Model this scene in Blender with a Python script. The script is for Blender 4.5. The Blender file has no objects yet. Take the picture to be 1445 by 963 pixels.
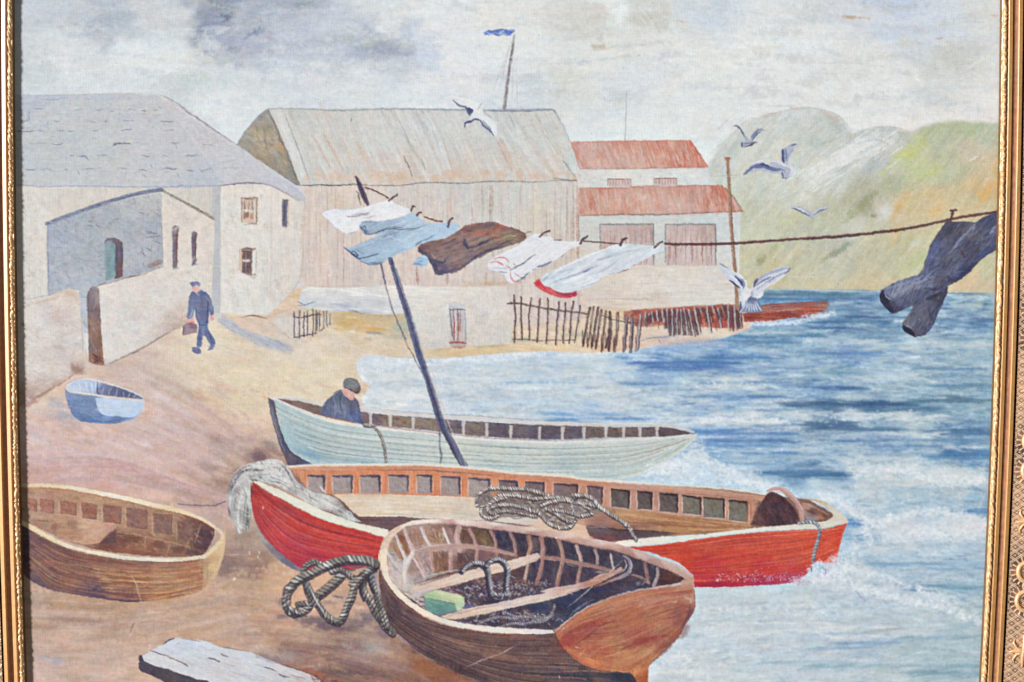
# An old oil painting of a harbour, seen close up in its gilt frame.
# The painting is a real, flat painted canvas: brush strokes are laid one after another (numpy) into a
# pigment buffer that becomes colour attributes and a fine relief on the canvas meshes.
import numpy as np, math
X0, Y0, X1, Y1 = -24, -64, 1468, 1034
CW, CH = X1 - X0, Y1 - Y0
C = np.full((CH, CW, 3), 214.0, np.float32)
HT = np.zeros((CH, CW), np.float32)
ID = np.zeros((CH, CW), np.int32)
rng = np.random.default_rng(11)
TAB = rng.random((256, 256)).astype(np.float32)
NODES = []          # (name, label, parent index or None)
CUR = [0]

def part(name, label=None):
    NODES.append((name, label, None)); CUR[0] = len(NODES) - 1; CUR.append(CUR[0]); return CUR[0]
PARTOF = [0]
def P(name, label=None):
    NODES.append((name, label, None)); CUR[0] = len(NODES) - 1; PARTOF[0] = CUR[0]; return CUR[0]
def S(name, label=None):
    NODES.append((name, label, PARTOF[0])); CUR[0] = len(NODES) - 1; return CUR[0]
def use(i):
    CUR[0] = i; PARTOF[0] = i if NODES[i][2] is None else NODES[i][2]

def Z(x0, y0, s):
    return lambda pts: [(x0 + p[0] / s, y0 + p[1] / s) for p in pts]

def vn(x, y, seed):
    x = x + seed * 17.13; y = y + seed * 7.77
    xi = np.floor(x); yi = np.floor(y); fx = x - xi; fy = y - yi
    fx = fx * fx * (3 - 2 * fx); fy = fy * fy * (3 - 2 * fy)
    xi = xi.astype(np.int64); yi = yi.astype(np.int64)
    a = TAB[yi & 255, xi & 255]; b = TAB[yi & 255, (xi + 1) & 255]
    c = TAB[(yi + 1) & 255, xi & 255]; d = TAB[(yi + 1) & 255, (xi + 1) & 255]
    return ((a * (1 - fx) + b * fx) * (1 - fy) + (c * (1 - fx) + d * fx) * fy) * 2 - 1
def an(x, y, sx, sy, ang=0.0, seed=1, octv=2):
    ca, sa = math.cos(ang), math.sin(ang)
    u = (x * ca + y * sa); v = (-x * sa + y * ca)
    r = 0; w = 1; t = 0
    for o in range(octv):
        r = r + w * vn(u / sx * 2 ** o, v / sy * 2 ** o, seed + o * 3.1); t += w; w *= .6
    return r / t * 1.5

def cr(pts, step=3.0, closed=False):
    p = np.array(pts, float); n = len(p)
    if n < 3 and not closed:
        L = math.hypot(*(p[-1] - p[0])); k = max(2, int(L / step) + 1)
        t = np.linspace(0, 1, k)[:, None]; return [tuple(q) for q in p[0] * (1 - t) + p[-1] * t]
    out = []
    m = n if closed else n - 1
    for i in range(m):
        p1 = p[i]; p2 = p[(i + 1) % n]
        p0 = p[i - 1] if (closed or i > 0) else 2 * p1 - p2
        p3 = p[(i + 2) % n] if (closed or i + 2 < n) else 2 * p2 - p1
        k = max(1, int(math.hypot(*(p2 - p1)) / step))
        for j in range(k):
            t = j / k
            q = .5 * ((2 * p1) + (-p0 + p2) * t + (2 * p0 - 5 * p1 + 4 * p2 - p3) * t * t + (-p0 + 3 * p1 - 3 * p2 + p3) * t ** 3)
            out.append((q[0], q[1]))
    if not closed: out.append(tuple(p[-1]))
    return out
def dens(pts, step=4.0, closed=True):
    out = []; n = len(pts)
    for i in range(n if closed else n - 1):
        a = pts[i]; b = pts[(i + 1) % n]; L = math.hypot(b[0] - a[0], b[1] - a[1]); k = max(1, int(L / step))
        for j in range(k): out.append((a[0] + (b[0] - a[0]) * j / k, a[1] + (b[1] - a[1]) * j / k))
    if not closed: out.append(pts[-1])
    return out
def wob(pts, amp=.6, sc=9.0, seed=3):
    p = np.array(pts, float)
    dx = vn(p[:, 0] / sc, p[:, 1] / sc, seed) * amp; dy = vn(p[:, 0] / sc, p[:, 1] / sc, seed + 40) * amp
    return [(a + b, c + d) for a, b, c, d in zip(p[:, 0], dx, p[:, 1], dy)]

def blur(M, r):
    r = int(r)
    if r < 1: return M
    for ax in (0, 1):
        for _ in range(2):
            pad = [(0, 0),(0,0)]; pad[ax] = (r + 1, r)
            c = np.cumsum(np.pad(M, pad, mode='edge'), axis=ax)
            n = M.shape[ax]
            if ax == 0: M = (c[2 * r + 1:2 * r + 1 + n] - c[:n]) / (2 * r + 1)
            else: M = (c[:, 2 * r + 1:2 * r + 1 + n] - c[:, :n]) / (2 * r + 1)
    return M

def pm(pts, soft=0, w=.5, close=False):
    """coverage mask of a polygon -> (ix0, iy0, M)"""
    if close: pts = cr(pts, closed=True)
    if w: pts = wob(dens(pts), w)
    p = np.array(pts, float) - (X0, Y0)
    pad = int(soft * 2) + 2
    bx0 = max(0, int(p[:, 0].min()) - pad); bx1 = min(CW, int(p[:, 0].max()) + pad + 1)
    by0 = max(0, int(p[:, 1].min()) - pad); by1 = min(CH, int(p[:, 1].max()) + pad + 1)
    if bx1 <= bx0 or by1 <= by0: return (0, 0, np.zeros((1, 1), np.float32))
    M = np.zeros((by1 - by0, bx1 - bx0), np.float32); wd = bx1 - bx0
    xs = np.arange(wd) + bx0
    a = p; b = np.roll(p, -1, 0); SR = 3
    for r in range(M.shape[0]):
        for s in range(SR):
            y = by0 + r + (s + .5) / SR
            m = ((a[:, 1] <= y) & (b[:, 1] > y)) | ((b[:, 1] <= y) & (a[:, 1] > y))
            if not m.any(): continue
            aa = a[m]; bb = b[m]
            xx = np.sort(aa[:, 0] + (y - aa[:, 1]) * (bb[:, 0] - aa[:, 0]) / (bb[:, 1] - aa[:, 1]))
            for k in range(0, len(xx) - 1, 2):
                l, h = xx[k] - bx0, xx[k + 1] - bx0
                i0 = max(0, int(l)); i1 = min(wd, int(h) + 1)
                if i1 > i0: M[r, i0:i1] += np.clip(np.minimum(h, xs[i0:i1] - bx0 + 1) - np.maximum(l, xs[i0:i1] - bx0), 0, 1) / SR
    M = np.clip(M, 0, 1)
    if soft: M = blur(M, soft)
    return (bx0, by0, M)

def lm(pts, w, rag=0.0):
    """mask of a brush line; w a width or a list of widths"""
    p = np.array(pts, float) - (X0, Y0); n = len(p)
    if np.isscalar(w): ws = np.full(n, float(w))
    else:
        ws = np.interp(np.linspace(0, 1, n), np.linspace(0, 1, len(w)), w)
    pad = ws.max() / 2 + 2
    bx0 = max(0, int(p[:, 0].min() - pad)); bx1 = min(CW, int(p[:, 0].max() + pad) + 2)
    by0 = max(0, int(p[:, 1].min() - pad)); by1 = min(CH, int(p[:, 1].max() + pad) + 2)
    if bx1 <= bx0 or by1 <= by0: return (0, 0, np.zeros((1, 1), np.float32))
    M = np.zeros((by1 - by0, bx1 - bx0), np.float32)
    for i in range(n - 1):
        a = p[i]; b = p[i + 1]; wa, wb = ws[i], ws[i + 1]; q = max(wa, wb) / 2 + 1.5
        x0 = max(bx0, int(min(a[0], b[0]) - q)); x1 = min(bx1, int(max(a[0], b[0]) + q) + 1)
        y0 = max(by0, int(min(a[1], b[1]) - q)); y1 = min(by1, int(max(a[1], b[1]) + q) + 1)
        if x1 <= x0 or y1 <= y0: continue
        X = np.arange(x0, x1)[None, :] + .5; Y = np.arange(y0, y1)[:, None] + .5
        d = b - a; L2 = d[0] ** 2 + d[1] ** 2 + 1e-9
        t = np.clip(((X - a[0]) * d[0] + (Y - a[1]) * d[1]) / L2, 0, 1)
        D = np.sqrt((X - a[0] - t * d[0]) ** 2 + (Y - a[1] - t * d[1]) ** 2)
        W_ = wa + (wb - wa) * t
        c = np.clip(W_ / 2 - D + .5, 0, 1) * np.minimum(1, W_)
        s = M[y0 - by0:y1 - by0, x0 - bx0:x1 - bx0]
        np.maximum(s, c, out=s)
    if rag:
        yy, xx = np.mgrid[by0:by1, bx0:bx1]
        M = M * np.clip(1 - rag * np.clip(vn(xx / 4.2, yy / 4.2, 5) * .7 + vn(xx / 1.3, yy / 1.3, 6) * .5 + .25, 0, 1) * 1.2, 0, 1)
    return (bx0, by0, M)

def field(ctrl, X, Y, warp=0, k=150.0, pw=2.0):
    if warp:
        X = X + vn(X / 40, Y / 22, 21) * warp + vn(X / 13, Y / 8, 22) * warp * .4
        Y = Y + vn(X / 40, Y / 22, 23) * warp * .6 + vn(X / 13, Y / 8, 24) * warp * .25
    num = 0; den = 0
    for (x, y, c) in ctrl:
        w = 1 / ((X - x) ** 2 + (Y - y) ** 2 * 1.6 + k) ** pw
        num = num + w[..., None] * np.array(c, np.float32); den = den + w
    return num / den[..., None]

def F(m, col, a=1.0, tex=5, ang=0.0, sx=14, sy=1.8, dry=0.0, warp=0, idd=True, h=.25, k=150.0, pw=2.0):
    x0, y0, M = m; H_, W_ = M.shape
    if H_ < 2 and W_ < 2: return m
    yy, xx = np.mgrid[y0:y0 + H_, x0:x0 + W_].astype(np.float32)
    X = xx + X0; Y = yy + Y0
    if isinstance(col, list): c = field(col, X, Y, warp, k, pw)
    else: c = np.broadcast_to(np.array(col, np.float32),(H_, W_, 3)).copy()
    sd = (len(col) if isinstance(col, list) else sum(col) % 37) + 1
    n = an(X, Y, sx, sy, ang, sd, 3)
    if tex:
        n2 = an(X, Y, sx * 2.5, sy * 4, ang, sd + 9, 2)
        c = c + (n * tex + n2 * tex * .7)[..., None]
        c = c + (an(X, Y, sx * 1.5, sy * 3, ang, sd + 19, 2) * tex * .5)[..., None] * np.array((1, 0, -1), np.float32)
    al = M * a
    if dry:
        d = an(X, Y, sx, sy, ang, sd + 5, 2) * .7 + vn(X / 1.6, Y / 1.6, 8) * .5
        al = al * np.clip(.5 + (1 - dry) + d, 0, 1)
    s = C[y0:y0 + H_, x0:x0 + W_]
    s += (c - s) * al[..., None]
    if h:
        t = HT[y0:y0 + H_, x0:x0 + W_]; t += (n * h - t) * al
    if idd:
        t = ID[y0:y0 + H_, x0:x0 + W_]; t[(M > .5)] = CUR[0]
    return m

def L(pts, w, col, a=1.0, rag=.3, sm=True, idd=False, tex=4, h=.35):
    if sm:
        out = []; seg = [pts[0]]
        for i in range(1, len(pts)):
            seg.append(pts[i])
            if i < len(pts) - 1:
                ax, ay = pts[i][0] - pts[i-1][0], pts[i][1] - pts[i-1][1]; bx, by = pts[i+1][0] - pts[i][0], pts[i+1][1] - pts[i][1]
                if (ax * bx + ay * by) < .45 * math.hypot(ax, ay) * math.hypot(bx, by): out += cr(seg); seg = [pts[i]]
        pts = out + cr(seg)
        pts = wob(pts, .5, 6.0, 7)
    if np.isscalar(w) and not idd: w = [w * .5, w * .95, w * 1.08, w, w * .5]
    return F(lm(pts, w, rag), col, a, tex, idd=idd, h=h, sx=5, sy=2)

def stroke1(x, y, x2, y2, w, col, a, clip=None, hv=0.3):
    q = w / 2 + 1
    bx0 = max(0, int(min(x, x2) - q)); bx1 = min(CW, int(max(x, x2) + q) + 2)
    by0 = max(0, int(min(y, y2) - q)); by1 = min(CH, int(max(y, y2) + q) + 2)
    if bx1 <= bx0 or by1 <= by0: return
    X = np.arange(bx0, bx1, dtype=np.float32)[None, :] + .5 - x; Y = np.arange(by0, by1, dtype=np.float32)[:, None] + .5 - y
    dx, dy = x2 - x, y2 - y; L2 = dx * dx + dy * dy + 1e-6
    t = (X * dx + Y * dy) / L2; tc = np.clip(t, 0, 1)
    D = np.sqrt((X - tc * dx) ** 2 + (Y - tc * dy) ** 2)
    ww = w * (1 - .75 * np.abs(2 * tc - 1) ** 3)
    m = np.clip(ww / 2 - D + .5, 0, 1) * a
    if clip is not None:
        cx, cy, M = clip
        sx0 = max(bx0, cx); sy0 = max(by0, cy); sx1 = min(bx1, cx + M.shape[1]); sy1 = min(by1, cy + M.shape[0])
        if sx1 <= sx0 or sy1 <= sy0: return
        m = m[sy0 - by0:sy1 - by0, sx0 - bx0:sx1 - bx0] * M[sy0 - cy:sy1 - cy, sx0 - cx:sx1 - cx]
        bx0, by0, bx1, by1 = sx0, sy0, sx1, sy1
    s = C[by0:by1, bx0:bx1]; s += (np.array(col, np.float32) - s) * m[..., None]
    t_ = HT[by0:by1, bx0:bx1]; t_ += (hv - t_) * m * .8

def HA(m, n, Ln, w, ang, cols, a=.5, jit=.25, cj=6, bend=None):
    """n brush strokes scattered inside mask m"""
    x0, y0, M = m
    ys, xs = np.nonzero(M > .35)
    if len(xs) == 0: return m
    idx = rng.integers(0, len(xs), n)
    for i in idx:
        x = xs[i] + x0 + rng.random(); y = ys[i] + y0 + rng.random()
        an_ = (ang(x + X0, y + Y0) if callable(ang) else ang) + rng.normal() * jit
        l = Ln * (.5 + rng.random()) / 2; wi = w * (.6 + .8 * rng.random())
        c = np.array(cols[rng.integers(0, len(cols))], float) + rng.normal(size=3) * cj * .4 + rng.normal() * cj
        dx = math.cos(an_) * l; dy = math.sin(an_) * l
        stroke1(x - dx, y - dy, x + dx, y + dy, wi, c, a * (.5 + .7 * rng.random()), m, rng.random() * .8 - .2)
    return m

def resamp(pts, n):
    p = np.array(pts, float); d = np.r_[0, np.cumsum(np.hypot(*(p[1:] - p[:-1]).T))]
    t = np.linspace(0, d[-1], n)
    return np.c_[np.interp(t, d, p[:, 0]), np.interp(t, d, p[:, 1])]
def ST(A, B, n, cols, w=1.6, a=.5, ln=.25, m=None, t0=0.0, t1=1.0, cj=6):
    """n strokes that run between curve A and curve B, following them"""
    K = 60; A = resamp(cr(A), K); B = resamp(cr(B), K)
    for _ in range(n):
        t = t0 + (t1 - t0) * rng.random(); s = rng.random() * 1.2 - .1; e = min(1, s + ln * (.4 + rng.random())); s = max(0, s)
        i0, i1 = int(s * (K - 1)), int(e * (K - 1))
        if i1 - i0 < 1: continue
        c = np.array(cols[rng.integers(0, len(cols))], float) + rng.normal(size=3) * cj * .4 + rng.normal() * cj
        q = A[i0:i1 + 1] * (1 - t) + B[i0:i1 + 1] * t
        wi = w * (.6 + .8 * rng.random()); al = a * (.5 + .7 * rng.random()); hv = rng.random() * .8 - .2
        for k in range(0, len(q) - 1, 1):
            stroke1(q[k][0] - X0, q[k][1] - Y0, q[k + 1][0] - X0, q[k + 1][1] - Y0, wi * 1.15, c, al, m, hv)
def line_at(A, B, t, w, col, a=.7, s0=0, s1=1, m=None, rag=.4):
    K = 50; A = resamp(cr(A), K); B = resamp(cr(B), K); q = A * (1 - t) + B * t
    q = q[int(s0 * (K - 1)):int(s1 * (K - 1)) + 1]
    mm = lm([tuple(v) for v in q], w, rag)
    F(mm, col, a, 5, idd=False, sx=6, sy=2)

def blob(x, y, rx, ry, ang, col, a=.7, rag=.6, idd=False, sc=9):
    R = max(rx, ry) * 1.8
    bx0 = max(0, int(x - X0 - R)); bx1 = min(CW, int(x - X0 + R) + 1); by0 = max(0, int(y - Y0 - R)); by1 = min(CH, int(y - Y0 + R) + 1)
    if bx1 <= bx0 or by1 <= by0: return
    yy, xx = np.mgrid[by0:by1, bx0:bx1].astype(np.float32); X = xx + X0 - x; Y = yy + Y0 - y
    ca, sa = math.cos(ang), math.sin(ang)
    u = (X * ca + Y * sa) / rx; v = (-X * sa + Y * ca) / ry
    d = np.sqrt(u * u + v * v) + rag * (.5 * vn(xx / sc, yy / sc, 31) + .35 * vn(xx / sc * 2.7, yy / sc * 2.7, 32) + .2 * vn(xx / 1.7, yy / 1.7, 33))
    M = np.clip(1.25 - d, 0, 1); M = M * M * (3 - 2 * M)
    F((bx0, by0, M), col, a, 4, ang, idd=idd)

def rope(pts, w, dark=(88, 80, 76), light=(205, 200, 190), mid=(140, 130, 120), step=None, flip=1, sm=True, a=.9, la=.72):
    q = cr(pts, 1.0) if sm else dens(pts, 1.0, False)
    q = np.array(q); F(lm(q, w), mid, a, 8, sx=4, sy=2)
    n = len(q)
    # darker edge
    tang = np.gradient(q, axis=0); tang /= np.maximum(1e-6, np.hypot(tang[:, 0], tang[:, 1]))[:, None]
    nor = np.c_[-tang[:, 1], tang[:, 0]]
    sgn = np.where(nor[:, 1] > 0, 1, -1)[:, None]
    F(lm(q + nor * sgn * w * .36, max(1.2, w * .28)), dark, .75, 6, idd=False)
    step = step or w * .62; acc = 0; last = 0
    d = np.r_[0, np.cumsum(np.hypot(*(q[1:] - q[:-1]).T))]
    t = 0.0
    while t < d[-1]:
        i = min(n - 1, int(np.searchsorted(d, t)))
        c = q[i]; T = tang[i]; N = nor[i]
        for off, col, al, ww in ((0, light, la, .34),(.5, dark, .55, .2)):
            cc = c + T * step * off
            a0 = cc - N * w * .42 - T * w * .3 * flip; b0 = cc + N * w * .42 + T * w * .3 * flip
            sh = (rng.normal() * 12 if off else rng.normal() * 26 - 8 + 26 * vn(np.array([t / 9.0]), np.array([w * 3.0]), 44)[0])
            stroke1(a0[0] - X0, a0[1] - Y0, b0[0] - X0, b0[1] - Y0, max(1.0, w * ww), np.array(col) + sh, al * (.55 + .6 * rng.random()), None, .6 if not off else -.3)
        t += step * (.9 + .2 * rng.random())
A_ = Z(280, 0, 3.853)
Z1 = Z(0, 0, 3.853); Z3 = Z(560, 0, 3.853); Z4 = Z(860, 0, 3.853); Z5 = Z(1145, 0, 3.853); Z6 = Z(0, 230, 3.853); Z7 = Z(240, 230, 3.853); Z8 = Z(440, 230, 3.853)
Y1_ = Z(680, 230, 3.853); Y2 = Z(900, 230, 3.853); Y3 = Z(1145, 230, 3.853); Y4 = Z(0, 450, 3.853); Y5 = Z(260, 450, 3.853); Y6 = Z(500, 450, 3.853); Y7 = Z(780, 450, 3.853); Y8 = Z(1145, 450, 3.853)
X1_ = Z(0, 660, 3.177); X2 = Z(280, 640, 3.853); X3 = Z(500, 640, 3.853); X4 = Z(720, 640, 3.853); X5 = Z(940, 640, 3.853); X6 = Z(1145, 700, 3.66); X7 = Z(160, 760, 4.25); X8 = Z(500, 760, 4.25)
D1 = Z(530, 730, 5.667); D2 = Z(740, 730, 5.664); D3 = Z(740, 820, 5.558); D4 = Z(390, 775, 7.706); D5 = Z(660, 680, 5.78); D6 = Z(1000, 160, 9.63); D7 = Z(1010, 365, 8.5); D8 = Z(620, 120, 12.04)
E1 = Z(440, 240, 6.02); E2 = Z(570, 300, 7.605); E3 = Z(680, 310, 5.352); E4 = Z(1220, 280, 4.815); E5 = Z(400, 400, 7.225); E6 = Z(700, 400, 7.225); E7 = Z(880, 400, 7.225); E8 = Z(250, 380, 7.41)

# ---------------------------------------------------------------- sky
SKY = P('painted_sky', 'painted pale grey cloudy sky across the top of the canvas')
sk = [(30,20,(194,200,208)),(100,20,(192,197,204)),(150,30,(176,184,196)),(230,10,(200,203,206)),(40,80,(198,204,208)),(100,60,(207,212,215)),(200,80,(215,220,222)),(250,95,(219,221,221)),(130,110,(211,215,217)),(250,118,(201,207,209)),(330,118,(206,212,213)),(300,12,(152,159,176)),(318,24,(142,150,172)),(345,25,(168,175,190)),(350,50,(172,178,194)),(420,50,(187,193,208)),(430,15,(190,196,208)),(480,35,(198,204,214)),(500,60,(180,187,201)),(545,60,(164,172,190)),(600,70,(198,205,217)),(540,12,(214,218,219)),(425,3,(160,168,180)),(420,100,(207,211,216)),(500,120,(214,218,220)),(620,20,(217,219,219)),(700,20,(218,218,214)),(650,90,(217,219,220)),(760,80,(215,217,214)),(750,115,(204,209,215)),(800,110,(207,210,204)),(830,30,(202,201,194)),(875,15,(224,227,228)),(908,18,(200,200,194)),(930,8,(203,203,197)),(965,12,(201,208,214)),(1010,10,(200,207,216)),(950,70,(218,219,215)),(1050,70,(220,222,219)),(1080,10,(214,217,217)),(1120,15,(208,211,211)),(1170,8,(201,205,212)),(1270,10,(190,201,219)),(1330,30,(202,209,217)),(1310,40,(196,204,218)),(1345,82,(200,201,198)),(1380,110,(212,213,209)),(1400,20,(207,209,208)),(1200,90,(214,215,213)),(1150,60,(218,220,219)),(880,130,(207,212,216)),(1000,140,(216,219,218)),(980,100,(219,220,216)),(1250,150,(221,221,218)),(1390,150,(220,218,212)),(320,150,(216,220,221)),(900,180,(216,220,218)),(560,30,(214,217,219)),(600,130,(214,218,221)),(850,90,(214,215,210)),(0,-60,(190,196,206)),(500,-60,(180,186,198)),(900,-60,(205,207,206)),(1400,-60,(200,205,212))]
sk = [(x, y, tuple(v + (8 if x > 560 else 2) for v in c)) for x, y, c in sk]
F(pm([(X0, Y0),(X1, Y0),(X1, 430),(X0, 430)], w=0), sk, 1, 3, 0, 30, 4, warp=22, k=260, pw=2.2)
CUR[0] = SKY
def cloud(x, y, rx, ry, c, a=.6, ang=0, rag=1.15): blob(x, y, rx, ry, ang, (c[0] + 1, c[1] + 3, c[2] - 5), a, rag)
cloud(308,8,22,12,(128,135,155),.75,.3); cloud(316,22,12,7,(120,130,158),.7,.5); cloud(282,18,14,4,(150,155,168),.5)
cloud(428,6,14,5,(148,156,170),.6); cloud(362,42,18,6,(138,148,176),.75,-.45); cloud(350,50,10,4,(120,134,172),.5,-.7); cloud(332,68,14,6,(158,165,184),.6,-.3)
cloud(430,62,40,10,(172,180,198),.45); cloud(545,58,20,7,(150,158,178),.65,-.15); cloud(522,64,30,6,(160,167,184),.5); cloud(482,52,20,7,(168,175,190),.5,.2); cloud(573,56,16,20,(185,196,216),.6)
cloud(400,30,50,14,(180,187,204),.35); cloud(560,85,40,8,(196,204,219),.5); cloud(150,24,26,9,(168,176,190),.5); cloud(60,30,14,5,(176,186,202),.5); cloud(170,48,50,8,(196,204,216),.4); cloud(240,52,30,7,(198,206,219),.4)
cloud(110,40,40,7,(219,222,223),.45,-.1); cloud(220,85,60,9,(222,224,225),.5,-.15); cloud(268,104,30,8,(190,198,200),.5); cloud(280,118,26,8,(196,205,204),.45); cloud(290,62,20,14,(219,221,221),.5); cloud(295,85,12,8,(224,226,226),.5)
cloud(843,66,18,3.5,(192,176,155),.65); cloud(961,30,8,3,(200,180,158),.6); cloud(922,28,36,12,(198,197,188),.55,.1); cloud(838,36,24,20,(200,199,191),.4); cloud(872,14,12,26,(226,229,231),.6,.2)
cloud(1208,25,22,2.6,(190,170,140),.65,.06); cloud(1200,23,8,2,(180,160,130),.4); cloud(1325,54,11,1.5,(180,160,135),.6,-.1); cloud(1405,22,9,1.5,(200,178,150),.6); cloud(1270,9,36,3,(176,192,222),.55); cloud(1322,42,22,8,(198,207,222),.5,-.1); cloud(1370,31,16,1.6,(188,200,220),.5)
cloud(1350,84,34,22,(196,197,194),.5); cloud(1290,60,26,14,(204,206,206),.4); cloud(1140,20,16,20,(200,206,212),.4); cloud(1160,8,30,5,(196,202,212),.4); cloud(1020,8,26,14,(196,204,216),.5); cloud(1000,22,16,8,(205,212,222),.4)
cloud(752,112,22,12,(198,204,214),.5); cloud(795,108,18,14,(205,206,196),.4); cloud(880,134,24,10,(200,207,213),.5); cloud(930,60,26,4,(204,200,194),.4); cloud(888,83,10,7,(206,203,196),.4); cloud(1380,88,26,3,(222,222,220),.5,-.5); cloud(1105,149,22,1.6,(196,206,218),.6)
cloud(1285,184,40,3,(226,214,208),.5,.12); cloud(1395,166,20,3,(226,210,202),.5)
for _ in range(170):
    x, y = 40 + rng.random() * 1360, rng.random() * 150; l_ = rng.random() < .5
    blob(x, y, 14 + rng.random() * 40, 2 + rng.random() * 6, rng.normal() * .15, (224,227,228) if l_ else ((190,196,204) if rng.random() < .6 else (200,199,192)), .16 + .22 * rng.random(), 1.2)
full = pm([(X0, Y0),(X1, Y0),(X1, 300),(X0, 300)], w=0)
for (x, y, rx, ry, n, cs, al) in [(700,60,180,60,260,[(222,223,222),(208,210,210)],.25),(1080,80,180,70,300,[(224,225,223),(210,212,210)],.25),(1300,90,120,80,220,[(219,220,219),(204,206,206)],.25),(180,80,160,50,240,[(216,220,222),(196,201,208)],.25),(450,60,150,60,320,[(178,185,200),(212,216,220)],.3),(520,125,200,24,160,[(222,224,226),(210,214,218)],.25)]:
    m = pm([(x-rx,y-ry),(x+rx,y-ry),(x+rx,y+ry),(x-rx,y+ry)], w=0, soft=8)
    HA(m, n, 18, 5, -.06, cs, al * .55, .3, 3)
for pts in [[(900,8),(922,34)],[(762,70),(778,84)],[(902,22),(914,36)],[(815,112),(830,100),(845,98)]]: L(pts, 1.1, (232,233,231), .6)

# ---------------------------------------------------------------- hills
HILL = P('painted_hillside', 'painted green and ochre hillside fading into mist on the right')
hp = cr([(988,262),(997,240),(1006,222),(1022,200),(1040,180),(1050,172),(1066,168),(1084,160),(1108,156),(1140,152),(1165,157),(1186,166),(1202,186)]) + cr([(1203,190),(1222,183),(1245,180),(1258,180),(1284,187),(1300,180),(1325,173),(1350,171),(1395,173),(1468,175)]) + [(1468,416),(1043,410),(1043,300),(1000,300)]
hc = [(1010,225,(200,203,197)),(1030,215,(196,202,196)),(1060,180,(205,206,202)),(1100,170,(206,209,207)),(1140,165,(200,204,203)),(1170,175,(190,196,196)),(1195,185,(196,200,200)),(1150,195,(190,198,190)),(1090,200,(206,209,200)),(1170,210,(208,211,207)),(1200,225,(218,220,219)),(1160,240,(216,218,214)),(1225,200,(196,200,200)),(1255,190,(192,196,196)),(1250,215,(200,203,202)),(1235,232,(188,194,192)),(1285,195,(186,190,178)),(1290,200,(188,196,160)),(1310,190,(182,192,150)),(1330,180,(180,190,152)),(1370,175,(176,188,148)),(1400,180,(180,190,160)),(1280,215,(192,202,140)),(1340,205,(182,190,155)),(1370,215,(198,190,162)),(1350,235,(186,190,152)),(1300,240,(192,202,146)),(1395,240,(206,190,150)),(1390,265,(212,182,124)),(1375,290,(204,188,140)),(1270,290,(208,188,138)),(1260,260,(180,186,152)),(1225,260,(178,182,158)),(1250,295,(206,206,190)),(1220,290,(172,172,140)),(1200,320,(192,194,166)),(1170,300,(178,184,140)),(1130,270,(202,208,186)),(1150,250,(206,211,200)),(1090,260,(198,204,190)),(1060,250,(198,204,188)),(1060,300,(190,197,164)),(1090,320,(192,198,158)),(1075,370,(186,186,136)),(1060,400,(192,188,138)),(1120,360,(188,188,146)),(1170,370,(186,190,152)),(1180,350,(170,174,150)),(1220,400,(200,190,148)),(1150,400,(196,190,144)),(1240,350,(192,192,156)),(1280,330,(200,196,152)),(1300,310,(206,192,146)),(1320,295,(214,192,140)),(1290,370,(190,194,150)),(1360,400,(206,190,150)),(1395,380,(188,190,150)),(1395,400,(200,190,156)),(1110,230,(204,208,200)),(1440,250,(205,190,150)),(1440,380,(190,190,150))]
def mute(L_, q, to=None): return [(x, y, tuple(v + (((sum(c) / 3) if to is None else to[i]) - v) * q for i, v in enumerate(c))) for x, y, c in L_]
hc = [(x, y, tuple(v + (w - v) * (.36 if x < 1210 else .1) for v, w in zip(c, (212,214,206)))) for x, y, c in hc]
HM = F(pm(hp, soft=2), hc, 1, 6, -.9, 18, 3, warp=10, k=160)
HA(HM, 700, 18, 4.5, -.95, [(186,192,158),(200,196,150),(176,182,140),(204,208,186)], .12, .25, 4)
CUR[0] = HILL
def hb(x, y, rx, ry, ang, c, a=.6, rag=1.0): blob(x, y, rx, ry, ang, tuple(v + (w - v) * .05 for v, w in zip(c, (196,198,184))), min(.9, a * 1.15), rag)
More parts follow.
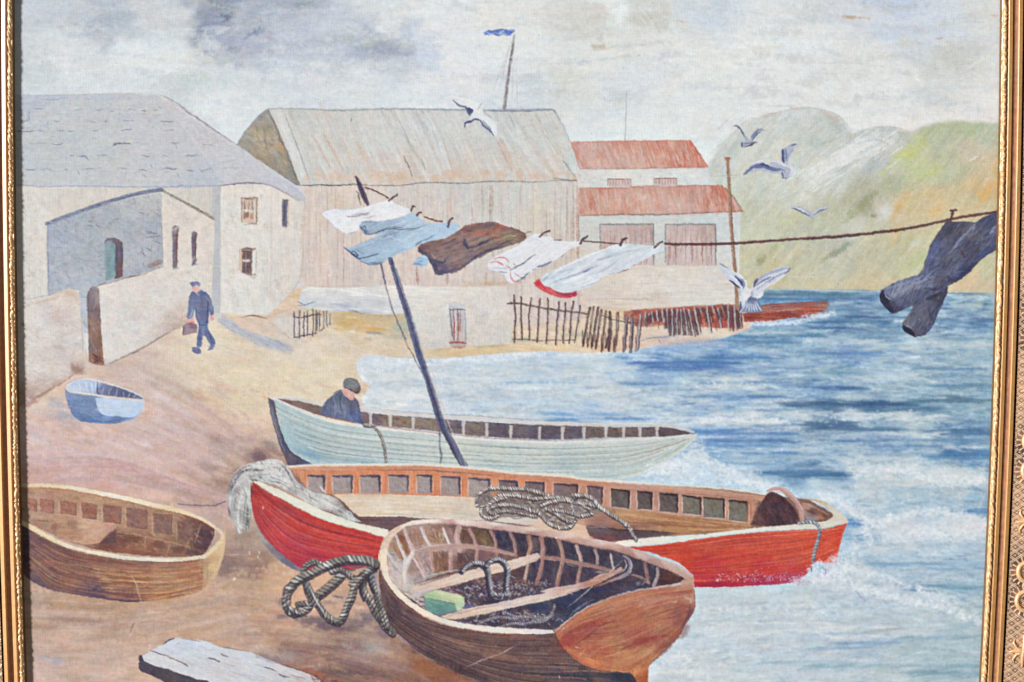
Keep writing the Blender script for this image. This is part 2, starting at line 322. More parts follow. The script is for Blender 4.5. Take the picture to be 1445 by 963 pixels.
for v in [(1212,205,40,10,-.5,(224,226,225),.75),(1175,228,40,10,-.6,(221,222,218),.7),(1150,250,30,8,-.7,(218,220,212),.55),(1250,192,22,5,-.1,(206,209,210),.6),(1262,206,16,9,-.3,(212,214,213),.6),(1243,222,12,9,-.6,(178,184,184),.6),(1180,178,18,9,.5,(180,188,188),.55),(1150,202,26,7,-.3,(184,192,184),.55),(1130,160,30,5,0,(212,215,215),.6),(1172,165,14,4,.6,(200,190,175),.6),(1086,162,14,2,-.3,(196,186,172),.6),(1130,153,16,2,0,(200,186,165),.5),
          (1285,215,20,12,-.7,(196,208,128),.6),(1300,196,14,8,-.3,(196,208,134),.55),(1312,244,18,8,-.4,(196,208,132),.55),(1250,240,16,6,-.6,(196,206,138),.5),(1392,268,9,24,.5,(220,180,108),.7),(1404,240,6,18,.2,(210,184,120),.5),(1268,292,8,26,.5,(216,182,118),.65),(1265,330,6,20,.45,(214,184,126),.5),(1322,296,16,10,-.5,(220,186,118),.6),(1290,285,20,7,-.8,(206,192,130),.4),(1355,205,18,7,-.1,(200,190,166),.5),
          (1250,292,8,14,.3,(212,213,206),.55),(1225,283,18,9,-.8,(160,160,132),.55),(1198,305,14,7,-.8,(160,166,130),.5),(1232,305,7,4,0,(150,142,120),.5),(1185,352,22,5,-.5,(150,156,142),.7),(1168,362,14,4,-.6,(168,172,148),.6),(1075,366,14,5,-.7,(160,156,120),.6),(1095,345,26,7,-.7,(176,180,140),.5),(1085,380,16,6,-.6,(204,190,140),.5),(1115,310,30,8,-.4,(200,206,160),.5),(1290,345,10,5,-.6,(210,212,196),.5),(1300,365,22,9,-.3,(184,194,140),.5),(1240,330,24,8,-.8,(186,190,160),.4),(1340,400,60,4,0,(210,192,156),.5),(1240,396,50,5,0,(212,196,160),.4),(1190,238,30,5,-.6,(180,190,170),.35),(1090,235,20,7,-.4,(190,198,190),.5),(1030,232,12,14,0,(206,209,206),.5)]: hb(*v)
HA(HM, 500, 9, 2.2, -.9, [(182,188,150),(206,206,176),(190,196,156),(210,210,196)], .16, .3, 4)
L([(1112,390),(1150,391),(1190,393)], 2, (214,214,200), .5, .8); L([(1250,396),(1275,398)], 1.5, (222,220,205), .5, .8); L([(1368,227),(1380,221)], 2.6, (226,224,214), .8); L([(1258,187),(1284,188),(1300,181),(1325,174)], 1, (205,180,160), .5)
for _ in range(150):
    t_ = rng.random(); x, y = 1120 + t_ * 130 + rng.normal() * 14, 262 - t_ * 66 + rng.normal() * 9; l_ = 4 + rng.random() * 9; L([(x - l_, y + l_ * .7),(x, y),(x + l_, y - l_ * .6)], 2.4, (228,229,227), .45, .6)
for _ in range(90):
    x, y = 1010 + rng.random() * 180, 172 + rng.random() * 50; l_ = 4 + rng.random() * 8; L([(x - l_, y + l_),(x + l_, y - l_)], 2.6, [(186,194,186),(214,216,212),(196,200,190)][rng.integers(0, 3)], .35, .6)
for pts in [[(1084,161),(1110,156),(1140,152),(1166,157),(1186,166),(1202,184)],[(1205,189),(1232,181),(1262,180),(1284,186)],[(1150,206),(1180,196),(1200,186)],[(1205,204),(1235,197),(1255,205)]]: L(pts, 2.6, (182,184,176), .5, .6)
L([(1003,238),(1010,215),(1028,196),(1046,176),(1062,168)], 1.4, (208,206,196), .6)

# ---------------------------------------------------------------- water
SEA = P('painted_water', 'painted choppy blue sea with pale foam, right half of the canvas')
wp = [(1043,409),(1090,408),(1200,409),(1290,411),(1405,414),(1468,416),(1468,Y1),(860,Y1),(860,780),(430,780),(470,600),(497,520)] + cr([(506,508),(520,502),(560,505),(620,506),(690,501),(760,497),(830,499),(880,496),(930,487),(980,480),(1020,477),(1048,468),(1062,460)]) + [(1050,440)]
wc = [(1090,416,(120,150,165)),(1060,415,(120,155,180)),(1130,422,(110,145,185)),(1200,416,(140,165,180)),(1260,416,(160,182,190)),(1380,418,(178,196,194)),(1390,430,(172,192,192)),(1340,425,(165,185,195)),(1200,430,(110,145,180)),(1240,440,(120,150,180)),(1180,455,(110,145,185)),(1130,460,(150,178,205)),(1240,455,(95,130,168)),(1300,430,(168,188,200)),(1350,450,(130,160,190)),(1380,455,(120,150,182)),(1090,468,(110,150,180)),(1060,480,(125,160,190)),(1100,478,(120,155,185)),(1160,470,(160,188,208)),(1200,480,(160,185,204)),(1300,480,(180,198,206)),(1380,480,(180,200,206)),(1190,500,(120,150,195)),(1250,500,(170,190,206)),(1340,500,(165,185,195)),(1395,500,(160,185,198)),(1330,520,(150,175,192)),(1170,525,(150,180,195)),(1250,530,(180,200,212)),(1360,540,(130,160,180)),(1160,549,(105,138,180)),(1200,560,(170,190,205)),(1280,560,(165,188,200)),(1180,572,(95,125,158)),(1240,576,(95,125,155)),(1290,578,(110,140,165)),(1340,565,(130,160,178)),(1390,575,(140,168,180)),(1220,590,(196,210,216)),(1150,600,(110,135,165)),(1190,605,(100,125,155)),(1240,608,(130,155,180)),(1290,600,(190,205,212)),(1340,612,(110,142,172)),(1385,615,(115,148,175)),(1360,640,(90,130,172)),(1390,645,(120,155,185)),(1250,625,(140,165,200)),(1200,625,(165,185,205)),(1300,640,(170,190,206)),(1200,645,(190,205,216)),(1160,668,(115,150,180)),(1180,672,(120,150,180)),(1130,668,(90,130,175)),(1100,665,(130,165,200)),(1240,665,(205,214,218)),(1300,660,(206,214,216)),(1350,675,(206,213,214)),(1385,680,(190,205,212)),(1220,690,(190,205,215)),(1280,700,(180,200,212)),(1391,690,(130,165,195)),(1340,715,(165,188,206)),(1385,715,(130,165,195)),(1230,720,(190,203,212)),(1280,740,(208,214,218)),(1340,740,(212,217,222)),(1380,745,(212,216,220)),(1205,740,(120,155,200)),(1215,755,(160,185,210)),(1250,770,(195,208,216)),(1300,790,(190,205,216)),(1370,790,(175,195,212)),(1380,800,(165,188,208)),(1240,795,(175,195,210)),(1220,810,(200,208,205)),(1290,828,(160,182,200)),(1360,825,(150,180,195)),(1300,840,(200,208,212)),(1250,835,(196,207,218)),(1210,840,(205,211,220)),(1180,850,(205,212,216)),(1300,870,(205,211,213)),(1370,860,(175,190,192)),(1390,870,(180,196,198)),(1200,880,(200,210,214)),(1250,890,(195,205,212)),(1180,900,(190,202,215)),(1220,910,(170,188,205)),(1300,910,(170,188,192)),(1370,920,(165,185,188)),(1150,930,(195,205,212)),(1250,945,(178,196,202)),(1350,950,(155,178,186)),(1385,955,(168,188,192)),(1050,850,(206,209,210)),(1000,840,(200,204,203)),(1100,850,(205,211,216)),(1020,900,(208,213,218)),(1080,920,(205,211,214)),(950,930,(212,213,212)),(1000,950,(214,214,212)),(1120,880,(202,210,216)),(960,900,(206,210,214)),
      (540,520,(210,214,216)),(600,520,(205,210,216)),(560,560,(215,217,218)),(640,540,(200,208,216)),(700,520,(204,212,218)),(700,560,(196,208,220)),(760,530,(190,206,220)),(790,570,(190,208,222)),(780,590,(165,192,220)),(850,510,(200,214,222)),(820,540,(198,212,222)),(860,560,(206,214,218)),(900,575,(206,214,218)),(830,585,(160,186,215)),(900,510,(170,195,220)),(930,515,(110,145,200)),(970,520,(110,145,195)),(1020,510,(110,145,195)),(1060,505,(130,165,200)),(920,540,(150,178,210)),(980,540,(175,198,215)),(1040,545,(190,206,214)),(1000,560,(165,188,210)),(1050,560,(130,165,200)),(1100,540,(140,172,202)),(1100,510,(130,165,198)),(950,575,(200,212,220)),(1010,580,(190,204,214)),(1080,580,(196,208,216)),(1060,600,(205,213,218)),(980,600,(205,214,220)),(1000,612,(120,155,205)),(1050,615,(125,155,200)),(1110,610,(140,165,190)),(1100,630,(120,155,195)),(1050,630,(110,150,200)),(1010,640,(150,185,215)),(980,650,(180,205,222)),(1050,660,(185,205,222)),(1000,680,(200,216,226)),(940,660,(205,216,222)),(960,675,(205,220,230)),(1080,640,(165,190,212)),(1090,690,(195,212,225)),(1140,695,(200,214,222)),(1180,700,(180,202,218)),(1190,720,(195,212,226)),(1150,640,(180,198,214)),(1130,570,(150,175,195)),(1120,590,(190,204,212)),(600,585,(205,210,218)),(480,600,(210,212,214)),(900,470,(205,205,200))]
wc = [(x, y, (c[0] + (166 - c[0]) * .34 - 2 if x > 860 else c[0] - 3, c[1] + (193 - c[1]) * .34 + 1 if x > 860 else c[1], c[2] + (212 - c[2]) * .34 + 2)) for x, y, c in wc]
wc = [(x, y, tuple(v + (w - v) * (.4 if y > 800 and x < 1270 else .32 if x < 880 else .12 if y > 700 or x < 1150 else .05) for v, w in zip(c, (207,212,216)))) for x, y, c in wc]
WM = F(pm(wp, w=.3), wc, 1, 8, 0, 20, 1.8, warp=14, k=110, pw=2)
def wang(x, y):
    if x > 1150 and 640 < y < 860: return .1 if rng.random() < .6 else .7
    return -.03 - .1 * (y > 860)
def wband(x0, y0, x1, y1, n, Ln, w, cols, a=.45, jit=.12, cj=7, soft=6):
    m0 = pm([(x0,y0),(x1,y0),(x1,y1),(x0,y1)], w=0, soft=soft)
    bx, by, M = m0; wx, wy, WM_ = WM
    # clip with water
    out = np.zeros_like(M); sx0 = max(bx, wx); sy0 = max(by, wy); sx1 = min(bx + M.shape[1], wx + WM_.shape[1]); sy1 = min(by + M.shape[0], wy + WM_.shape[0])
    if sx1 <= sx0 or sy1 <= sy0: return
    out[sy0-by:sy1-by, sx0-bx:sx1-bx] = M[sy0-by:sy1-by, sx0-bx:sx1-bx] * WM_[sy0-wy:sy1-wy, sx0-wx:sx1-wx]
    HA((bx, by, out), n, Ln, w, -.02 if y0 < 860 else -.12, cols, a, jit, cj)
wband(1050,410,1400,480,620,26,1.8,[(86,122,160),(150,178,200),(110,146,182),(190,206,214),(78,112,152)],.45)
wband(1040,470,1400,640,900,34,2.0,[(150,178,202),(188,204,214),(120,152,184),(206,215,219),(104,138,174)],.36)
wband(900,490,1120,640,800,28,1.7,[(96,132,192),(196,210,220),(150,180,212),(215,222,225),(120,152,200)],.42)
wband(520,505,900,600,700,26,2.4,[(214,219,222),(190,204,218),(206,214,220),(220,224,226),(178,198,220)],.36,.25)
wband(1150,650,1395,760,500,20,2.6,[(214,218,220),(196,208,216),(180,198,212),(222,224,224)],.36,.6)
wband(1150,760,1395,860,420,22,2.2,[(190,205,216),(176,196,212),(210,216,221),(165,188,206)],.36,.4)
wband(1000,850,1395,1030,700,34,2.2,[(196,207,212),(172,190,200),(212,217,219),(180,198,204)],.34,.2)
wband(880,840,1180,1030,420,14,2.2,[(216,218,219),(200,206,212),(222,223,223)],.4,.8)
def chop(x0, y0, x1, y1, n, d, l, ln, w=1.4):
    mm = []
    for _ in range(n):
        x = x0 + (x1 - x0) * rng.random(); y = y0 + (y1 - y0) * rng.random(); i, j = int(y - Y0), int(x - X0)
        if not (WM[1] <= i < WM[1] + WM[2].shape[0] and WM[0] <= j < WM[0] + WM[2].shape[1]) or WM[2][i - WM[1], j - WM[0]] < .5: continue
        q = C[i, j]; k = vn(np.array([x / 38]), np.array([y / 7]), 91)[0]; up = rng.random() < .5 + k * .45
        c = q + (np.array(l) if up else np.array(d)) * (.4 + .8 * rng.random()); a_ = ln * (.3 + rng.random()); s_ = rng.normal() * .1 * a_ + (-.06 * a_ if y > 860 else 0)
        stroke1(j - a_, i - s_, j, i + rng.normal() * .5, w * (.6 + .8 * rng.random()), c, .6, WM, .6 if up else -.2); stroke1(j, i, j + a_, i + s_, w * (.6 + .8 * rng.random()), c, .6, WM, .6 if up else -.2)
chop(880, 408, 1400, 660, 4200, (-46,-34,-22),(38,32,26), 7)
chop(1100, 640, 1400, 860, 2000, (-34,-26,-18),(24,20,16), 6, 1.5)
chop(510, 500, 900, 600, 1100, (-26,-20,-10),(16,14,12), 8, 1.5)
chop(880, 850, 1400, 1030, 2000, (-24,-19,-14),(20,18,16), 8, 1.5)
# dark wave streaks  (x0, x1, y, thickness, colour)
for (a, b, y, t, c) in [(1060,1200,415,5,(92,122,140)),(1080,1230,422,3,(80,112,160)),(1140,1215,418,3,(110,140,160)),(1180,1290,437,3,(100,132,165)),(1145,1250,455,3.4,(74,108,152)),(1150,1200,463,2.5,(64,98,150)),(1205,1300,448,3,(70,104,146)),(1300,1398,452,3,(96,130,168)),(1320,1398,462,2,(104,138,172)),(1040,1150,474,4,(86,130,168)),(1020,1110,482,3,(96,136,178)),(1170,1240,499,4,(104,138,190)),(1205,1260,470,2.4,(120,150,182)),(1310,1380,521,2.6,(112,142,178)),(1330,1400,478,2.4,(136,164,188)),(1140,1200,526,3,(122,156,176)),(1145,1206,549,4,(78,110,160)),(1330,1398,545,4,(108,144,168)),(1120,1285,572,8,(84,114,146)),(1160,1260,570,5,(62,90,128)),(1230,1320,578,5,(86,118,146)),(1300,1398,566,3,(92,124,146)),(1325,1360,563,3,(70,98,124)),(1140,1195,598,6,(86,112,148)),(1145,1200,603,6,(78,104,140)),(1190,1260,606,4,(86,114,146)),(1310,1395,611,6,(82,122,160)),(1330,1380,607,3,(66,100,140)),(1300,1390,622,3,(110,142,176)),(1195,1270,622,3,(108,138,186)),(1240,1330,630,3,(120,150,190)),(1340,1396,640,7,(72,116,166)),(1320,1395,646,4,(96,138,182)),(1085,1186,668,5,(78,116,166)),(1120,1180,672,6,(72,112,150)),(1140,1162,664,2.6,(52,92,148)),(1345,1394,722,5,(96,140,184)),(1196,1215,738,8,(80,124,190)),(1205,1245,758,4,(110,146,200)),(1200,1214,712,4,(110,150,205)),
        (905,1030,512,5,(84,124,186)),(930,1010,518,4,(76,112,178)),(1000,1080,505,4,(84,124,178)),(890,960,522,2.6,(110,145,195)),(890,935,541,3.6,(136,164,198)),(895,925,542,2.4,(112,140,186)),(960,1080,549,2.4,(112,146,190)),(980,1090,560,2.4,(96,132,184)),(965,1040,565,2,(120,150,190)),(780,860,585,3.4,(136,170,214)),(785,900,592,2.4,(112,150,206)),(860,935,591,2,(120,156,206)),(982,1030,608,4,(92,132,196)),(985,1110,612,3.4,(104,138,196)),(1000,1110,622,3.4,(86,124,184)),(1010,1090,630,3,(112,150,202)),(1060,1120,600,2.4,(126,150,186)),(1060,1110,640,4,(96,140,196)),(1040,1100,655,3,(140,172,208)),(980,1010,640,3,(130,172,214)),(700,800,540,2,(170,194,216)),(1285,1320,829,5,(120,150,184)),(1280,1310,826,2.4,(150,160,180)),(1340,1392,830,6,(134,168,186)),(1240,1390,796,4,(150,176,206)),(1320,1390,803,3,(140,168,202)),(1150,1220,895,2.4,(168,180,206)),(1180,1260,908,4,(152,172,200)),(1150,1230,915,3,(160,178,204)),(1270,1370,900,3,(160,180,192)),(1150,1390,940,3,(160,182,190)),(1290,1395,950,5,(148,172,184)),(1080,1200,935,2.6,(176,190,202)),(1245,1265,889,2,(190,170,160))]:
    n = max(4, int((b - a) / 5 * t / 2.4)); c = (c[0] * .72 + 34, c[1] * .72 + 48, c[2] * .72 + 54)
    for _ in range(n):
        x = a + (b - a) * (.5 + .5 * math.sin((rng.random() - .5) * 3.1)); yy = y + rng.normal() * t * .36; l = 8 + rng.random() * 20
        sl = (rng.normal() * .04 + (.02 if y < 860 else -.1)) * l
        stroke1(x - l - X0, yy - sl - Y0, x + l - X0, yy + sl - Y0, 1 + rng.random() * 1.4, np.array(c) + rng.normal() * 9, .32 + .4 * rng.random(), WM, rng.random() * .5 - .2)
# light caps and foam
for (a, b, y, t, c) in [(1220,1400,487,4,(192,206,210)),(1150,1240,482,3,(190,205,214)),(1200,1300,535,4,(196,209,216)),(1190,1330,590,6,(206,216,219)),(1150,1300,585,3,(208,216,218)),(1250,1330,613,5,(204,214,218)),(1330,1396,631,3,(200,212,217)),(1150,1290,648,5,(200,212,218)),(1200,1300,662,6,(214,219,220)),(1250,1380,672,9,(212,217,218)),(1210,1300,684,6,(206,213,216)),(1040,1140,470,3,(188,206,216)),(1060,1130,452,3,(180,198,220)),(1040,1100,445,3,(190,206,226)),(1130,1175,447,3,(196,212,224)),(930,1070,548,5,(206,215,219)),(1000,1080,535,3,(212,218,220)),(900,1000,565,4,(208,216,220)),(985,1100,595,7,(212,219,222)),(1000,1130,585,5,(206,214,218)),(920,1000,590,4,(214,220,224)),(850,900,520,3,(212,220,224)),(820,870,505,3,(208,220,226)),(1355,1395,738,8,(218,220,223)),(1240,1390,745,10,(213,217,221)),(1250,1370,760,8,(208,214,221)),(1230,1300,775,6,(205,212,218)),(1180,1240,716,4,(214,222,228)),(1020,1200,890,4,(216,219,219)),(1000,1180,880,3,(220,222,223)),(1145,1260,885,3,(216,220,223)),(1150,1250,898,2,(222,225,228)),(880,1000,950,6,(220,221,220)),(690,760,500,3,(226,228,230)),(520,600,514,5,(220,223,226)),(512,600,560,8,(222,223,224)),(720,780,548,3,(224,227,230))]:
    n = max(6, int((b - a) / 5 * t / 3))
    for _ in range(n):
        x = a + (b - a) * rng.random(); yy = y + rng.normal() * t * .4; l = 4 + rng.random() * 14
        sl = rng.normal() * .12 * l
        stroke1(x - l - X0, yy - sl - Y0, x + l - X0, yy + sl - Y0, 1 + rng.random() * 1.8, np.array(c) + rng.normal() * 5, .3 + .4 * rng.random(), WM, .2 + rng.random() * .7)
def foam(x, y, rx, ry, n, cols, a=.7, r=1.4, jit=1.2, clip=None, ang0=0):
    for _ in range(n):
        t = rng.random() * 6.28; q = math.sqrt(rng.random()) * (1 if rng.random() < .8 else 1.3)
        px, py = x + math.cos(t) * rx * q, y + math.sin(t) * ry * q
        an_ = ang0 + rng.normal() * jit; l = .5 + rng.random() * 2.6
        c = np.array(cols[rng.integers(0, len(cols))], float) + rng.normal() * 5
        stroke1(px - math.cos(an_) * l - X0, py - math.sin(an_) * l - Y0, px + math.cos(an_) * l - X0, py + math.sin(an_) * l - Y0, r * (.6 + .8 * rng.random()), c, a * (.4 + .6 * rng.random()), clip, .3 + rng.random() * .7)
FO = [(234,240,243),(222,231,238),(212,225,236),(238,241,243)]
foam(965,668,44,16,520,FO+[(170,196,222)]); foam(1010,672,60,14,520,FO+[(176,202,226)]); foam(1060,686,40,8,260,FO+[(180,204,226)]); foam(905,665,16,8,120,FO)
foam(1180,705,36,8,220,FO+[(150,184,216)]); foam(1205,760,26,26,300,[(210,219,228),(180,202,224),(160,188,220)],.6); foam(1240,700,46,14,160,[(214,220,222),(200,210,216)],.5)
foam(1300,755,80,22,700,[(216,219,222),(205,212,219),(222,223,224),(190,203,214)],.5); foam(1360,740,32,14,260,[(222,222,222),(212,216,222)],.6)
foam(1230,830,60,12,420,[(218,222,230),(200,210,226),(206,214,222)],.55); foam(1290,850,70,12,420,[(210,215,220),(196,206,216)],.5); foam(1330,870,60,10,260,[(205,211,215),(190,200,206)],.5); foam(1190,815,40,16,300,[(214,220,228),(205,212,222)],.55)
foam(1290,672,90,16,420,[(216,219,220),(205,212,216)],.5); foam(1000,850,60,14,260,[(214,217,218),(205,210,212)],.4); foam(1060,880,90,30,700,[(216,219,221),(204,210,216),(222,224,224)],.4); foam(960,920,46,36,500,[(220,221,222),(205,210,216)],.4)
foam(760,545,60,12,160,FO,.45,1.3); foam(560,515,40,10,120,FO,.45)
FB_ = [(240,243,245),(228,234,240),(236,240,242),(208,220,232)]
for pts, n, sp in [([(1180,812),(1205,826),(1240,838),(1290,848),(1345,862),(1390,880)],520,7),([(1195,800),(1240,812),(1300,832),(1345,850)],260,6),([(1150,818),(1180,808),(1200,790),(1205,765)],260,8),([(1225,742),(1270,730),(1320,722),(1360,728),(1394,738)],420,6),([(1240,760),(1300,752),(1390,752)],420,9),([(930,662),(965,650),(985,640),(1000,650),(1040,676),(1090,692),(1120,696)],620,8),([(1160,700),(1190,712),(1215,730),(1225,760)],320,7),([(1210,668),(1250,660),(1300,672),(1350,680),(1392,676)],420,8),([(1100,595),(1180,592),(1240,586),(1330,590)],50,7),([(985,596),(1050,590),(1110,596)],160,5),([(1040,448),(1100,458),(1150,450),(1180,440)],120,3),([(510,512),(560,506),(640,508),(720,502),(830,500),(900,492)],360,3),([(505,520),(515,545),(508,575)],140,5),([(900,870),(1000,862),(1100,858),(1180,866)],200,8),([(880,900),(940,930),(1000,950)],220,14),([(960,545),(1030,540),(1100,548)],50,6)]:
    q = resamp(cr(pts), 80)
    for _ in range(n):
        p_ = q[rng.integers(0, 80)]; x, y = p_[0] + rng.normal() * sp, p_[1] + rng.normal() * sp * .55; a_ = rng.normal() * .9; l_ = 1 + rng.random() * 3.6
        stroke1(x - math.cos(a_) * l_ - X0, y - math.sin(a_) * l_ * .6 - Y0, x + math.cos(a_) * l_ - X0, y + math.sin(a_) * l_ * .6 - Y0, 1.2 + rng.random() * 1.6, np.array(FB_[rng.integers(0, 4)]) - rng.random() * 12, .3 + .5 * rng.random(), WM, .5 + rng.random() * .5)
q = C[400 - Y0:, 490 - X0:]; q += (np.stack([blur(q[..., i], 1) for i in range(3)], -1) - q) * .75
for v in [(1212,838,.8),(1218,845,.7)]: L([(v[0]-5,v[1]-4),(v[0],v[1]),(v[0]+3,v[1]+5)], 2, (150,172,216), .6)
L([(1062,409),(1120,409),(1190,411),(1240,412)], 1.4, (206,206,200), .7); L([(1290,412),(1340,414),(1400,415)], 1.2, (110,120,110), .6)

# ---------------------------------------------------------------- beach
BEACH = P('painted_beach', 'painted sandy beach in cream, pink and brown, lower left of the canvas')
bp = [(X0,480),(150,500),(298,436),(430,405),(600,405),(830,400),(1044,425),(1050,440),(1062,452)] + cr([(1058,459),(1046,466),(1020,475),(980,479),(930,486),(880,495),(830,498),(760,496),(690,500),(620,506),(560,505),(520,501),(507,508),(503,520),(510,535),(520,548),(512,560),(505,580)]) + [(500,640),(560,760),(840,790),(905,960),(910,Y1),(X0,Y1)]
bc = [(300,480,(214,208,190)),(330,500,(216,208,186)),(360,470,(212,196,176)),(400,450,(212,194,172)),(400,500,(214,206,188)),(440,500,(213,207,192)),(350,530,(218,208,180)),(300,520,(216,206,178)),(250,500,(212,204,186)),(280,530,(214,200,172)),(230,490,(206,194,182)),(200,510,(200,188,180)),(180,520,(196,182,174)),(230,530,(200,184,172)),(250,560,(192,176,166)),(220,570,(208,196,188)),(260,580,(196,182,174)),(300,560,(204,186,164)),(290,590,(190,170,160)),(340,560,(212,200,172)),(380,540,(216,206,176)),(420,530,(216,208,182)),(460,520,(216,208,186)),(450,545,(214,206,184)),(350,600,(200,184,168)),(360,630,(176,158,150)),(340,660,(166,146,136)),(370,650,(140,120,116)),(320,640,(170,152,148)),(290,660,(176,156,150)),(310,690,(158,136,126)),(280,680,(180,152,140)),(240,640,(194,172,166)),(200,620,(200,184,178)),(150,590,(192,178,174)),(120,600,(194,180,176)),(60,560,(206,190,176)),(60,600,(196,180,174)),(60,640,(190,176,176)),(120,640,(192,178,180)),(180,650,(194,176,174)),(150,665,(194,160,156)),(230,680,(192,170,164)),(60,670,(186,156,150)),(280,640,(188,166,160)),(30,540,(206,190,174)),(330,720,(182,164,156)),(270,720,(178,160,158)),(340,760,(160,144,138)),(320,790,(150,130,124)),(360,800,(140,120,116)),(330,820,(176,152,136)),(380,820,(186,158,134)),(300,840,(180,152,134)),(240,860,(178,148,128)),(100,850,(168,142,128)),(60,850,(160,140,132)),(150,870,(160,134,118)),(60,880,(176,152,134)),(100,900,(188,164,148)),(60,930,(186,170,162)),(120,940,(182,164,154)),(200,900,(184,160,144)),(160,930,(190,172,160)),(260,890,(182,152,132)),(320,880,(180,152,134)),(330,900,(178,154,142)),(380,870,(184,150,132)),(400,890,(170,138,124)),(360,920,(170,152,146)),(420,900,(160,136,126)),(440,930,(150,124,116)),(400,940,(162,136,126)),(480,900,(130,110,108)),(500,880,(126,110,110)),(520,900,(138,126,126)),(520,920,(160,150,148)),(560,930,(148,122,114)),(500,950,(116,98,96)),(590,950,(136,100,84)),(600,963,(120,86,74)),(450,963,(120,98,92)),(460,860,(184,156,136)),(430,850,(200,170,140)),(500,850,(176,152,138)),(560,900,(150,124,116)),
      (600,470,(206,194,168)),(500,455,(200,180,140)),(540,450,(196,182,150)),(500,470,(208,192,158)),(570,465,(178,184,166)),(560,480,(206,196,176)),(640,492,(208,192,162)),(700,490,(208,194,162)),(760,490,(214,200,172)),(820,492,(214,200,176)),(880,490,(212,190,172)),(950,470,(214,204,180)),(960,480,(200,190,196)),(1000,470,(206,200,188)),(1040,462,(214,190,170)),(780,450,(212,196,178)),(800,430,(212,196,180)),(860,440,(212,194,168)),(470,480,(212,204,190)),(520,495,(212,204,188)),(0,1030,(180,165,155)),(400,1030,(140,115,108)),(620,1030,(100,75,68))]
bc = [(x, y, (c[0] + 19, c[1] + 9, c[2] - 1) if y > 560 else (c[0] + 6, c[1] + 2, c[2] - 6)) for x, y, c in bc]
BM = F(pm(bp, w=.3), bc, 1, 8, .12, 16, 2.2, warp=14, k=90, pw=2.1)
def bband(pts, n, Ln, w, ang, cols, a=.4, jit=.2, cj=6):
    m0 = pm(pts, w=0, soft=5); bx, by, M = m0; wx, wy, W_ = BM
    out = np.zeros_like(M); sx0 = max(bx, wx); sy0 = max(by, wy); sx1 = min(bx + M.shape[1], wx + W_.shape[1]); sy1 = min(by + M.shape[0], wy + W_.shape[0])
    out[sy0-by:sy1-by, sx0-bx:sx1-bx] = M[sy0-by:sy1-by, sx0-bx:sx1-bx] * W_[sy0-wy:sy1-wy, sx0-wx:sx1-wx]
    HA((bx, by, out), n, Ln, w, ang, cols, a, jit, cj)
bband([(250,470),(520,470),(520,580),(250,560)], 300, 22, 3.0, .18, [(222,214,186),(210,196,164),(216,208,196),(206,190,162)], .24, .12)
bband([(180,500),(320,520),(360,650),(150,600)], 200, 20, 4, .5, [(190,170,160),(208,192,182),(178,158,148)], .24, .18)
bband([(30,570),(300,570),(320,700),(30,700)], 320, 22, 4, .16, [(200,184,180),(184,166,164),(196,164,158),(206,194,190)], .24, .12)
bband([(40,850),(420,850),(520,963),(30,1030)], 400, 26, 3.6, .06, [(190,160,138),(172,146,130),(196,178,164),(160,136,124)], .22, .1)
bband([(300,810),(540,830),(540,880),(300,880)], 200, 24, 2.6, .02, [(204,172,142),(176,148,132),(190,156,130)], .26, .1)
SW = [((120,540),(240,570),(330,640),(400,680)),((60,600),(180,620),(280,650),(340,690))]
ST([(130,525),(220,535),(330,600),(400,650)],[(32,600),(160,630),(260,670),(340,720)], 420, [(208,176,168),(172,150,150),(220,208,200),(206,174,152),(190,168,168)], 3, .22, .3, BM, cj=4)
ST([(40,640),(150,640),(260,680),(330,700)],[(40,690),(150,680),(250,700),(330,730)], 200, [(206,154,148),(190,160,160),(170,140,138),(214,196,192)], 2.2, .34, .25, BM, cj=5)
ST([(260,470),(360,500),(450,560),(500,580)],[(200,520),(290,560),(350,600),(400,640)], 360, [(226,214,184),(208,192,166),(220,210,194),(216,198,168)], 2.6, .24, .25, BM, cj=5)
ST([(320,830),(400,835),(480,850),(540,860)],[(300,900),(400,905),(480,915),(560,940)], 320, [(214,182,150),(184,152,136),(200,168,152),(160,134,128),(208,172,150)], 2.4, .3, .25, BM, cj=6)
ST([(40,860),(160,862),(260,850),(330,835)],[(40,950),(160,935),(280,910),(360,890)], 420, [(202,176,158),(184,158,144),(212,194,184),(196,164,142),(168,144,136)], 2.6, .26, .25, BM, cj=6)
ST([(400,900),(470,905),(560,930),(620,960)],[(380,940),(430,955),(520,985),(560,1020)], 240, [(150,122,118),(110,90,90),(176,150,144),(170,116,98)], 2.2, .4, .25, BM, cj=6)
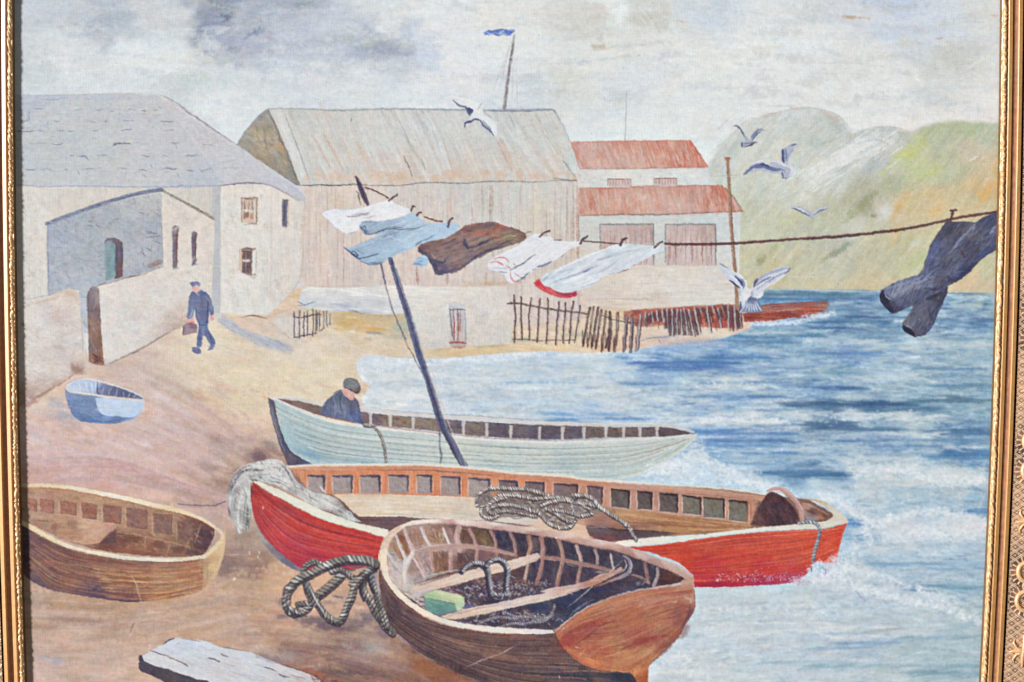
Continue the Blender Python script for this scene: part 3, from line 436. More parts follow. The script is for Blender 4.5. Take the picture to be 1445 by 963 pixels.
for v in [(365,645,22,12,.3,(122,100,104),.7),(380,630,14,14,.3,(140,120,120),.5),(345,668,26,7,.1,(140,116,106),.6),(312,680,16,8,.3,(150,118,104),.6),(296,660,18,6,.3,(150,128,128),.5),(310,620,20,5,.3,(150,130,130),.5),(330,690,20,8,.2,(150,124,110),.5),(180,660,36,5,.1,(204,150,148),.6),(225,672,24,3,.2,(206,152,150),.5),(150,640,30,5,.1,(208,192,192),.5),(60,662,30,4,.1,(184,140,136),.5),(235,565,40,5,.55,(214,206,200),.6),(205,626,14,3,.4,(224,216,212),.6),(250,545,40,5,.5,(188,164,150),.5),(270,520,30,4,.35,(226,208,170),.6),(330,540,50,4,.3,(222,208,170),.5),(222,545,26,4,.5,(176,156,146),.5),(260,600,30,4,.3,(180,162,156),.5),(100,600,20,8,.2,(178,162,160),.5),(120,626,18,6,.2,(176,160,158),.4),(78,566,14,5,.1,(170,172,182),.6),(100,585,22,5,.2,(160,164,178),.6),(52,612,14,8,0,(190,180,184),.5),
          (320,795,30,14,0,(134,116,112),.6),(345,760,20,20,.2,(150,132,128),.5),(330,810,40,6,.1,(132,108,104),.5),(360,822,40,4,.05,(204,176,142),.6),(400,835,30,4,0,(208,172,136),.5),(320,830,26,3,0,(196,162,132),.5),(330,850,40,5,0,(186,158,134),.4),(60,840,30,5,0,(196,176,158),.5),(90,848,40,2,.05,(206,186,166),.6),(110,875,60,4,.05,(150,122,110),.6),(60,884,30,4,0,(158,132,120),.5),(78,932,12,6,.1,(160,162,178),.6),(60,928,14,4,.1,(170,168,176),.5),(190,950,18,10,.1,(190,168,138),.5),(310,885,20,10,-.3,(196,172,142),.5),(400,880,40,5,.05,(196,152,132),.5),(420,905,40,4,.15,(160,126,116),.5),(440,950,30,6,.35,(164,110,92),.6),(400,925,30,8,.1,(176,164,164),.6),(372,925,14,5,.1,(140,128,134),.6),(500,910,40,8,.1,(124,106,108),.5),(530,915,24,7,.3,(182,176,174),.5),(500,950,60,6,.1,(104,88,90),.6),(590,945,16,8,.3,(160,106,76),.6),(460,870,16,5,0,(140,130,130),.5),(335,775,20,14,.4,(146,126,122),.4)]: blob(*v)
q = C[470 - Y0:, :640 - X0]; q0 = np.stack([blur(q[..., i], 3) for i in range(3)], -1); bx_, by_, bM = BM
wgt = np.zeros((CH, CW), np.float32); wgt[by_:by_ + bM.shape[0], bx_:bx_ + bM.shape[1]] = bM; wgt = wgt[470 - Y0:, :640 - X0] * (ID[470 - Y0:, :640 - X0] == BEACH)
q += (q0 - q) * (.6 * wgt)[..., None]
BP = [(214,176,150),(194,164,148),(222,202,182),(208,166,132),(180,152,140),(216,182,164)]
for _ in range(900):
    x, y = 36 + rng.random() * 500, 540 + rng.random() * 420
    if 30 < x < 520 and wgt[int(y) - 470, int(x - X0)] > .5: blob(x, y, 5 + rng.random() * 16, 1.4 + rng.random() * 3.4, (.35 if y < 720 else .02) + rng.normal() * .12, tuple(np.array(BP[rng.integers(0, 6)]) + rng.normal() * 6 - (14 if y > 880 and x > 400 else 0)), .16 + .2 * rng.random(), 1.1, sc=5)
CUR[0] = BEACH
L([(148,516),(175,505),(190,497),(215,484),(240,468),(262,456),(285,446)], 2, (150,140,136), .6); L([(185,499),(196,496)], 2.4, (110,110,120), .7)
L([(75,608),(90,602),(100,598)], 1, (222,214,210), .6); L([(184,892),(188,882),(192,878)], 1.4, (120,96,96), .6); L([(186,893),(183,900)], 1.5, (214,196,190), .6)
# sand and grass in front of the barn
for v in [(500,455,30,6,.05,(206,172,112),.6),(520,463,34,3,.12,(216,172,100),.7),(480,465,14,3,.1,(222,196,130),.6),(545,452,36,6,0,(196,180,146),.5),(495,468,8,2,.1,(228,228,224),.7),(567,462,18,12,0,(176,184,170),.6),(560,475,16,5,0,(176,180,160),.5),(528,470,14,2,.1,(130,134,140),.5),(520,478,8,2,.1,(160,160,156),.5),(620,492,26,3,0,(190,180,140),.5),(690,486,22,5,-.1,(170,176,140),.5),(640,500,40,4,-.05,(212,188,152),.5),(735,480,30,4,0,(168,176,150),.5),(810,472,26,3,0,(180,176,150),.5),(960,482,60,4,-.08,(202,178,168),.6),(935,475,30,3,-.05,(168,172,198),.6),(985,486,60,3,-.08,(182,186,210),.6),(1045,466,18,4,-.25,(216,180,156),.7),(1020,473,14,4,-.3,(220,214,200),.6)]: blob(*v)
# bluish shadow band of the path
PATH = P('painted_path_shadow', 'painted bluish grey shadow band on the path, curving past the walking man')
F(pm([(299,441),(310,441),(322,449),(345,463),(375,474),(405,484),(416,494),(410,498),(385,493),(360,486),(340,476),(322,464),(308,455)], soft=2),(184,184,192), .85, 6, .4)
HA(pm([(299,441),(310,441),(322,449),(345,463),(375,474),(405,484),(416,494),(385,493),(340,476),(308,455)]), 60, 14, 1.8, .45, [(166,168,184),(192,194,202)], .5)
# ---------------------------------------------------------------- barn
BARN = P('painted_barn', 'long painted plank barn with pale corrugated roof in the middle distance')
bw = pm([(424,258),(815,252),(818,404),(822,450),(716,462),(700,404),(424,407)], w=.3)
F(bw, [(440,300,(214,202,188)),(460,380,(212,198,184)),(500,400,(206,196,186)),(520,300,(213,205,193)),(600,280,(208,203,192)),(600,380,(212,200,188)),(680,280,(205,203,195)),(700,350,(206,201,190)),(760,300,(212,208,190)),(790,340,(208,202,188)),(740,400,(212,202,190)),(560,330,(214,204,194)),(480,270,(213,202,184)),(740,280,(204,206,200)),(800,290,(206,203,194)),(760,440,(212,198,184)),(800,440,(208,192,182))], 1, 5, 1.57, 26, 1.6, warp=6)
HA(bw, 1100, 30, 2.0, 1.57, [(216,206,196),(206,196,184),(210,198,186),(202,200,192),(218,212,200),(208,190,176)], .4, .03, 4)
for x in [436,446,452,463,474,482,497,508,516,530,545,558,570,588,597,612,625,632,641,655,668,681,690,695,708,722,735,745,752,766,772,783,790,798,806,811]:
    y0 = 262 + rng.random() * 60; y1 = y0 + 30 + rng.random() * 90; x += rng.normal() * 1.2
    L([(x, y0),(x + rng.normal(), min(402, y1))], .9 + rng.random() * 1.1, [(176,160,146),(186,164,146),(168,162,154),(190,150,126),(160,146,140)][rng.integers(0, 5)], .5, .6)
for (x, a, b, w, c, al) in [(485,330,405,1.6,(180,150,130),.7),(463,375,405,1.4,(186,156,136),.6),(590,380,402,3,(160,130,118),.6),(588,370,400,1.4,(150,110,100),.6),(694,262,300,5,(176,160,140),.6),(691,262,330,2,(160,140,124),.6),(680,262,285,3,(182,168,150),.6),(717,262,280,2.4,(176,166,150),.6),(734,262,290,2,(180,172,156),.5),(800,262,330,2,(170,144,124),.6),(809,262,350,2,(180,150,130),.6),(815,256,360,4,(200,158,134),.75),(817,258,402,1.6,(150,118,110),.6),(815,350,400,3,(206,172,150),.6),(478,275,300,12,(200,180,156),.35),(756,262,340,10,(222,212,178),.35),(655,262,360,6,(200,198,194),.5),(636,262,300,2,(190,168,150),.6),(631,385,402,4,(150,130,118),.5),(686,385,402,3,(180,140,100),.5),(748,410,450,3,(218,214,208),.6),(604,262,380,6,(214,206,196),.5),(770,300,400,4,(196,186,168),.5),(785,270,400,3,(190,180,164),.4)]:
    L([(x, a),(x, b)], w, c, al, .6)
for x0 in (444, 520, 690, 640, 560):
    for k in range(6): L([(x0 + k * 6, 402 - rng.random() * 4),(x0 + k * 6 + 1, 392 + rng.random() * 6)], 1, (176,156,140), .5)
L([(424,404),(480,404),(560,405),(640,404),(714,403)], 1.4, (190,172,150), .5)
blob(690,400,30,4,0,(204,170,130),.5)
S('roof', 'pale grey barn roof streaked with rust')
RF = pm([(377,153),(480,154),(560,153),(660,154),(780,153),(786,158),(806,202),(832,250),(820,254),(720,254),(600,257),(500,261),(422,263),(402,206)], w=.5)
F(RF, [(390,160,(200,200,194)),(420,220,(204,204,196)),(470,180,(204,203,196)),(480,240,(206,202,190)),(540,180,(206,206,201)),(560,240,(210,200,184)),(600,180,(204,206,204)),(640,200,(204,204,198)),(660,240,(208,199,182)),(700,180,(206,208,206)),(700,230,(206,202,190)),(760,190,(204,206,202)),(780,240,(208,200,184)),(810,240,(204,207,205)),(720,165,(202,205,205))], 1, 4, 1.12, 30, 2, warp=5)
RA = math.atan2(98, 42)
HA(RF, 620, 34, 2.6, lambda x, y: RA if x < 700 else RA - .08, [(212,212,208),(198,198,190),(206,204,194),(216,216,214),(202,196,182)], .36, .03, 4)
def rl(x, y, x2, y2, w, c, a=.6, rag=.5): L([(x, y),((x + x2) / 2 + 1, (y + y2) / 2),(x2, y2)], w, c, a, rag)
for v in [(392,158,430,255,9,(214,214,210),.7),(402,160,434,250,1.6,(150,156,176),.75),(426,225,436,255,1.2,(168,168,172),.5),(440,190,470,245,2.6,(196,168,136),.45),(458,192,484,240,4,(200,166,138),.6),(482,194,496,232,2.4,(204,174,144),.5),(500,195,512,225,2.4,(206,176,146),.5),(556,157,578,202,1.6,(140,146,158),.6),(560,176,600,240,2,(180,170,152),.6),(569,220,582,250,1.8,(120,118,122),.8),(578,158,606,215,9,(213,215,214),.6),(594,155,605,172,1.4,(140,146,160),.7),(594,225,600,240,1.6,(120,122,130),.7),(600,160,636,248,12,(216,218,218),.75),(606,170,622,220,2,(180,184,190),.5),(624,196,640,248,3,(202,178,152),.5),(706,195,722,240,8,(202,178,156),.6),(700,196,716,230,2,(170,150,134),.5),(716,158,728,186,1.4,(150,160,176),.6),(720,185,772,245,10,(213,215,212),.6),(754,158,768,190,1.6,(150,158,172),.7),(758,170,792,225,3,(220,218,196),.6),(770,190,790,222,2,(176,174,156),.6),(795,228,812,252,2,(120,124,136),.7),(560,160,570,200,7,(210,212,211),.5),(536,154,542,165,1.2,(150,150,160),.5),(680,160,712,200,6,(212,213,214),.5)]: rl(*v)
for _ in range(150):
    x, y = 395 + rng.random() * 420, 160 + rng.random() * 94
    if x > 380 + (y - 154) * .42 and x < 786 + (y - 154) * .4:
        l_ = 5 + rng.random() * 16; L([(x - l_ * .4, y - l_),(x + l_ * .4, y + l_ * .6)], 3 + rng.random() * 5, [(218,220,218),(190,192,188),(206,190,168),(214,214,206),(184,182,172)][rng.integers(0, 5)], .3, .7)
for x in range(430, 820, 9):
    x += rng.normal() * 4; h = 5 + rng.random() * 12; blob(x, 258 - h * .6 - (x - 430) * .012, 6 + rng.random() * 5, h * .55, 1.1, (212,186,156), .5, .9)
L([(374,158),(380,154),(420,154),(480,156),(560,154),(640,155),(700,156),(776,154),(782,158)], 2.4, (150,158,168), .75, .3)
L([(690,157),(740,157),(775,155),(783,158),(790,170)], 2.2, (120,134,160), .7, .3); L([(782,155),(790,168),(800,190),(806,202),(812,220),(824,243),(832,252)], 1.5, (168,172,178), .6); L([(814,226),(824,243),(828,250)], 2, (116,116,126), .8)
L([(422,262),(470,262),(500,261),(560,262),(600,258),(650,259),(700,256),(750,257),(790,255),(818,256),(830,251)], 1.8, (120,120,120), .7, .5)
L([(424,262),(450,261),(475,262),(500,260)], 1.8, (90,96,110), .7, .4); L([(780,252),(814,255),(836,252)], 1.6, (96,96,110), .6)
L([(496,168),(496,171)], 1.6, (60,50,50), .9)
S('gable', 'shaded brown gable end of the barn roof')
GB = F(pm(cr([(334,206),(340,194),(352,178),(364,165),(374,156)]) + [(379,154),(392,180),(402,205),(412,232),(424,262),(416,262),(395,250),(370,232),(348,214)]), [(350,195,(170,166,156)),(370,170,(160,158,152)),(380,200,(176,162,140)),(395,235,(158,150,134)),(360,190,(176,160,132)),(400,250,(150,146,136))], 1, 8, .9, 8, 3)
HA(GB, 160, 9, 1.8, .9, [(186,168,140),(150,142,130),(168,158,140),(140,136,132)], .4, .5)
L([(378,156),(388,176),(397,200),(404,212),(412,235),(420,256)], 3, (110,112,120), .6, .4); L([(372,180),(375,205)], 4, (130,130,134), .5); blob(396,208,8,5,.8,(196,160,124),.6)
L([(334,206),(342,192),(354,177),(366,163),(376,155)], 2.2, (150,158,168), .7)
# ---------------------------------------------------------------- flag mast behind the roof
FM = P('painted_flag_mast', 'thin painted mast with a small blue flag above the barn roof')
F(lm(Z3([(640,190),(630,260),(615,360),(598,480),(585,588)]), [2.2, 3.4, 4.2, 4.6, 5], .5),(150,144,146), .95, 6)
L(Z3([(640,195),(622,300),(600,470),(590,580)]), 1.2, (124,116,120), .7); L(Z3([(645,155),(641,190)]), 1, (190,192,196), .9)
for a, b in [((630,200),(520,505)),((628,210),(540,550)),((636,300),(625,570)),((650,330),(655,590)),((615,240),(560,440))]: L(Z3([a, b]), .9, (186,176,172), .6)
S('flag', 'small fluttering blue and white flag')
F(pm(Z3(cr([(470,180),(490,168),(520,165),(550,158),(580,158),(610,162),(640,166),(632,180),(610,198),(580,194),(550,198),(520,190),(490,192)], closed=True))),(120,146,204), .95, 12, 0, 4, 1.5)
HA(pm(Z3([(470,176),(640,160),(620,200),(480,194)])), 26, 8, 1.4, -.1, [(92,122,200),(170,186,220),(216,222,230),(84,110,190)], .7)
L([(679,47),(684,46)], 1, (150,160,190), .6)
P('painted_thin_mast', 'very thin grey painted mast behind the red roof')
F(lm([(883.5,132),(883.5,160),(882,198)], 1.8, .3),(190,190,188), .9, 3)
# ---------------------------------------------------------------- red roofed house
RH = P('painted_red_roofed_house', 'painted white house with two red roofs and plank doors beside the barn')
F(pm([(812,236),(998,234),(1006,262),(816,268)], w=.4), [(830,245,(214,212,205)),(900,245,(218,215,208)),(980,245,(216,216,212)),(995,255,(206,210,212))], 1, 5, 0, 12, 2)
HA(pm([(812,236),(998,234),(1004,262),(816,266)]), 160, 8, 1.6, .3, [(222,220,214),(204,200,194),(212,202,192)], .4, 1)
lw = pm([(818,300),(1040,296),(1043,300),(1043,430),(1000,432),(880,438),(830,440),(818,404)], w=.4)
F(lw, [(830,320,(206,205,198)),(900,308,(208,208,203)),(932,340,(206,207,203)),(1025,320,(204,208,208)),(1030,360,(210,210,205)),(850,390,(216,210,196)),(900,395,(222,214,198)),(960,390,(218,212,196)),(1020,390,(216,212,203)),(1030,420,(212,208,196)),(960,410,(216,213,204)),(900,420,(214,204,186)),(850,415,(216,206,190)),(860,430,(210,194,172)),(930,430,(210,196,176)),(1000,420,(213,210,201))], 1, 4, 0, 22, 2.4, warp=5)
HA(pm([(820,378),(1040,376),(1040,426),(880,434),(824,430)]), 260, 26, 2.2, 0, [(222,219,208),(208,200,186),(214,208,194)], .38, .08); HA(pm([(824,304),(1040,300),(1040,374),(824,380)]), 200, 10, 2, 1.5, [(210,210,206),(202,202,196)], .35, .5)
L([(820,424),(860,422),(905,423),(930,425)], 1.6, (186,168,146), .5); L([(905,421),(925,424)], 1, (150,140,140), .5); L([(870,372),(910,374),(950,377),(1010,374),(1040,376)], 1.4, (200,196,176), .6); L([(1042,300),(1042,340),(1042,400)], 1.4, (224,224,220), .7); L([(1030,300),(1034,380),(1036,430)], 3, (216,214,208), .5)
S('upper_roof', 'faded orange red upper roof')
U = F(pm([(805,200),(900,199),(975,198),(984,212),(999,236),(900,238),(817,239)], w=.5), [(815,210,(206,160,144)),(840,215,(204,172,158)),(880,205,(208,150,132)),(890,225,(206,176,162)),(930,205,(208,138,118)),(940,220,(210,156,136)),(965,215,(208,128,108)),(985,230,(208,140,122)),(830,230,(206,178,166))], 1, 7, 1.2, 10, 1.6)
HA(U, 420, 13, 1.7, 1.25, [(216,172,152),(212,192,182),(208,144,124),(204,176,164),(214,186,172)], .5, .12)
L([(805,201),(860,200),(920,199),(974,199)], 1.6, (200,126,110), .7); L([(975,199),(984,213),(999,236)], 2.2, (206,116,98), .7); L([(818,239),(900,238),(1000,236)], 1.4, (170,120,116), .7); L([(807,203),(812,218),(816,236)], 1.6, (198,130,114), .6)
S('lower_roof', 'faded red brown lower roof')
U = F(pm([(817,266),(900,264),(1018,261),(1028,270),(1049,299),(1000,301),(900,303),(818,305)], w=.5), [(825,280,(204,170,156)),(835,280,(200,130,110)),(850,290,(204,160,144)),(900,275,(204,158,140)),(920,295,(206,170,152)),(980,275,(202,150,136)),(1010,280,(196,120,104)),(1030,285,(200,140,122)),(960,295,(208,172,158))], 1, 6, 1.3, 12, 1.6)
HA(U, 480, 17, 1.7, 1.35, [(214,178,160),(210,190,176),(206,156,138),(202,170,156),(212,184,168)], .5, .1)
L([(834,270),(834,296)], 4, (200,118,98), .55, .5); L([(1016,264),(1022,296)], 4, (196,112,92), .6, .5); L([(1010,266),(1014,290)], 2, (190,110,92), .5)
L([(817,265),(860,266),(920,263),(1018,262)], 1.6, (176,112,98), .7); L([(818,305),(870,303),(940,303),(1000,300),(1049,298)], 1.6, (124,106,106), .8); L([(1018,262),(1030,272),(1049,298)], 1.4, (150,100,90), .7); L([(1028,272),(1042,296)], 2, (216,206,200), .5)
for _ in range(110):
    x, y = 812 + rng.random() * 222, (202 + rng.random() * 34) if rng.random() < .45 else (268 + rng.random() * 32)
    if x < 976 + (y - 200) * .45 or y > 266: blob(x, y, 3 + rng.random() * 7, 2 + rng.random() * 4, 1.3, [(218,190,176),(206,140,120),(196,164,150),(214,176,156)][rng.integers(0, 4)], .4, 1.1, sc=4)
for (a, b, c_, d) in [(858,253,890,265),(923,252,955,263)]:
    S('window', 'small high window under the upper red roof')
    F(pm([(a,b),(c_,b),(c_,d),(a+1,d)], w=.4),(206,190,180), 1, 6, 1.57, 6, 1.4)
    L([(a,b+10),(a,b),(c_,b),(c_,d)], 1.6, (150,100,92), .75, .4)
    for x in np.arange(a + 3, c_, 4.2): L([(x, b + 1),(x, d - 2)], 1.2, (176,130,120) if a < 900 else (164,104,96), .65)
for (a, b, c_, d) in [(848,317,922,375),(940,317,1010,375)]:
    S('plank_door', 'pinkish plank door in the lower wall')
    dm = F(pm([(a,b),(c_,b),(c_,d),(a,d)], w=.4), [(a+10,b+20,(200,184,176)),(c_-10,d-15,(206,192,184)),(c_-15,b+15,(190,170,162)),((a+c_)/2,b+30,(204,190,184))], 1, 5, 1.57, 16, 1.6)
    HA(dm, 90, 16, 1.6, 1.57, [(208,194,188),(196,178,170),(186,160,152)], .45, .03)
    for x in np.arange(a + 6, c_ - 2, 7.3): y0 = b + 3 + rng.random() * 10; L([(x + rng.normal(), y0),(x, min(d - 1, y0 + 22 + rng.random() * 40))], 1.3, (170,120,112), .6, .6)
    L([(a-1,d-4),(a-1,b),(c_,b-.5),(c_+1,d-2)], 2.2, (130,136,134), .75, .4); L([(c_,b+2),(c_,d)], 1.6, (120,116,116), .6)
for x in (944.0, 953, 977, 991, 1004): L([(x, 340),(x, 373)], 1.4, (160,106,100), .7, .5)
for x in (872.0, 905, 912, 895): L([(x, 345),(x, 372)], 1.3, (160,106,100), .7, .5)
# ---------------------------------------------------------------- cottage
CT = P('painted_slate_roofed_cottage', 'large painted cottage with pale slate roof on the left')
F(pm([(X0,262),(120,263),(236,262),(312,262),(312,450),(228,460),(X0,450)], w=.3), [(45,290,(212,210,198)),(100,280,(206,203,190)),(45,380,(211,209,200)),(150,275,(206,202,190)),(260,272,(206,203,190)),(290,290,(204,200,190))], 1, 4, 1.57, 10, 2)
F(pm([(306,262),(340,261),(370,260),(400,266),(430,283),(428,330),(426,380),(420,400),(408,416),(383,440),(378,445),(340,444),(308,441)], w=.6), [(320,290,(218,216,205)),(350,270,(218,213,200)),(360,330,(220,217,207)),(330,400,(220,217,208)),(360,430,(219,217,208)),(376,350,(217,214,203)),(395,300,(218,212,200)),(400,380,(214,210,198)),(415,350,(214,209,197)),(420,300,(212,208,196)),(400,420,(210,206,194))], 1, 4, 1.4, 12, 2.4)
HA(pm([(310,264),(380,262),(425,288),(420,390),(380,436),(312,438)]), 420, 9, 2, 1.3, [(224,221,212),(212,209,198),(218,213,202),(206,202,192)], .34, .7, 3)
HA(pm([(X0,265),(300,264),(300,300),(60,420),(X0,420)]), 200, 9, 2, 1.4, [(216,213,202),(204,200,188)], .34, .7, 3)
L([(383,264),(383,330),(382,400),(380,436)], 2, (206,196,180), .6, .5); L([(377,262),(380,330),(380,420)], 1.3, (224,220,210), .6)
L([(430,284),(428,330),(426,380),(420,400),(409,415)], 2.2, (196,172,150), .6, .5); L([(427,300),(424,360)], 2, (204,176,150), .5)
F(pm(cr([(300,262),(299,300),(298,340),(298,380),(299,441)]) + cr([(311,442),(311,400),(311,350),(311,300),(312,262)]), w=.6), [(305,280,(186,186,188)),(305,350,(190,190,192)),(305,430,(186,186,192))], .92, 4, 1.57)
L([(383,444),(400,440),(420,432)], 1.6, (190,170,150), .6); L([(344,446),(360,446),(377,449)], 1.5, (140,112,90), .6); L([(320,436),(340,442),(378,444)], 1.6, (224,224,216), .6)
S('roof', 'pale blue grey slate roof with scratched joint lines')
R1 = F(pm([(X0,134),(60,134),(120,133),(190,133),(226,135),(246,155),(290,222),(322,262),(240,262),(120,264),(X0,263)], w=.5), [(40,145,(185,189,199)),(120,150,(191,194,197)),(200,145,(193,193,196)),(60,180,(191,194,197)),(150,180,(193,195,197)),(220,180,(195,195,199)),(60,230,(190,194,198)),(150,220,(192,195,196)),(240,230,(195,194,198)),(290,250,(189,192,200)),(60,255,(195,195,196)),(200,255,(196,196,198))], 1, 3, 0, 18, 2.4, warp=4)
R2 = F(pm([(222,134),(236,137),(250,148),(270,158),(300,180),(330,202),(358,222),(395,246),(420,265),(432,280),(431,284),(422,283),(400,272),(382,263),(366,260),(320,262),(300,240),(262,186)], w=.5), [(240,150,(199,195,197)),(270,180,(199,197,200)),(310,210,(201,199,203)),(350,240,(200,198,202)),(400,262,(197,195,203)),(425,280,(195,193,203)),(330,255,(197,196,200)),(300,235,(195,195,201))], 1, 3, .6, 14, 2.4)
HA(R1, 420, 12, 2.2, 0, [(200,202,205),(184,188,196),(196,193,196),(190,195,198)], .3, .4, 3); HA(R2, 240, 12, 2.2, .6, [(210,207,210),(190,188,194),(200,196,199)], .34, .5, 3)
L([(X0,137),(30,137),(60,138),(100,138),(150,139),(220,139)], 5, (184,190,205), .6, .5); L([(30,134),(60,135),(130,133),(200,132),(225,134)], 1.2, (170,166,162), .6); L([(48,138),(70,141),(96,138)], 1.6, (160,168,192), .7)
L([(225,134),(238,139),(256,150),(262,156),(280,168),(300,182),(318,194),(336,206)], 1.3, (130,124,122), .75, .3); L([(214,132),(226,136),(240,146)], 1.6, (226,226,226), .6); L([(246,148),(262,160),(300,186)], 2, (220,218,220), .5)
L([(246,165),(262,185),(290,218),(302,240)], 1.6, (184,184,196), .6, .6); L([(250,168),(300,232)], 2.4, (216,215,218), .4); L([(290,225),(298,238),(304,244)], 3, (170,178,196), .6)
L([(396,248),(416,262),(430,276),(432,284)], 2, (214,212,220), .6)
def jt(pts, c=(140,148,172), w=1.2, a=.7): L(pts, w, c, a, .45, tex=8)
for y, segs in {155: [(25,33),(48,62),(104,118),(136,145),(156,160),(180,192),(200,206),(216,224)], 171: [(30,43),(72,84),(118,138),(146,152),(172,190),(206,215),(226,248)], 185: [(20,50),(52,62),(80,92),(96,106),(130,140),(170,186),(230,248)], 202: [(40,68),(72,90),(158,170),(176,186),(188,198),(242,254),(285,300)], 221: [(98,104),(112,124),(136,152),(200,212),(228,238),(262,280)], 240: [(36,52),(56,76),(90,96),(116,134),(165,180),(195,208),(230,252),(262,274),(280,298)]}.items():
    for a, b in segs: yy = y + rng.normal() * .8; jt([(a, yy),((a + b) / 2, yy + rng.normal() * .8),(b, yy + rng.normal() * .8)],[(116,124,156),(140,136,146),(96,102,130)][rng.integers(0, 3)])
for _ in range(70):
    x, y = 32 + rng.random() * 250, 146 + 16 * rng.integers(0, 7) + rng.normal() * 2
    if x < 215 + (y - 134) * .5: L([(x, y),(x + 3 + rng.random() * 9, y + rng.normal())], 1, (150,154,170), .45, .5); L([(x, y),(x + rng.normal(), y + 5 + rng.random() * 6)], 1, (160,162,176), .35, .5)
for (x, y, dx, dy) in [(41,158,1,12),(38,160,2,10),(68,170,-1,6),(94,160,1,3),(195,144,3,5),(223,148,5,6),(215,178,2,3),(247,202,3,9),(108,220,16,2),(122,222,4,4),(189,222,0,5),(227,236,-2,5),(212,232,3,6),(250,243,3,10),(178,243,-2,8),(110,240,2,8),(200,246,8,6),(282,240,6,3),(265,222,2,4)]: jt([(x, y),(x + dx, y + dy)], w=1.4)
jt([(160,204),(168,203),(176,203),(184,203)], (90,100,110), 1.8, .8); jt([(158,206),(164,204)], (90,100,110), 1.6); jt([(112,220),(120,221),(125,226)], (110,124,155), 1.4)
for v in [(260,182,272,178),(270,200,292,196),(262,174,275,172),(300,222,330,220),(305,232,340,224),(318,238,350,236),(290,205,320,198),(330,244,345,243),(350,228,362,226),(255,160,262,158),(300,240,330,236),(340,212,350,210)]: jt([v[:2], v[2:]], (176,166,172), 1, .5)
blob(158,200,8,5,0,(206,204,178),.4); blob(181,198,6,4,0,(206,202,172),.4)
L([(X0,262),(28,262),(40,262),(60,264),(90,263),(130,263),(180,264),(236,264),(262,262),(290,263),(310,262),(330,260),(345,259),(372,260)], 1.6, (150,160,190), .8, .4); L([(205,263),(262,264),(300,262)], 2, (150,164,200), .6); L([(310,262),(330,260),(350,258),(375,260)], 1.6, (110,100,110), .7); L([(370,259),(384,263),(400,271),(415,280),(424,284)], 1.8, (150,144,160), .7)
L([(60,265),(80,265),(120,265)], 1.4, (226,226,226), .6)
def win(pts, body, label):
    S('window', label); F(pm(pts, w=.4), body, 1, 6, 0, 4, 2)
win([(341,280),(363,279),(362,317),(341,314)], (204,186,168), 'upper window of the cottage with two lit panes')
L([(341,314),(341,280),(363,279),(362,316),(345,317)], 2, (150,126,110), .8, .4); L([(345,284),(345,310)], 2.2, (138,116,104), .8); L([(351,284),(351,300)], 1.2, (140,120,110), .8); L([(356,283),(357,302)], 2, (140,116,100), .8); L([(343,297),(358,298)], 3.4, (226,222,214), .8); L([(345,281),(360,281)], 1.6, (110,100,110), .7); F(pm([(346,301),(351,299),(351,308),(346,308)], w=0),(160,130,112), .9, idd=False); F(pm([(353,303),(358,301),(358,309),(353,309)], w=0),(190,150,120), .9, idd=False); L([(360,284),(360,312)], 2.2, (220,216,206), .8); L([(346,303),(350,300)], 1.6, (110,94,90), .7)
win([(341,351),(361,350),(361,389),(350,389),(341,384)], (170,148,136), 'lower window of the cottage with one white shutter')
L([(339,384),(339,350)], 4, (204,172,146), .7); L([(342,352),(348,350),(356,352)], 2.4, (110,100,104), .8); F(pm([(342,354),(354,354),(353,366),(342,366)], w=.3),(124,106,104), .9, 10, idd=False); F(pm([(342,371),(353,370),(353,386),(342,385)], w=.3),(120,100,100), .9, 10, idd=False); L([(342,368),(354,368)], 3, (222,216,208), .8); L([(347,354),(347,385)], 1.2, (196,182,172), .7)
F(pm([(356,355),(361,352),(361,386),(356,388)], w=.3),(222,219,212), .95, 3, idd=False); L([(354.5,353),(354,388)], 1.4, (90,80,84), .8); L([(361.5,352),(361,386)], 1.2, (176,150,132), .7); L([(350,388),(358,392),(364,388)], 2.4, (196,170,150), .6); L([(334,384),(338,372),(340,352)], 3, (208,180,156), .5); L([(342,392),(354,396),(364,398)], 2, (228,226,218), .5)
win([(398,282),(406,282),(405,320),(398,320)], (122,124,136), 'narrow dark window in the rounded end wall')
L([(402,282),(401,318)], 2.2, (96,98,116), .7); L([(407,284),(406,318)], 2.6, (204,180,158), .7); L([(399,281),(408,283)], 1.4, (110,100,110), .7); L([(398,318),(404,322)], 2.4, (186,160,140), .7)
# ---------------------------------------------------------------- outbuilding
OB = P('painted_outbuilding', 'low painted grey and cream outbuilding with a dark roof edge and teal door')
g = F(pm([(67,314),(120,296),(180,280),(228,272),(230,300),(231,378),(200,388),(138,404),(132,408),(125,470),(114,470),(112,410),(100,408),(68,417)], w=.5), [(80,330,(170,176,190)),(100,360,(172,177,187)),(90,400,(174,179,190)),(150,300,(170,174,182)),(180,290,(184,186,189)),(215,285,(186,186,186)),(210,320,(170,174,184)),(130,350,(168,174,182)),(200,360,(178,180,188)),(120,395,(176,181,189)),(118,430,(186,190,198)),(190,330,(172,175,184)),(220,370,(176,180,188))], 1, 5, .3, 10, 3, warp=4)
HA(g, 620, 7, 2, .4, [(180,183,188),(146,152,164),(166,170,178),(156,154,158),(190,192,194)], .42, 1, 4)
for v in [(125,314,134,311),(122,318,132,320),(136,318,142,322),(160,310,168,308),(206,326,222,330),(206,335,226,334),(214,340,228,344),(205,330,215,328),(196,300,204,302),(206,350,214,355),(200,356,206,362),(218,300,226,306),(216,375,228,372)]: jt([v[:2], v[2:]], (110,112,126), 1.4, .6)
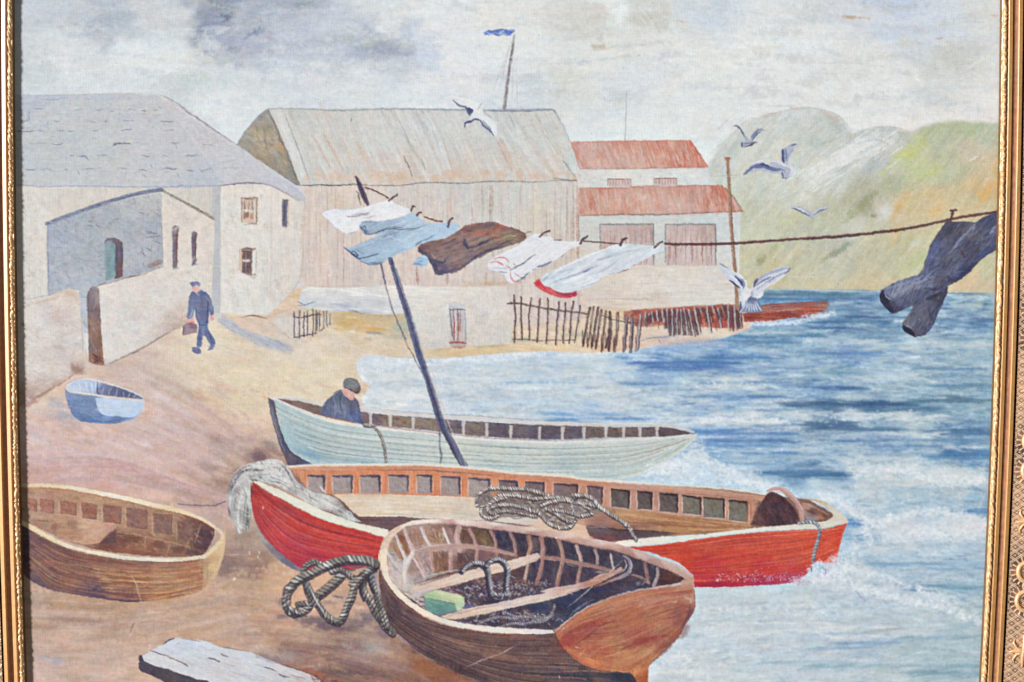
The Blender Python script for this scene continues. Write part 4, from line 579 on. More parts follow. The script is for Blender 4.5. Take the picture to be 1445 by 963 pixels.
for k in range(14): y = 318 + k * 6; jt([(68, y),(66 + rng.random() * 7, y + 2)], (120,126,146), 1.3, .6)
for k in range(9): y = 346 + k * 5.5; jt([(138 + rng.random() * 4, y),(145,y + rng.normal() * 2)], (120,124,136), 1.4, .6)
L([(67,316),(67,340),(68,380),(68,414)], 2.4, (140,148,172), .7); L([(228,274),(229,320),(230,370)], 2.4, (150,148,150), .6); blob(219,372,12,4,-.3,(156,128,116),.6)
w_ = F(pm([(227,272),(262,286),(303,310),(302,350),(299,400),(298,440),(262,458),(228,474),(150,516),(145,500),(135,407),(180,392),(231,377)], w=.4), [(240,290,(212,206,192)),(280,310,(216,209,194)),(260,350,(215,208,194)),(290,380,(216,212,198)),(200,400,(214,209,198)),(160,420,(214,210,202)),(240,420,(216,212,202)),(280,440,(208,204,194)),(180,460,(216,212,202)),(160,490,(212,207,198)),(240,455,(198,186,172)),(260,452,(196,180,164)),(220,440,(214,210,200))], 1, 4, .2, 9, 3, warp=4)
HA(w_, 260, 4, 1.6, .4, [(186,178,172),(196,190,182)], .3, 1.2, 4); HA(w_, 620, 7, 1.9, .4, [(222,218,208),(206,200,188),(216,210,198),(210,203,196)], .34, 1, 4)
for v in [(190,446,10,6,0,(204,190,184),.5),(190,470,9,6,0,(204,194,196),.4),(245,462,18,7,-.4,(190,170,152),.6),(170,455,8,8,0,(204,200,200),.4),(186,462,6,10,0,(206,208,214),.4),(262,456,10,4,-.2,(188,166,146),.5)]: blob(*v)
L([(136,405),(160,398),(185,391),(200,388),(215,382),(231,376)], 1.4, (150,130,120), .6); L([(172,393),(184,391),(198,388)], 2, (140,112,100), .6); L([(252,380),(258,420),(256,440)], 1, (226,224,216), .4); L([(253,380),(262,378),(300,376)], 1.4, (222,219,210), .5)
L([(149,514),(165,508),(185,499),(195,495),(212,485),(230,474),(256,460)], 1.8, (150,138,134), .65)
S('roof_edge', 'dark blue grey roof edge of the outbuilding')
F(lm(cr([(66,316),(90,306),(120,295),(150,285),(180,277),(205,271),(228,268)]), [4.5,4,4,4.4,5,5.4], .3),(112,124,152), .95, 9, sx=8)
L([(70,313),(110,297),(150,284),(200,271),(226,266)], 1.3, (150,150,156), .7); L([(68,318),(120,298),(180,279),(226,270)], 1.2, (90,100,128), .6)
F(lm(cr([(226,268),(240,275),(262,287),(280,297),(302,310)]), [3,3,3,3.6,3], .4),(140,130,122), .9, 9)
L([(232,269),(262,285),(290,300),(303,308)], 1.1, (98,92,96), .7); L([(244,276),(270,288),(296,302)], 1.2, (226,220,200), .7)
for (a, b, c_, d) in [(243,319,252,379),(270,327,278,375)]:
    S('window_slit', 'tall narrow dark window in the cream end wall')
    F(pm([(a,b+2),(a+4,b-1),(c_,b+2),(c_-2,d-12),(c_-2,d-2),(a+1,d)], w=.5),(132,120,128), .95, 8, 1.57, 8, 2)
    L([(a+7,b+4),(a+6,b+30),(a+7,d-6)], 2.2, (120,84,80), .8); L([(a+2,b+4),(a+2,d-14)], 2.4, (116,112,130), .6); L([(c_-2,b+1),(c_+1,b+4)], 2, (100,80,84), .7); L([(a,d),(c_+1,d-1)], 2, (150,152,170), .7); L([(c_+1.5,b+4),(c_,d-4)], 1.2, (224,214,196), .7)
S('doorway', 'dark doorway recess')
F(pm(cr([(148,340),(152,336),(160,336),(168,338),(173,342)]) + [(174,360),(173,391),(162,394),(160,350),(146,344)]), [(168,350,(110,104,116)),(170,380,(116,96,100)),(155,338,(124,116,124))], .95, 8, 1.57, 8, 2)
S('door', 'open teal door')
F(pm([(147,343),(156,341),(163,344),(164,388),(158,394),(149,397),(147,370)], w=.4), [(152,350,(136,158,162)),(158,380,(126,150,154)),(150,390,(140,164,168))], .95, 7, 1.57, 8, 2)
L([(164,344),(164,390)], 3.4, (92,90,106), .7); L([(148,345),(150,393)], 1.4, (160,176,180), .7); L([(149,342),(160,340)], 1.4, (190,196,200), .7)
# ---------------------------------------------------------------- garden wall and gate gap
GW = P('painted_garden_wall', 'low crumbling painted cream wall at the left edge')
w2 = F(pm([(X0,430),(34,424),(66,417),(98,407),(106,409),(113,418),(114,440),(120,470),(122,500),(118,524),(104,530),(80,545),(60,556),(36,571),(X0,590)], w=.7), [(45,440,(214,211,203)),(80,430,(212,205,194)),(100,440,(208,202,192)),(60,470,(213,208,198)),(95,480,(206,202,194)),(50,520,(214,208,196)),(80,520,(210,202,190)),(108,500,(206,196,184)),(112,520,(190,172,160)),(60,545,(196,176,160)),(40,565,(182,152,140)),(85,445,(200,186,178)),(100,410,(212,196,172))], 1, 5, .2, 8, 3, warp=4)
HA(w2, 200, 4, 1.6, .4, [(176,164,158),(190,182,176)], .34, 1.2, 4); HA(w2, 420, 7, 1.9, .4, [(222,218,210),(204,196,186),(214,206,194),(198,188,182)], .36, 1, 4)
for v in [(80,440,22,3,-.2,(196,176,166),.5),(60,425,30,2,-.25,(206,184,154),.6),(84,490,14,4,0,(190,172,166),.55),(108,520,9,7,0,(150,116,104),.6),(114,525,8,4,0,(160,134,124),.5),(60,556,20,3,-.5,(170,130,116),.65),(42,570,16,4,-.5,(176,130,118),.6),(82,540,14,3,-.5,(190,150,134),.5),(98,415,6,4,0,(196,180,160),.5)]: blob(*v)
L([(34,424),(66,417),(86,412)], 1.3, (150,150,152), .6); L([(41,508),(44,513),(49,508)], 1.4, (160,166,172), .6); L([(28,457),(34,459),(30,450)], 2, (120,110,110), .5); L([(114,438),(116,470),(117,500)], 1.8, (170,166,172), .6); L([(34,574),(60,556),(85,542),(108,526),(122,516)], 2.4, (160,128,116), .6, .6)
for k in range(26): x, y = 78 + rng.random() * 36, 425 + rng.random() * 90; L([(x, y),(x + rng.normal() * 2, y + 2)], 1.3, (160,146,142), .5)
GP = P('painted_gatepost', 'dark brown painted gatepost in the gap of the wall')
F(pm(cr([(125,505),(124,460),(122,430),(123,415),(128,406),(134,404),(140,407)]) + cr([(141,425),(142,450),(144,480),(147,516)]) + [(136,515),(126,511)], w=.5), [(130,415,(120,112,124)),(132,440,(122,112,118)),(138,450,(150,126,112)),(135,480,(140,112,98)),(128,490,(130,108,104)),(142,500,(156,118,96)),(140,415,(170,164,166))], .97, 9, 1.5, 12, 1.8)
HA(pm([(124,410),(140,410),(146,512),(126,508)]), 90, 10, 1.4, 1.5, [(110,90,92),(160,124,100),(170,150,140),(128,116,126)], .5)
L([(137,404),(142,402),(150,399)], 1.8, (140,124,120), .7)
for k in range(12): L([(130 + rng.random() * 14, 498 + rng.random() * 16),(131 + rng.random() * 14, 502 + rng.random() * 12)], 1.4, (110,76,72), .6)
for _ in range(170):
    k = rng.integers(0, 4); x, y, w_2 = [(34 + rng.random() * 30, 266 + rng.random() * 140, 0),(312 + rng.random() * 108, 268 + rng.random() * 160, 0),(232 + rng.random() * 62, 300 + rng.random() * 100, 0),(436 + rng.random() * 370, 264 + rng.random() * 134, 1)][k]
    if not (335 < x < 368 and 276 < y < 394): blob(x, y, 3 + rng.random() * 6 + w_2 * 3, 2 + rng.random() * 3, 1.4 if w_2 else rng.random() * 3, [(196,190,178),(226,223,216),(204,190,176),(190,186,182)][rng.integers(0, 4)], .22 + .2 * rng.random(), 1.2, sc=4)
# tan ground under the cottage wall
use(BEACH)
F(pm(cr([(318,446),(330,447),(350,448),(378,450),(400,442),(422,432),(428,420)]) + [(432,440),(440,480),(420,490)] + cr([(412,484),(390,478),(360,470),(336,458)]), w=.6), [(340,452,(214,196,174)),(380,465,(212,195,173)),(410,480,(212,198,178)),(415,440,(212,192,172)),(400,455,(212,204,188))], .9, 4, .5)
F(pm([(388,452),(405,446),(424,450),(428,470),(420,486),(396,470)], soft=4),(208,204,192), .7, 5, .5, idd=False)
L([(392,468),(402,472),(412,480)], 1, (150,130,120), .6); L([(340,449),(352,446),(378,450)], 1.4, (130,100,80), .6)
# ---------------------------------------------------------------- upturned pale hull in front of barn + low block
UB = P('painted_upturned_boat', 'long pale upturned hull lying along the foot of the barn')
u = F(pm(cr([(426,410),(432,405),(445,406),(500,406),(540,403),(600,404),(660,405),(716,403)]) + [(718,440),(660,446),(596,446),(580,440)] + cr([(560,444),(530,444),(500,440),(470,440),(445,436),(424,432),(422,424)]), w=.5), [(440,408,(226,223,214)),(500,409,(228,225,214)),(560,410,(226,222,210)),(600,415,(224,220,208)),(680,412,(220,214,198)),(430,420,(204,206,210)),(470,422,(206,207,210)),(520,425,(208,208,210)),(560,430,(206,206,207)),(450,432,(196,200,202)),(490,432,(188,190,200)),(530,436,(198,197,200)),(640,430,(220,214,200)),(690,430,(216,208,194))], 1, 4, .05, 22, 2)
HA(u, 260, 26, 2, .06, [(228,226,218),(214,212,208),(204,204,206)], .38, .06, 4)
for v in [(503,440,14,3,.25,(120,134,168),.7),(480,430,20,3,.15,(176,178,194),.6),(520,440,20,4,.1,(190,190,198),.5),(440,428,14,4,.1,(196,204,208),.5)]: blob(*v)
L([(428,411),(440,407),(470,408),(510,414),(560,421)], 2.4, (232,230,222), .8); L([(520,408),(560,412),(600,416)], 1.6, (232,229,216), .7); L([(419,426),(425,428),(430,431)], 1.4, (110,110,120), .7); L([(420,431),(430,431),(438,428),(446,425)], 1.4, (120,124,134), .7); L([(428,412),(424,420),(422,428)], 1.4, (190,192,198), .5)
BL = P('painted_white_block', 'small whitewashed block with a barred window beside the picket fence')
b_ = F(pm([(578,440),(600,436),(650,428),(700,405),(716,404),(720,440),(722,480),(716,486),(680,488),(640,490),(600,494),(584,478)], w=.6), [(590,450,(216,215,207)),(610,470,(212,209,200)),(620,440,(218,215,206)),(690,430,(217,212,201)),(680,470,(210,205,194)),(710,470,(208,204,192)),(600,485,(206,200,186)),(650,485,(206,198,182))], 1, 5, 1.4, 9, 3)
HA(b_, 260, 7, 1.9, 1.2, [(222,219,210),(204,199,188),(214,208,196),(200,196,190)], .36, 1, 4)
L([(612,438),(630,430),(660,424)], 2, (204,200,194), .5); L([(622,440),(624,486)], 2.4, (206,204,202), .5); blob(682,448,9,13,.2,(202,196,186),.5)
S('barred_window', 'narrow window with rust red bars')
F(pm([(633,430),(656,428),(658,486),(650,493),(636,490)], w=.4), [(645,440,(200,200,204)),(645,470,(206,196,190)),(640,490,(190,170,160))], .9, 6, 1.57)
L([(634,438),(645,437),(657,438)], 2.2, (110,100,110), .8); L([(635,436),(637,460),(640,480)], 2.6, (120,112,124), .8); L([(640,434),(641,465),(641,482)], 1.8, (160,84,76), .85); L([(646,436),(647,460),(646,480)], 3, (140,96,92), .8); L([(650,436),(650,470)], 1.6, (160,90,84), .7); L([(656,438),(657,470),(656,490)], 2.2, (150,152,162), .7); L([(653,440),(653,470)], 2, (170,164,166), .6); L([(634,484),(645,483),(657,485)], 3, (160,92,86), .8); L([(640,490),(648,491),(656,489)], 2.4, (190,120,110), .7)
# ---------------------------------------------------------------- moored red boats behind the fence
RB = P('painted_dinghy', 'long rust red painted boat moored beyond the picket fence')
rb_ = F(pm(E7([(0,290),(200,268),(440,258),(600,245),(860,228),(1150,215),(1200,240),(1210,440),(1000,460),(700,440),(420,430),(180,450),(60,420),(0,400)]), w=.6), [(900,445,(186,112,94)),(900,455,(150,96,86)),(940,442,(190,100,84)),(980,440,(196,110,90)),(960,452,(170,100,90)),(1000,438,(200,120,100)),(1010,455,(180,96,80)),(1030,438,(170,96,84)),(1040,452,(170,90,80)),(890,452,(206,170,150))], 1, 10, .1, 9, 2)
HA(rb_, 220, 9, 1.8, -.1, [(200,110,88),(150,84,80),(190,128,110),(176,90,74),(130,90,92)], .5)
L(E7([(0,285),(200,266),(420,256),(600,243),(860,226),(1150,214)]), 1.4, (140,90,84), .6)
L(E7([(200,330),(420,340),(700,330),(900,320),(1150,310)]), 2, (150,110,100), .5)
hull = F(pm(D7([(320,660),(530,640),(540,560),(700,548),(900,535),(1100,525),(1300,512),(1350,515),(1355,560),(1340,600),(1300,640),(1180,690),(1060,718),(900,712),(700,745),(500,762),(340,762)]), w=.5), [(1060,445,(150,86,78)),(1080,433,(160,110,104)),(1120,430,(158,106,100)),(1160,427,(150,110,104)),(1100,445,(150,84,76)),(1140,440,(176,96,80)),(1080,452,(180,104,88)),(1165,433,(150,130,126))], 1, 8, -.08, 16, 1.8)
ST(D7([(540,575),(900,550),(1340,525)]), D7([(540,620),(900,600),(1320,590)]), 60, [(150,104,100),(176,132,124),(138,92,90)], 1.3, .5, .3, hull)
ST(D7([(330,680),(700,660),(1300,620)]), D7([(330,740),(700,730),(1100,700)]), 60, [(140,74,70),(184,110,92),(120,70,72)], 1.3, .5, .3, hull)
L(D7([(540,650),(700,640),(850,625),(1060,600),(1200,605),(1310,612)]), 1.6, (204,112,84), .8); L(D7([(600,632),(850,615),(1060,598)]), 1.3, (190,176,176), .7); L(D7([(540,560),(700,548),(900,535),(1100,525),(1340,512)]), 1.3, (120,76,76), .7); L(D7([(330,750),(450,765),(700,748),(780,740)]), 1.6, (206,130,112), .7); L(D7([(1345,520),(1330,600)]), 2, (150,140,136), .6)
foam(1092,456,36,3,120,[(214,222,240),(200,212,234)],.7,1.4,.4); foam(1150,446,18,4,90,[(210,220,234),(190,206,224)],.6,1.3,.5); L([(1048,455),(1070,459),(1100,457),(1140,450)], 2.4, (206,216,238), .7)
# ---------------------------------------------------------------- pickets
PFG = P('painted_gate_pickets', 'tiny dark painted paling by the cottage path')
L(E5([(105,345),(200,348),(300,322),(380,322)]), 1.6, (84,76,92), .9, .3, idd=True); L(E5([(115,550),(200,538),(300,518),(340,512)]), 1.6, (100,70,84), .9, idd=True); L(E5([(365,490),(415,458)]), 1.6, (100,76,90), .9)
for x, a, b in [(110,290,560),(165,280,560),(210,295,545),(245,280,530),(300,262,540),(330,280,515),(345,300,480),(410,290,460),(445,285,440),(475,310,420)]:
    c = (96,90,100) if x < 400 else (140,132,136)
    L(E5([(x, a),(x - 3 + rng.normal() * 3, (a + b) / 2),(x, b)]), 1.9 if x < 400 else 2.2, c, .85, .3, idd=True); L(E5([(x + 12, a + 60),(x + 12, b - 20)]), 1.2, (226,224,218), .5)
L(E5([(365,280),(365,480)]), 1.4, (86,78,92), .9); blob(430,438,14,5,0,(190,204,176),.4); L(E5([(490,330),(500,400),(490,440)]), 2, (214,204,196), .6)
PF = P('painted_picket_fence', 'rickety dark painted picket fence standing above the waterline')
CUR[0] = PF
L(E6([(120,205),(180,203),(270,208),(340,230),(410,240),(480,250),(560,265),(620,272),(740,288),(860,300),(920,312)]), 2.8, (112,96,92), .9, .4, idd=True)
L(E6([(120,205),(220,205)]), 2, (90,72,72), .7); S('fence_rail'); L(E6([(160,565),(240,572),(330,578),(470,588),(560,578),(700,584),(800,578)]), 1.8, (110,94,98), .85, .5, idd=True)
for pts, w in [([(180,125),(190,250),(198,380),(190,470),(188,600)],2.4),([(258,140),(255,260),(258,380),(264,480),(266,575)],2.6),([(360,150),(345,230),(335,350),(340,470),(342,575)],2.2),([(452,160),(440,220),(432,340),(428,450),(418,595)],2.4),([(528,155),(535,230),(528,340),(518,470),(510,610)],2.2),([(645,190),(638,260),(628,360),(615,500),(606,625)],2.6),([(708,200),(704,280),(696,380),(686,500),(684,610)],2.2),([(792,185),(775,270),(762,370),(758,470),(744,612)],2.4),([(858,230),(850,290),(836,380),(815,500),(804,605)],2)]:
    S('picket'); L(E6([(x + 14, y + 30) for x, y in pts[1:]]), 1.8, (184,170,158), .6)
    L(E6(pts), w, (100,82,84), .93, .3, idd=True); L(E6([(x + 5, y) for x, y in pts[:3]]), 1.2, (130,120,116), .6)
for i, (x0, y0, x1, y1, w) in enumerate([(958,250,884,640,3.4),(998,240,932,655,3),(1040,250,975,660,3.6),(1075,275,1015,670,3.4),(1120,285,1078,690,3.6),(1160,290,1120,660,3),(1165,310,1150,690,3.6),(1240,310,1205,695,4.4),(1325,330,1300,690,3.6),(1385,330,1368,700,3.6),(1440,400,1430,690,3)]):
    S('picket'); mx, my = (x0 + x1) / 2 + (12 if i > 4 else 0),(y0 + y1) / 2
    L(E6([(x0 + 10, y0 + 20),(mx + 16, my),(x1 + 22, y1 - 60)]), 2.2, (206,196,180), .7)
    L(E6([(x0, y0),(mx, my),(x1, y1)]), w, [(104,84,82),(120,98,86),(96,76,78)][i % 3], .92, .3, idd=True)
    L(E6([(x0 + 2, y0 + 10),(mx + 2, my - 20)]), 1.3, [(160,150,140),(196,196,200)][i % 2], .75)
    L(E6([(x1 - 4, y1 - 160),(x1, y1 - 6)]), w * .7, (86,66,68), .6)
L(E6([(1050,320),(1200,370),(1300,395),(1445,400)]), 1.6, (90,86,100), .8)
PB = P('painted_paling', 'bleached grey blue paling leaning in front of the moored red boat'); CUR[0] = PB
L(E7([(0,400),(80,400),(150,405)]), 1.4, (90,86,100), .7)
F(pm(E7([(150,440),(300,420),(640,420),(900,450),(900,500),(760,540),(400,560),(160,580)]), soft=3),(214,198,178), .6, 6, idd=False)
ps = [(30,330,5,690,0),(85,340,70,700,0),(175,320,135,690,1),(222,300,225,420,1),(262,310,215,440,1),(285,290,300,390,1),(335,280,350,380,1),(392,265,408,390,1),(442,262,450,540,1),(492,262,500,540,1),(548,262,540,520,1),(585,270,596,530,1),(615,252,655,530,1),(662,268,720,540,1),(722,245,780,520,1),(780,238,795,300,0),(848,232,885,500,1),(905,220,930,300,1),(962,262,995,450,1),(1003,220,1012,280,0),(1064,215,1072,490,1),(1130,225,1145,480,1),(1190,300,1200,460,0)]
ps += [(a[0] * .5 + b_[0] * .5, (a[1] + b_[1]) / 2 + 14, (a[2] + b_[2]) / 2, (a[3] + b_[3]) / 2 - 6, 2) for a, b_ in zip(ps[3:-1], ps[4:])]
for x0, y0, x1, y1, q in ps:
    S('pale'); mx, my = (x0 + x1) / 2 - 3, (y0 + y1) / 2
    L(E7([(x0 + 13, y0 + 12),(mx + 14, my),(x1 + 13, y1)]), 2.4, (84,70,76), .85, .3); L(E7([(x0 - 9, y0 + 20),(mx - 9, my)]), 1.4, (110,92,92), .6, .4)
    L(E7([(x0, y0),(mx, my),(x1, y1)]), 2.3, (112,88,86) if q == 2 else (184,182,190) if q else (150,146,150), .92, .25, idd=True)
for k in range(34):
    x = 180 + rng.random() * 1010; y = 330 + rng.random() * 120; L(E7([(x, y),(x + rng.normal() * 8, y + 70)]), 1.3, [(120,92,90),(206,190,176),(130,124,130)][k % 3], .6)
L(E7([(150,600),(260,560),(400,548),(480,540)]), 1.6, (130,134,164), .7); blob(938,477,22,3,-.1,(160,164,190),.5); L(E7([(360,570),(380,610)]), 1.4, (120,126,160), .6)
for k in range(40):
    x = 780 + rng.random() * 340; y = 480 + rng.random() * 60; L(E7([(x, y),(x - 6, y + 30)]), 1.3, (222,216,204), .6)
# ---------------------------------------------------------------- brown mast
MA = P('painted_mast', 'tall thin brown painted pole in front of the hillside'); CUR[0] = MA
F(lm(cr([(1027,224),(1028,250),(1030,290),(1033,330),(1037,380),(1041,436)]), [4,4,4.4,5,5,5.4], .2),(166,134,110), .97, 8, 1.5, 12, 1.5)
L([(1030,240),(1032,290),(1036,350),(1039,390)], 1.4, (120,96,88), .7); L([(1027,260),(1030,320),(1033,360)], 1.3, (196,160,130), .7); L([(1036,390),(1040,425)], 1.8, (180,140,112), .6)
F(pm([(1022,222),(1031,222),(1029,229),(1025,229)], w=.3),(176,128,104), .95); L([(1000,249),(1016,249),(1026,248),(1045,247)], 1.1, (168,164,156), .7)
gc_ = lambda c: c if sum(c) > 600 else tuple(v - 20 for v in c)
# ---------------------------------------------------------------- gulls
def gull(label): return P('painted_gull', label)
gull('pale painted gull banking over the barn ridge, leftmost of the painted gulls')
F(pm(D8([(60,250),(90,215),(200,190),(300,205),(400,235),(480,240),(560,265),(620,300),(700,285),(830,300),(760,360),(735,440),(760,500),(850,560),(930,620),(970,680),(985,780),(990,880),(930,860),(870,800),(780,740),(715,670),(660,610),(600,610),(540,650),(480,680),(430,715),(412,690),(430,630),(520,570),(570,500),(500,520),(460,440),(430,385),(330,360),(250,290),(180,240),(110,260)]), w=.3),(220,222,224), .97, 4, .5)
L(D8([(90,220),(200,195),(400,240),(560,280)]), 2, (232,232,230), .8)
for pts, w, c in [([(230,265),(330,350),(440,375),(520,400)],2.2,(142,152,176)),([(450,390),(500,440),(520,510)],4.5,(108,122,156)),([(500,400),(560,440),(545,480)],3,(100,114,148)),([(425,700),(440,650),(520,620),(590,600)],3.2,(112,124,156)),([(570,580),(650,590),(690,600)],2.6,(120,132,164)),([(690,600),(750,700),(850,770),(920,860)],2,(112,124,158)),([(740,620),(800,690),(880,760)],3,(176,184,200)),([(640,420),(700,350),(740,300)],1.2,(196,196,194)),([(820,500),(880,560)],1.6,(190,198,212))]: L(D8(pts), w * 1.2, gc_(c), .92, .1)
L(D8([(420,705),(430,715)]), 2, (60,70,100), .9)
gull('small painted gull with raised wings against the misty hill, highest of the right-hand gulls')
F(pm(D6([(330,170),(370,160),(410,185),(450,230),(490,270),(530,320),(565,360),(580,300),(620,250),(670,212),(740,215),(780,235),(720,250),(670,265),(620,330),(600,385),(680,385),(640,400),(580,430),(520,445),(455,475),(435,460),(440,400),(510,380),(480,330),(430,220),(390,190)]), w=.25),(170,176,192), .95, 6)
for pts, w, c in [([(340,172),(390,180),(440,230),(480,310)],1.7,(116,124,150)),([(480,250),(530,330),(560,360)],1.8,(206,208,212)),([(580,340),(620,280),(670,230),(720,218)],1.6,(138,148,174)),([(590,370),(640,300),(700,250)],1.6,(112,124,154)),([(450,400),(450,460)],2.6,(120,128,156)),([(480,420),(560,400),(640,390)],2,(150,158,180)),([(480,455),(560,435),(650,395)],1.4,(70,74,96)),([(545,385),(600,380)],1.8,(206,208,212))]: L(D6(pts), w * 1.1, gc_(c), .92, .1)
gull('painted gull with one blue grey wing up and one stretched left, beside the brown pole top')
F(pm(D6([(470,830),(520,770),(590,700),(660,660),(740,655),(790,700),(830,700),(840,640),(900,630),(990,660),(985,580),(985,500),(1050,455),(1140,415),(1210,415),(1160,480),(1120,560),(1090,640),(1070,700),(1160,720),(1165,780),(1120,860),(1060,890),(1000,890),(980,820),(900,820),(780,800),(700,780),(600,800),(520,820)]), w=.25),(178,184,200), .95, 6)
for pts, w, c in [([(480,825),(560,770),(640,710),(700,690)],3.2,(134,146,180)),([(640,740),(740,720),(840,750),(960,770)],5,(128,140,176)),([(700,690),(760,700),(820,730)],2.6,(100,112,150)),([(580,700),(660,665),(740,660),(780,690)],1.4,(222,224,228)),([(1005,500),(1010,580),(1020,670)],3.4,(104,116,158)),([(1040,480),(1060,560),(1050,650)],3,(150,160,190)),([(1120,440),(1190,420)],2,(120,130,162)),([(1150,480),(1110,600),(1080,690)],1.4,(210,212,220)),([(840,650),(940,660),(1030,700),(1060,720)],3,(216,216,220)),([(1060,720),(1120,730),(1150,770),(1100,850)],4.5,(214,216,222)),([(1000,800),(1010,870)],2.4,(130,138,166)),([(880,790),(960,760),(1020,780)],2.4,(150,160,188)),([(1010,880),(1060,880)],1.6,(110,116,136)),([(1150,480),(1120,550)],1,(130,140,150)),([(1020,770),(1040,800)],1.4,(120,124,140))]: L(D6(pts), w * 1.1, gc_(c), .92, .1)
gull('faint distant painted gull gliding before the green hillside')
F(pm(Y2([(822,238),(850,232),(890,238),(930,258),(950,275),(975,250),(1020,234),(1052,240),(1010,252),(975,272),(955,300),(930,302),(920,285),(880,262),(845,248)]), w=.25),(180,186,198), .95, 5)
L(Y2([(825,240),(880,250),(925,275)]), 1.4, (224,228,234), .9); L(Y2([(835,245),(880,262),(935,288)]), 1.8, (92,104,130), .9); L(Y2([(955,284),(990,262),(1035,246)]), 1.6, (100,110,136), .8); L(Y2([(950,278),(990,252),(1045,240)]), 1.4, (214,216,226), .8); L(Y2([(960,280),(1000,258)]), 1.1, (130,138,156), .7); L(Y2([(930,290),(950,300)]), 3, (160,170,178), .8)
gull('large white painted gull alighting with both wings raised at the end of the paling')
GL = CUR[0]
F(pm(D7([(42,50),(100,90),(180,135),(270,175),(320,215),(365,270),(380,350),(430,370),(450,290),(520,230),(640,160),(760,110),(880,92),(895,130),(840,190),(760,250),(690,300),(620,340),(560,380),(575,430),(540,470),(500,480),(520,540),(565,630),(400,645),(270,640),(290,570),(310,510),(300,440),(290,370),(240,320),(180,270),(110,220),(65,150)]), w=.3),(206,210,220), .97, 5)
for pts, w, c in [([(60,110),(110,160),(180,220),(250,260)],5,(198,204,220)),([(170,260),(230,310),(290,355)],2.4,(78,88,122)),([(230,210),(280,260),(310,320)],3,(120,130,166)),([(255,240),(300,280),(330,340)],2.4,(96,106,144)),([(300,240),(340,300),(330,360)],3,(150,160,190)),([(200,150),(300,210),(355,270),(370,350)],1.6,(232,232,232)),([(160,200),(220,240),(280,300)],1.3,(228,230,236)),([(50,60),(110,95),(150,115)],1.6,(150,158,186)),([(460,330),(500,270),(600,200),(760,140),(870,110)],3.4,(188,192,210)),([(455,340),(470,290),(500,240)],2.6,(108,116,150)),([(480,330),(560,270),(660,220)],1.8,(130,140,172)),([(490,370),(600,290),(720,220),(830,160)],2.6,(176,182,202)),([(820,185),(870,140),(890,110)],1.6,(100,108,134)),([(520,340),(640,250)],1.4,(222,224,232)),([(540,400),(620,340),(700,290),(800,220),(840,190)],2,(222,222,222)),([(500,470),(550,430),(575,400)],2.4,(230,230,226)),([(310,500),(330,440),(380,380),(420,370)],6,(218,216,214)),([(340,500),(400,440),(420,400)],5,(224,222,218)),([(380,540),(410,480),(440,450)],3,(110,118,150)),([(300,520),(300,600),(280,630)],3,(110,120,154)),([(440,400),(440,460)],3,(190,196,210))]: L(D7(pts), w * 1.1, gc_(c), .92, .1)
S('tail', 'fanned striped tail'); F(pm(D7([(400,470),(470,460),(510,500),(565,632),(400,648),(300,640),(330,580)]), w=.4),(120,128,158), .95, 9, idd=True)
for a, b in [((380,530),(310,625)),((395,540),(355,630)),((410,545),(395,640)),((430,545),(435,640)),((450,545),(470,635)),((470,520),(500,630)),((490,520),(540,625))]: L(D7([a, b]), 1.9, (214,216,224), .85, .2)
L(D7([(420,490),(470,480)]), 3, (84,92,128), .8)
# ---------------------------------------------------------------- walking man
MN = P('painted_walking_man', 'tiny painted man in cap and dark blue suit walking with a brown bag')
blob(262,481,18,4,.05,(196,188,188),.5); blob(300,488,12,3,0,(200,190,184),.4)
F(pm(cr(E8([(150,235),(215,225),(250,215),(310,250),(345,290),(365,360),(385,470),(350,490),(335,440),(325,560),(320,600),(345,660),(390,740),(395,790),(370,840),(320,850),(345,800),(300,710),(280,690),(262,740),(250,810),(205,810),(212,700),(222,590),(195,500),(180,420),(160,510),(105,515),(115,400),(125,300),(140,245)]), closed=True), w=.3), [(278,420,(110,122,154)),(285,440,(104,114,146)),(270,440,(130,142,170)),(292,470,(114,126,158)),(283,480,(110,122,156))], .97, 9)
for pts, w, c in [([(245,260),(260,330),(250,420),(260,520)],4,(104,114,142)),([(320,340),(320,460),(310,560)],2.2,(76,84,118)),([(190,400),(200,480),(230,570)],2,(88,98,132)),([(150,250),(135,350),(125,480)],2,(106,120,158)),([(200,260),(220,270)],3,(176,184,204)),([(300,280),(340,340),(360,440)],2.4,(140,150,176)),([(160,430),(140,500)],3,(160,168,192)),([(240,620),(235,700),(225,790)],2.6,(96,108,146)),([(320,640),(350,720),(375,780)],2.4,(96,106,140)),([(280,600),(270,680)],2.4,(140,152,180)),([(230,580),(300,585)],2,(86,96,130))]: L(E8(pts), w, c, .8, .3)
F(pm(cr(E8([(155,820),(200,815),(245,840),(248,885),(210,890),(155,860)]), closed=True), w=.2),(118,128,162), .95, 8); F(pm(cr(E8([(330,830),(360,800),(395,770),(390,800),(370,840),(320,850)]), closed=True), w=.2),(130,140,170), .9, 8)
S('face', 'flesh pink face'); F(pm(cr(E8([(152,190),(180,178),(232,185),(230,225),(210,258),(180,240),(160,215)]), closed=True), w=.2),(216,176,168), .95, 5); L(E8([(175,200),(180,215)]), 1.2, (196,140,134), .7); L(E8([(195,180),(225,195)]), 1.4, (226,196,188), .7)
S('hand', 'pink hand'); F(pm(cr(E8([(120,520),(160,512),(185,530),(175,570),(130,570)]), closed=True), w=.2),(220,160,154), .9, 5)
S('hand', 'pink hand'); F(pm(cr(E8([(340,490),(365,485),(385,510),(378,545),(350,540)]), closed=True), w=.2),(222,156,150), .9, 5); L(E8([(360,550),(400,545)]), 1.6, (226,226,230), .7)
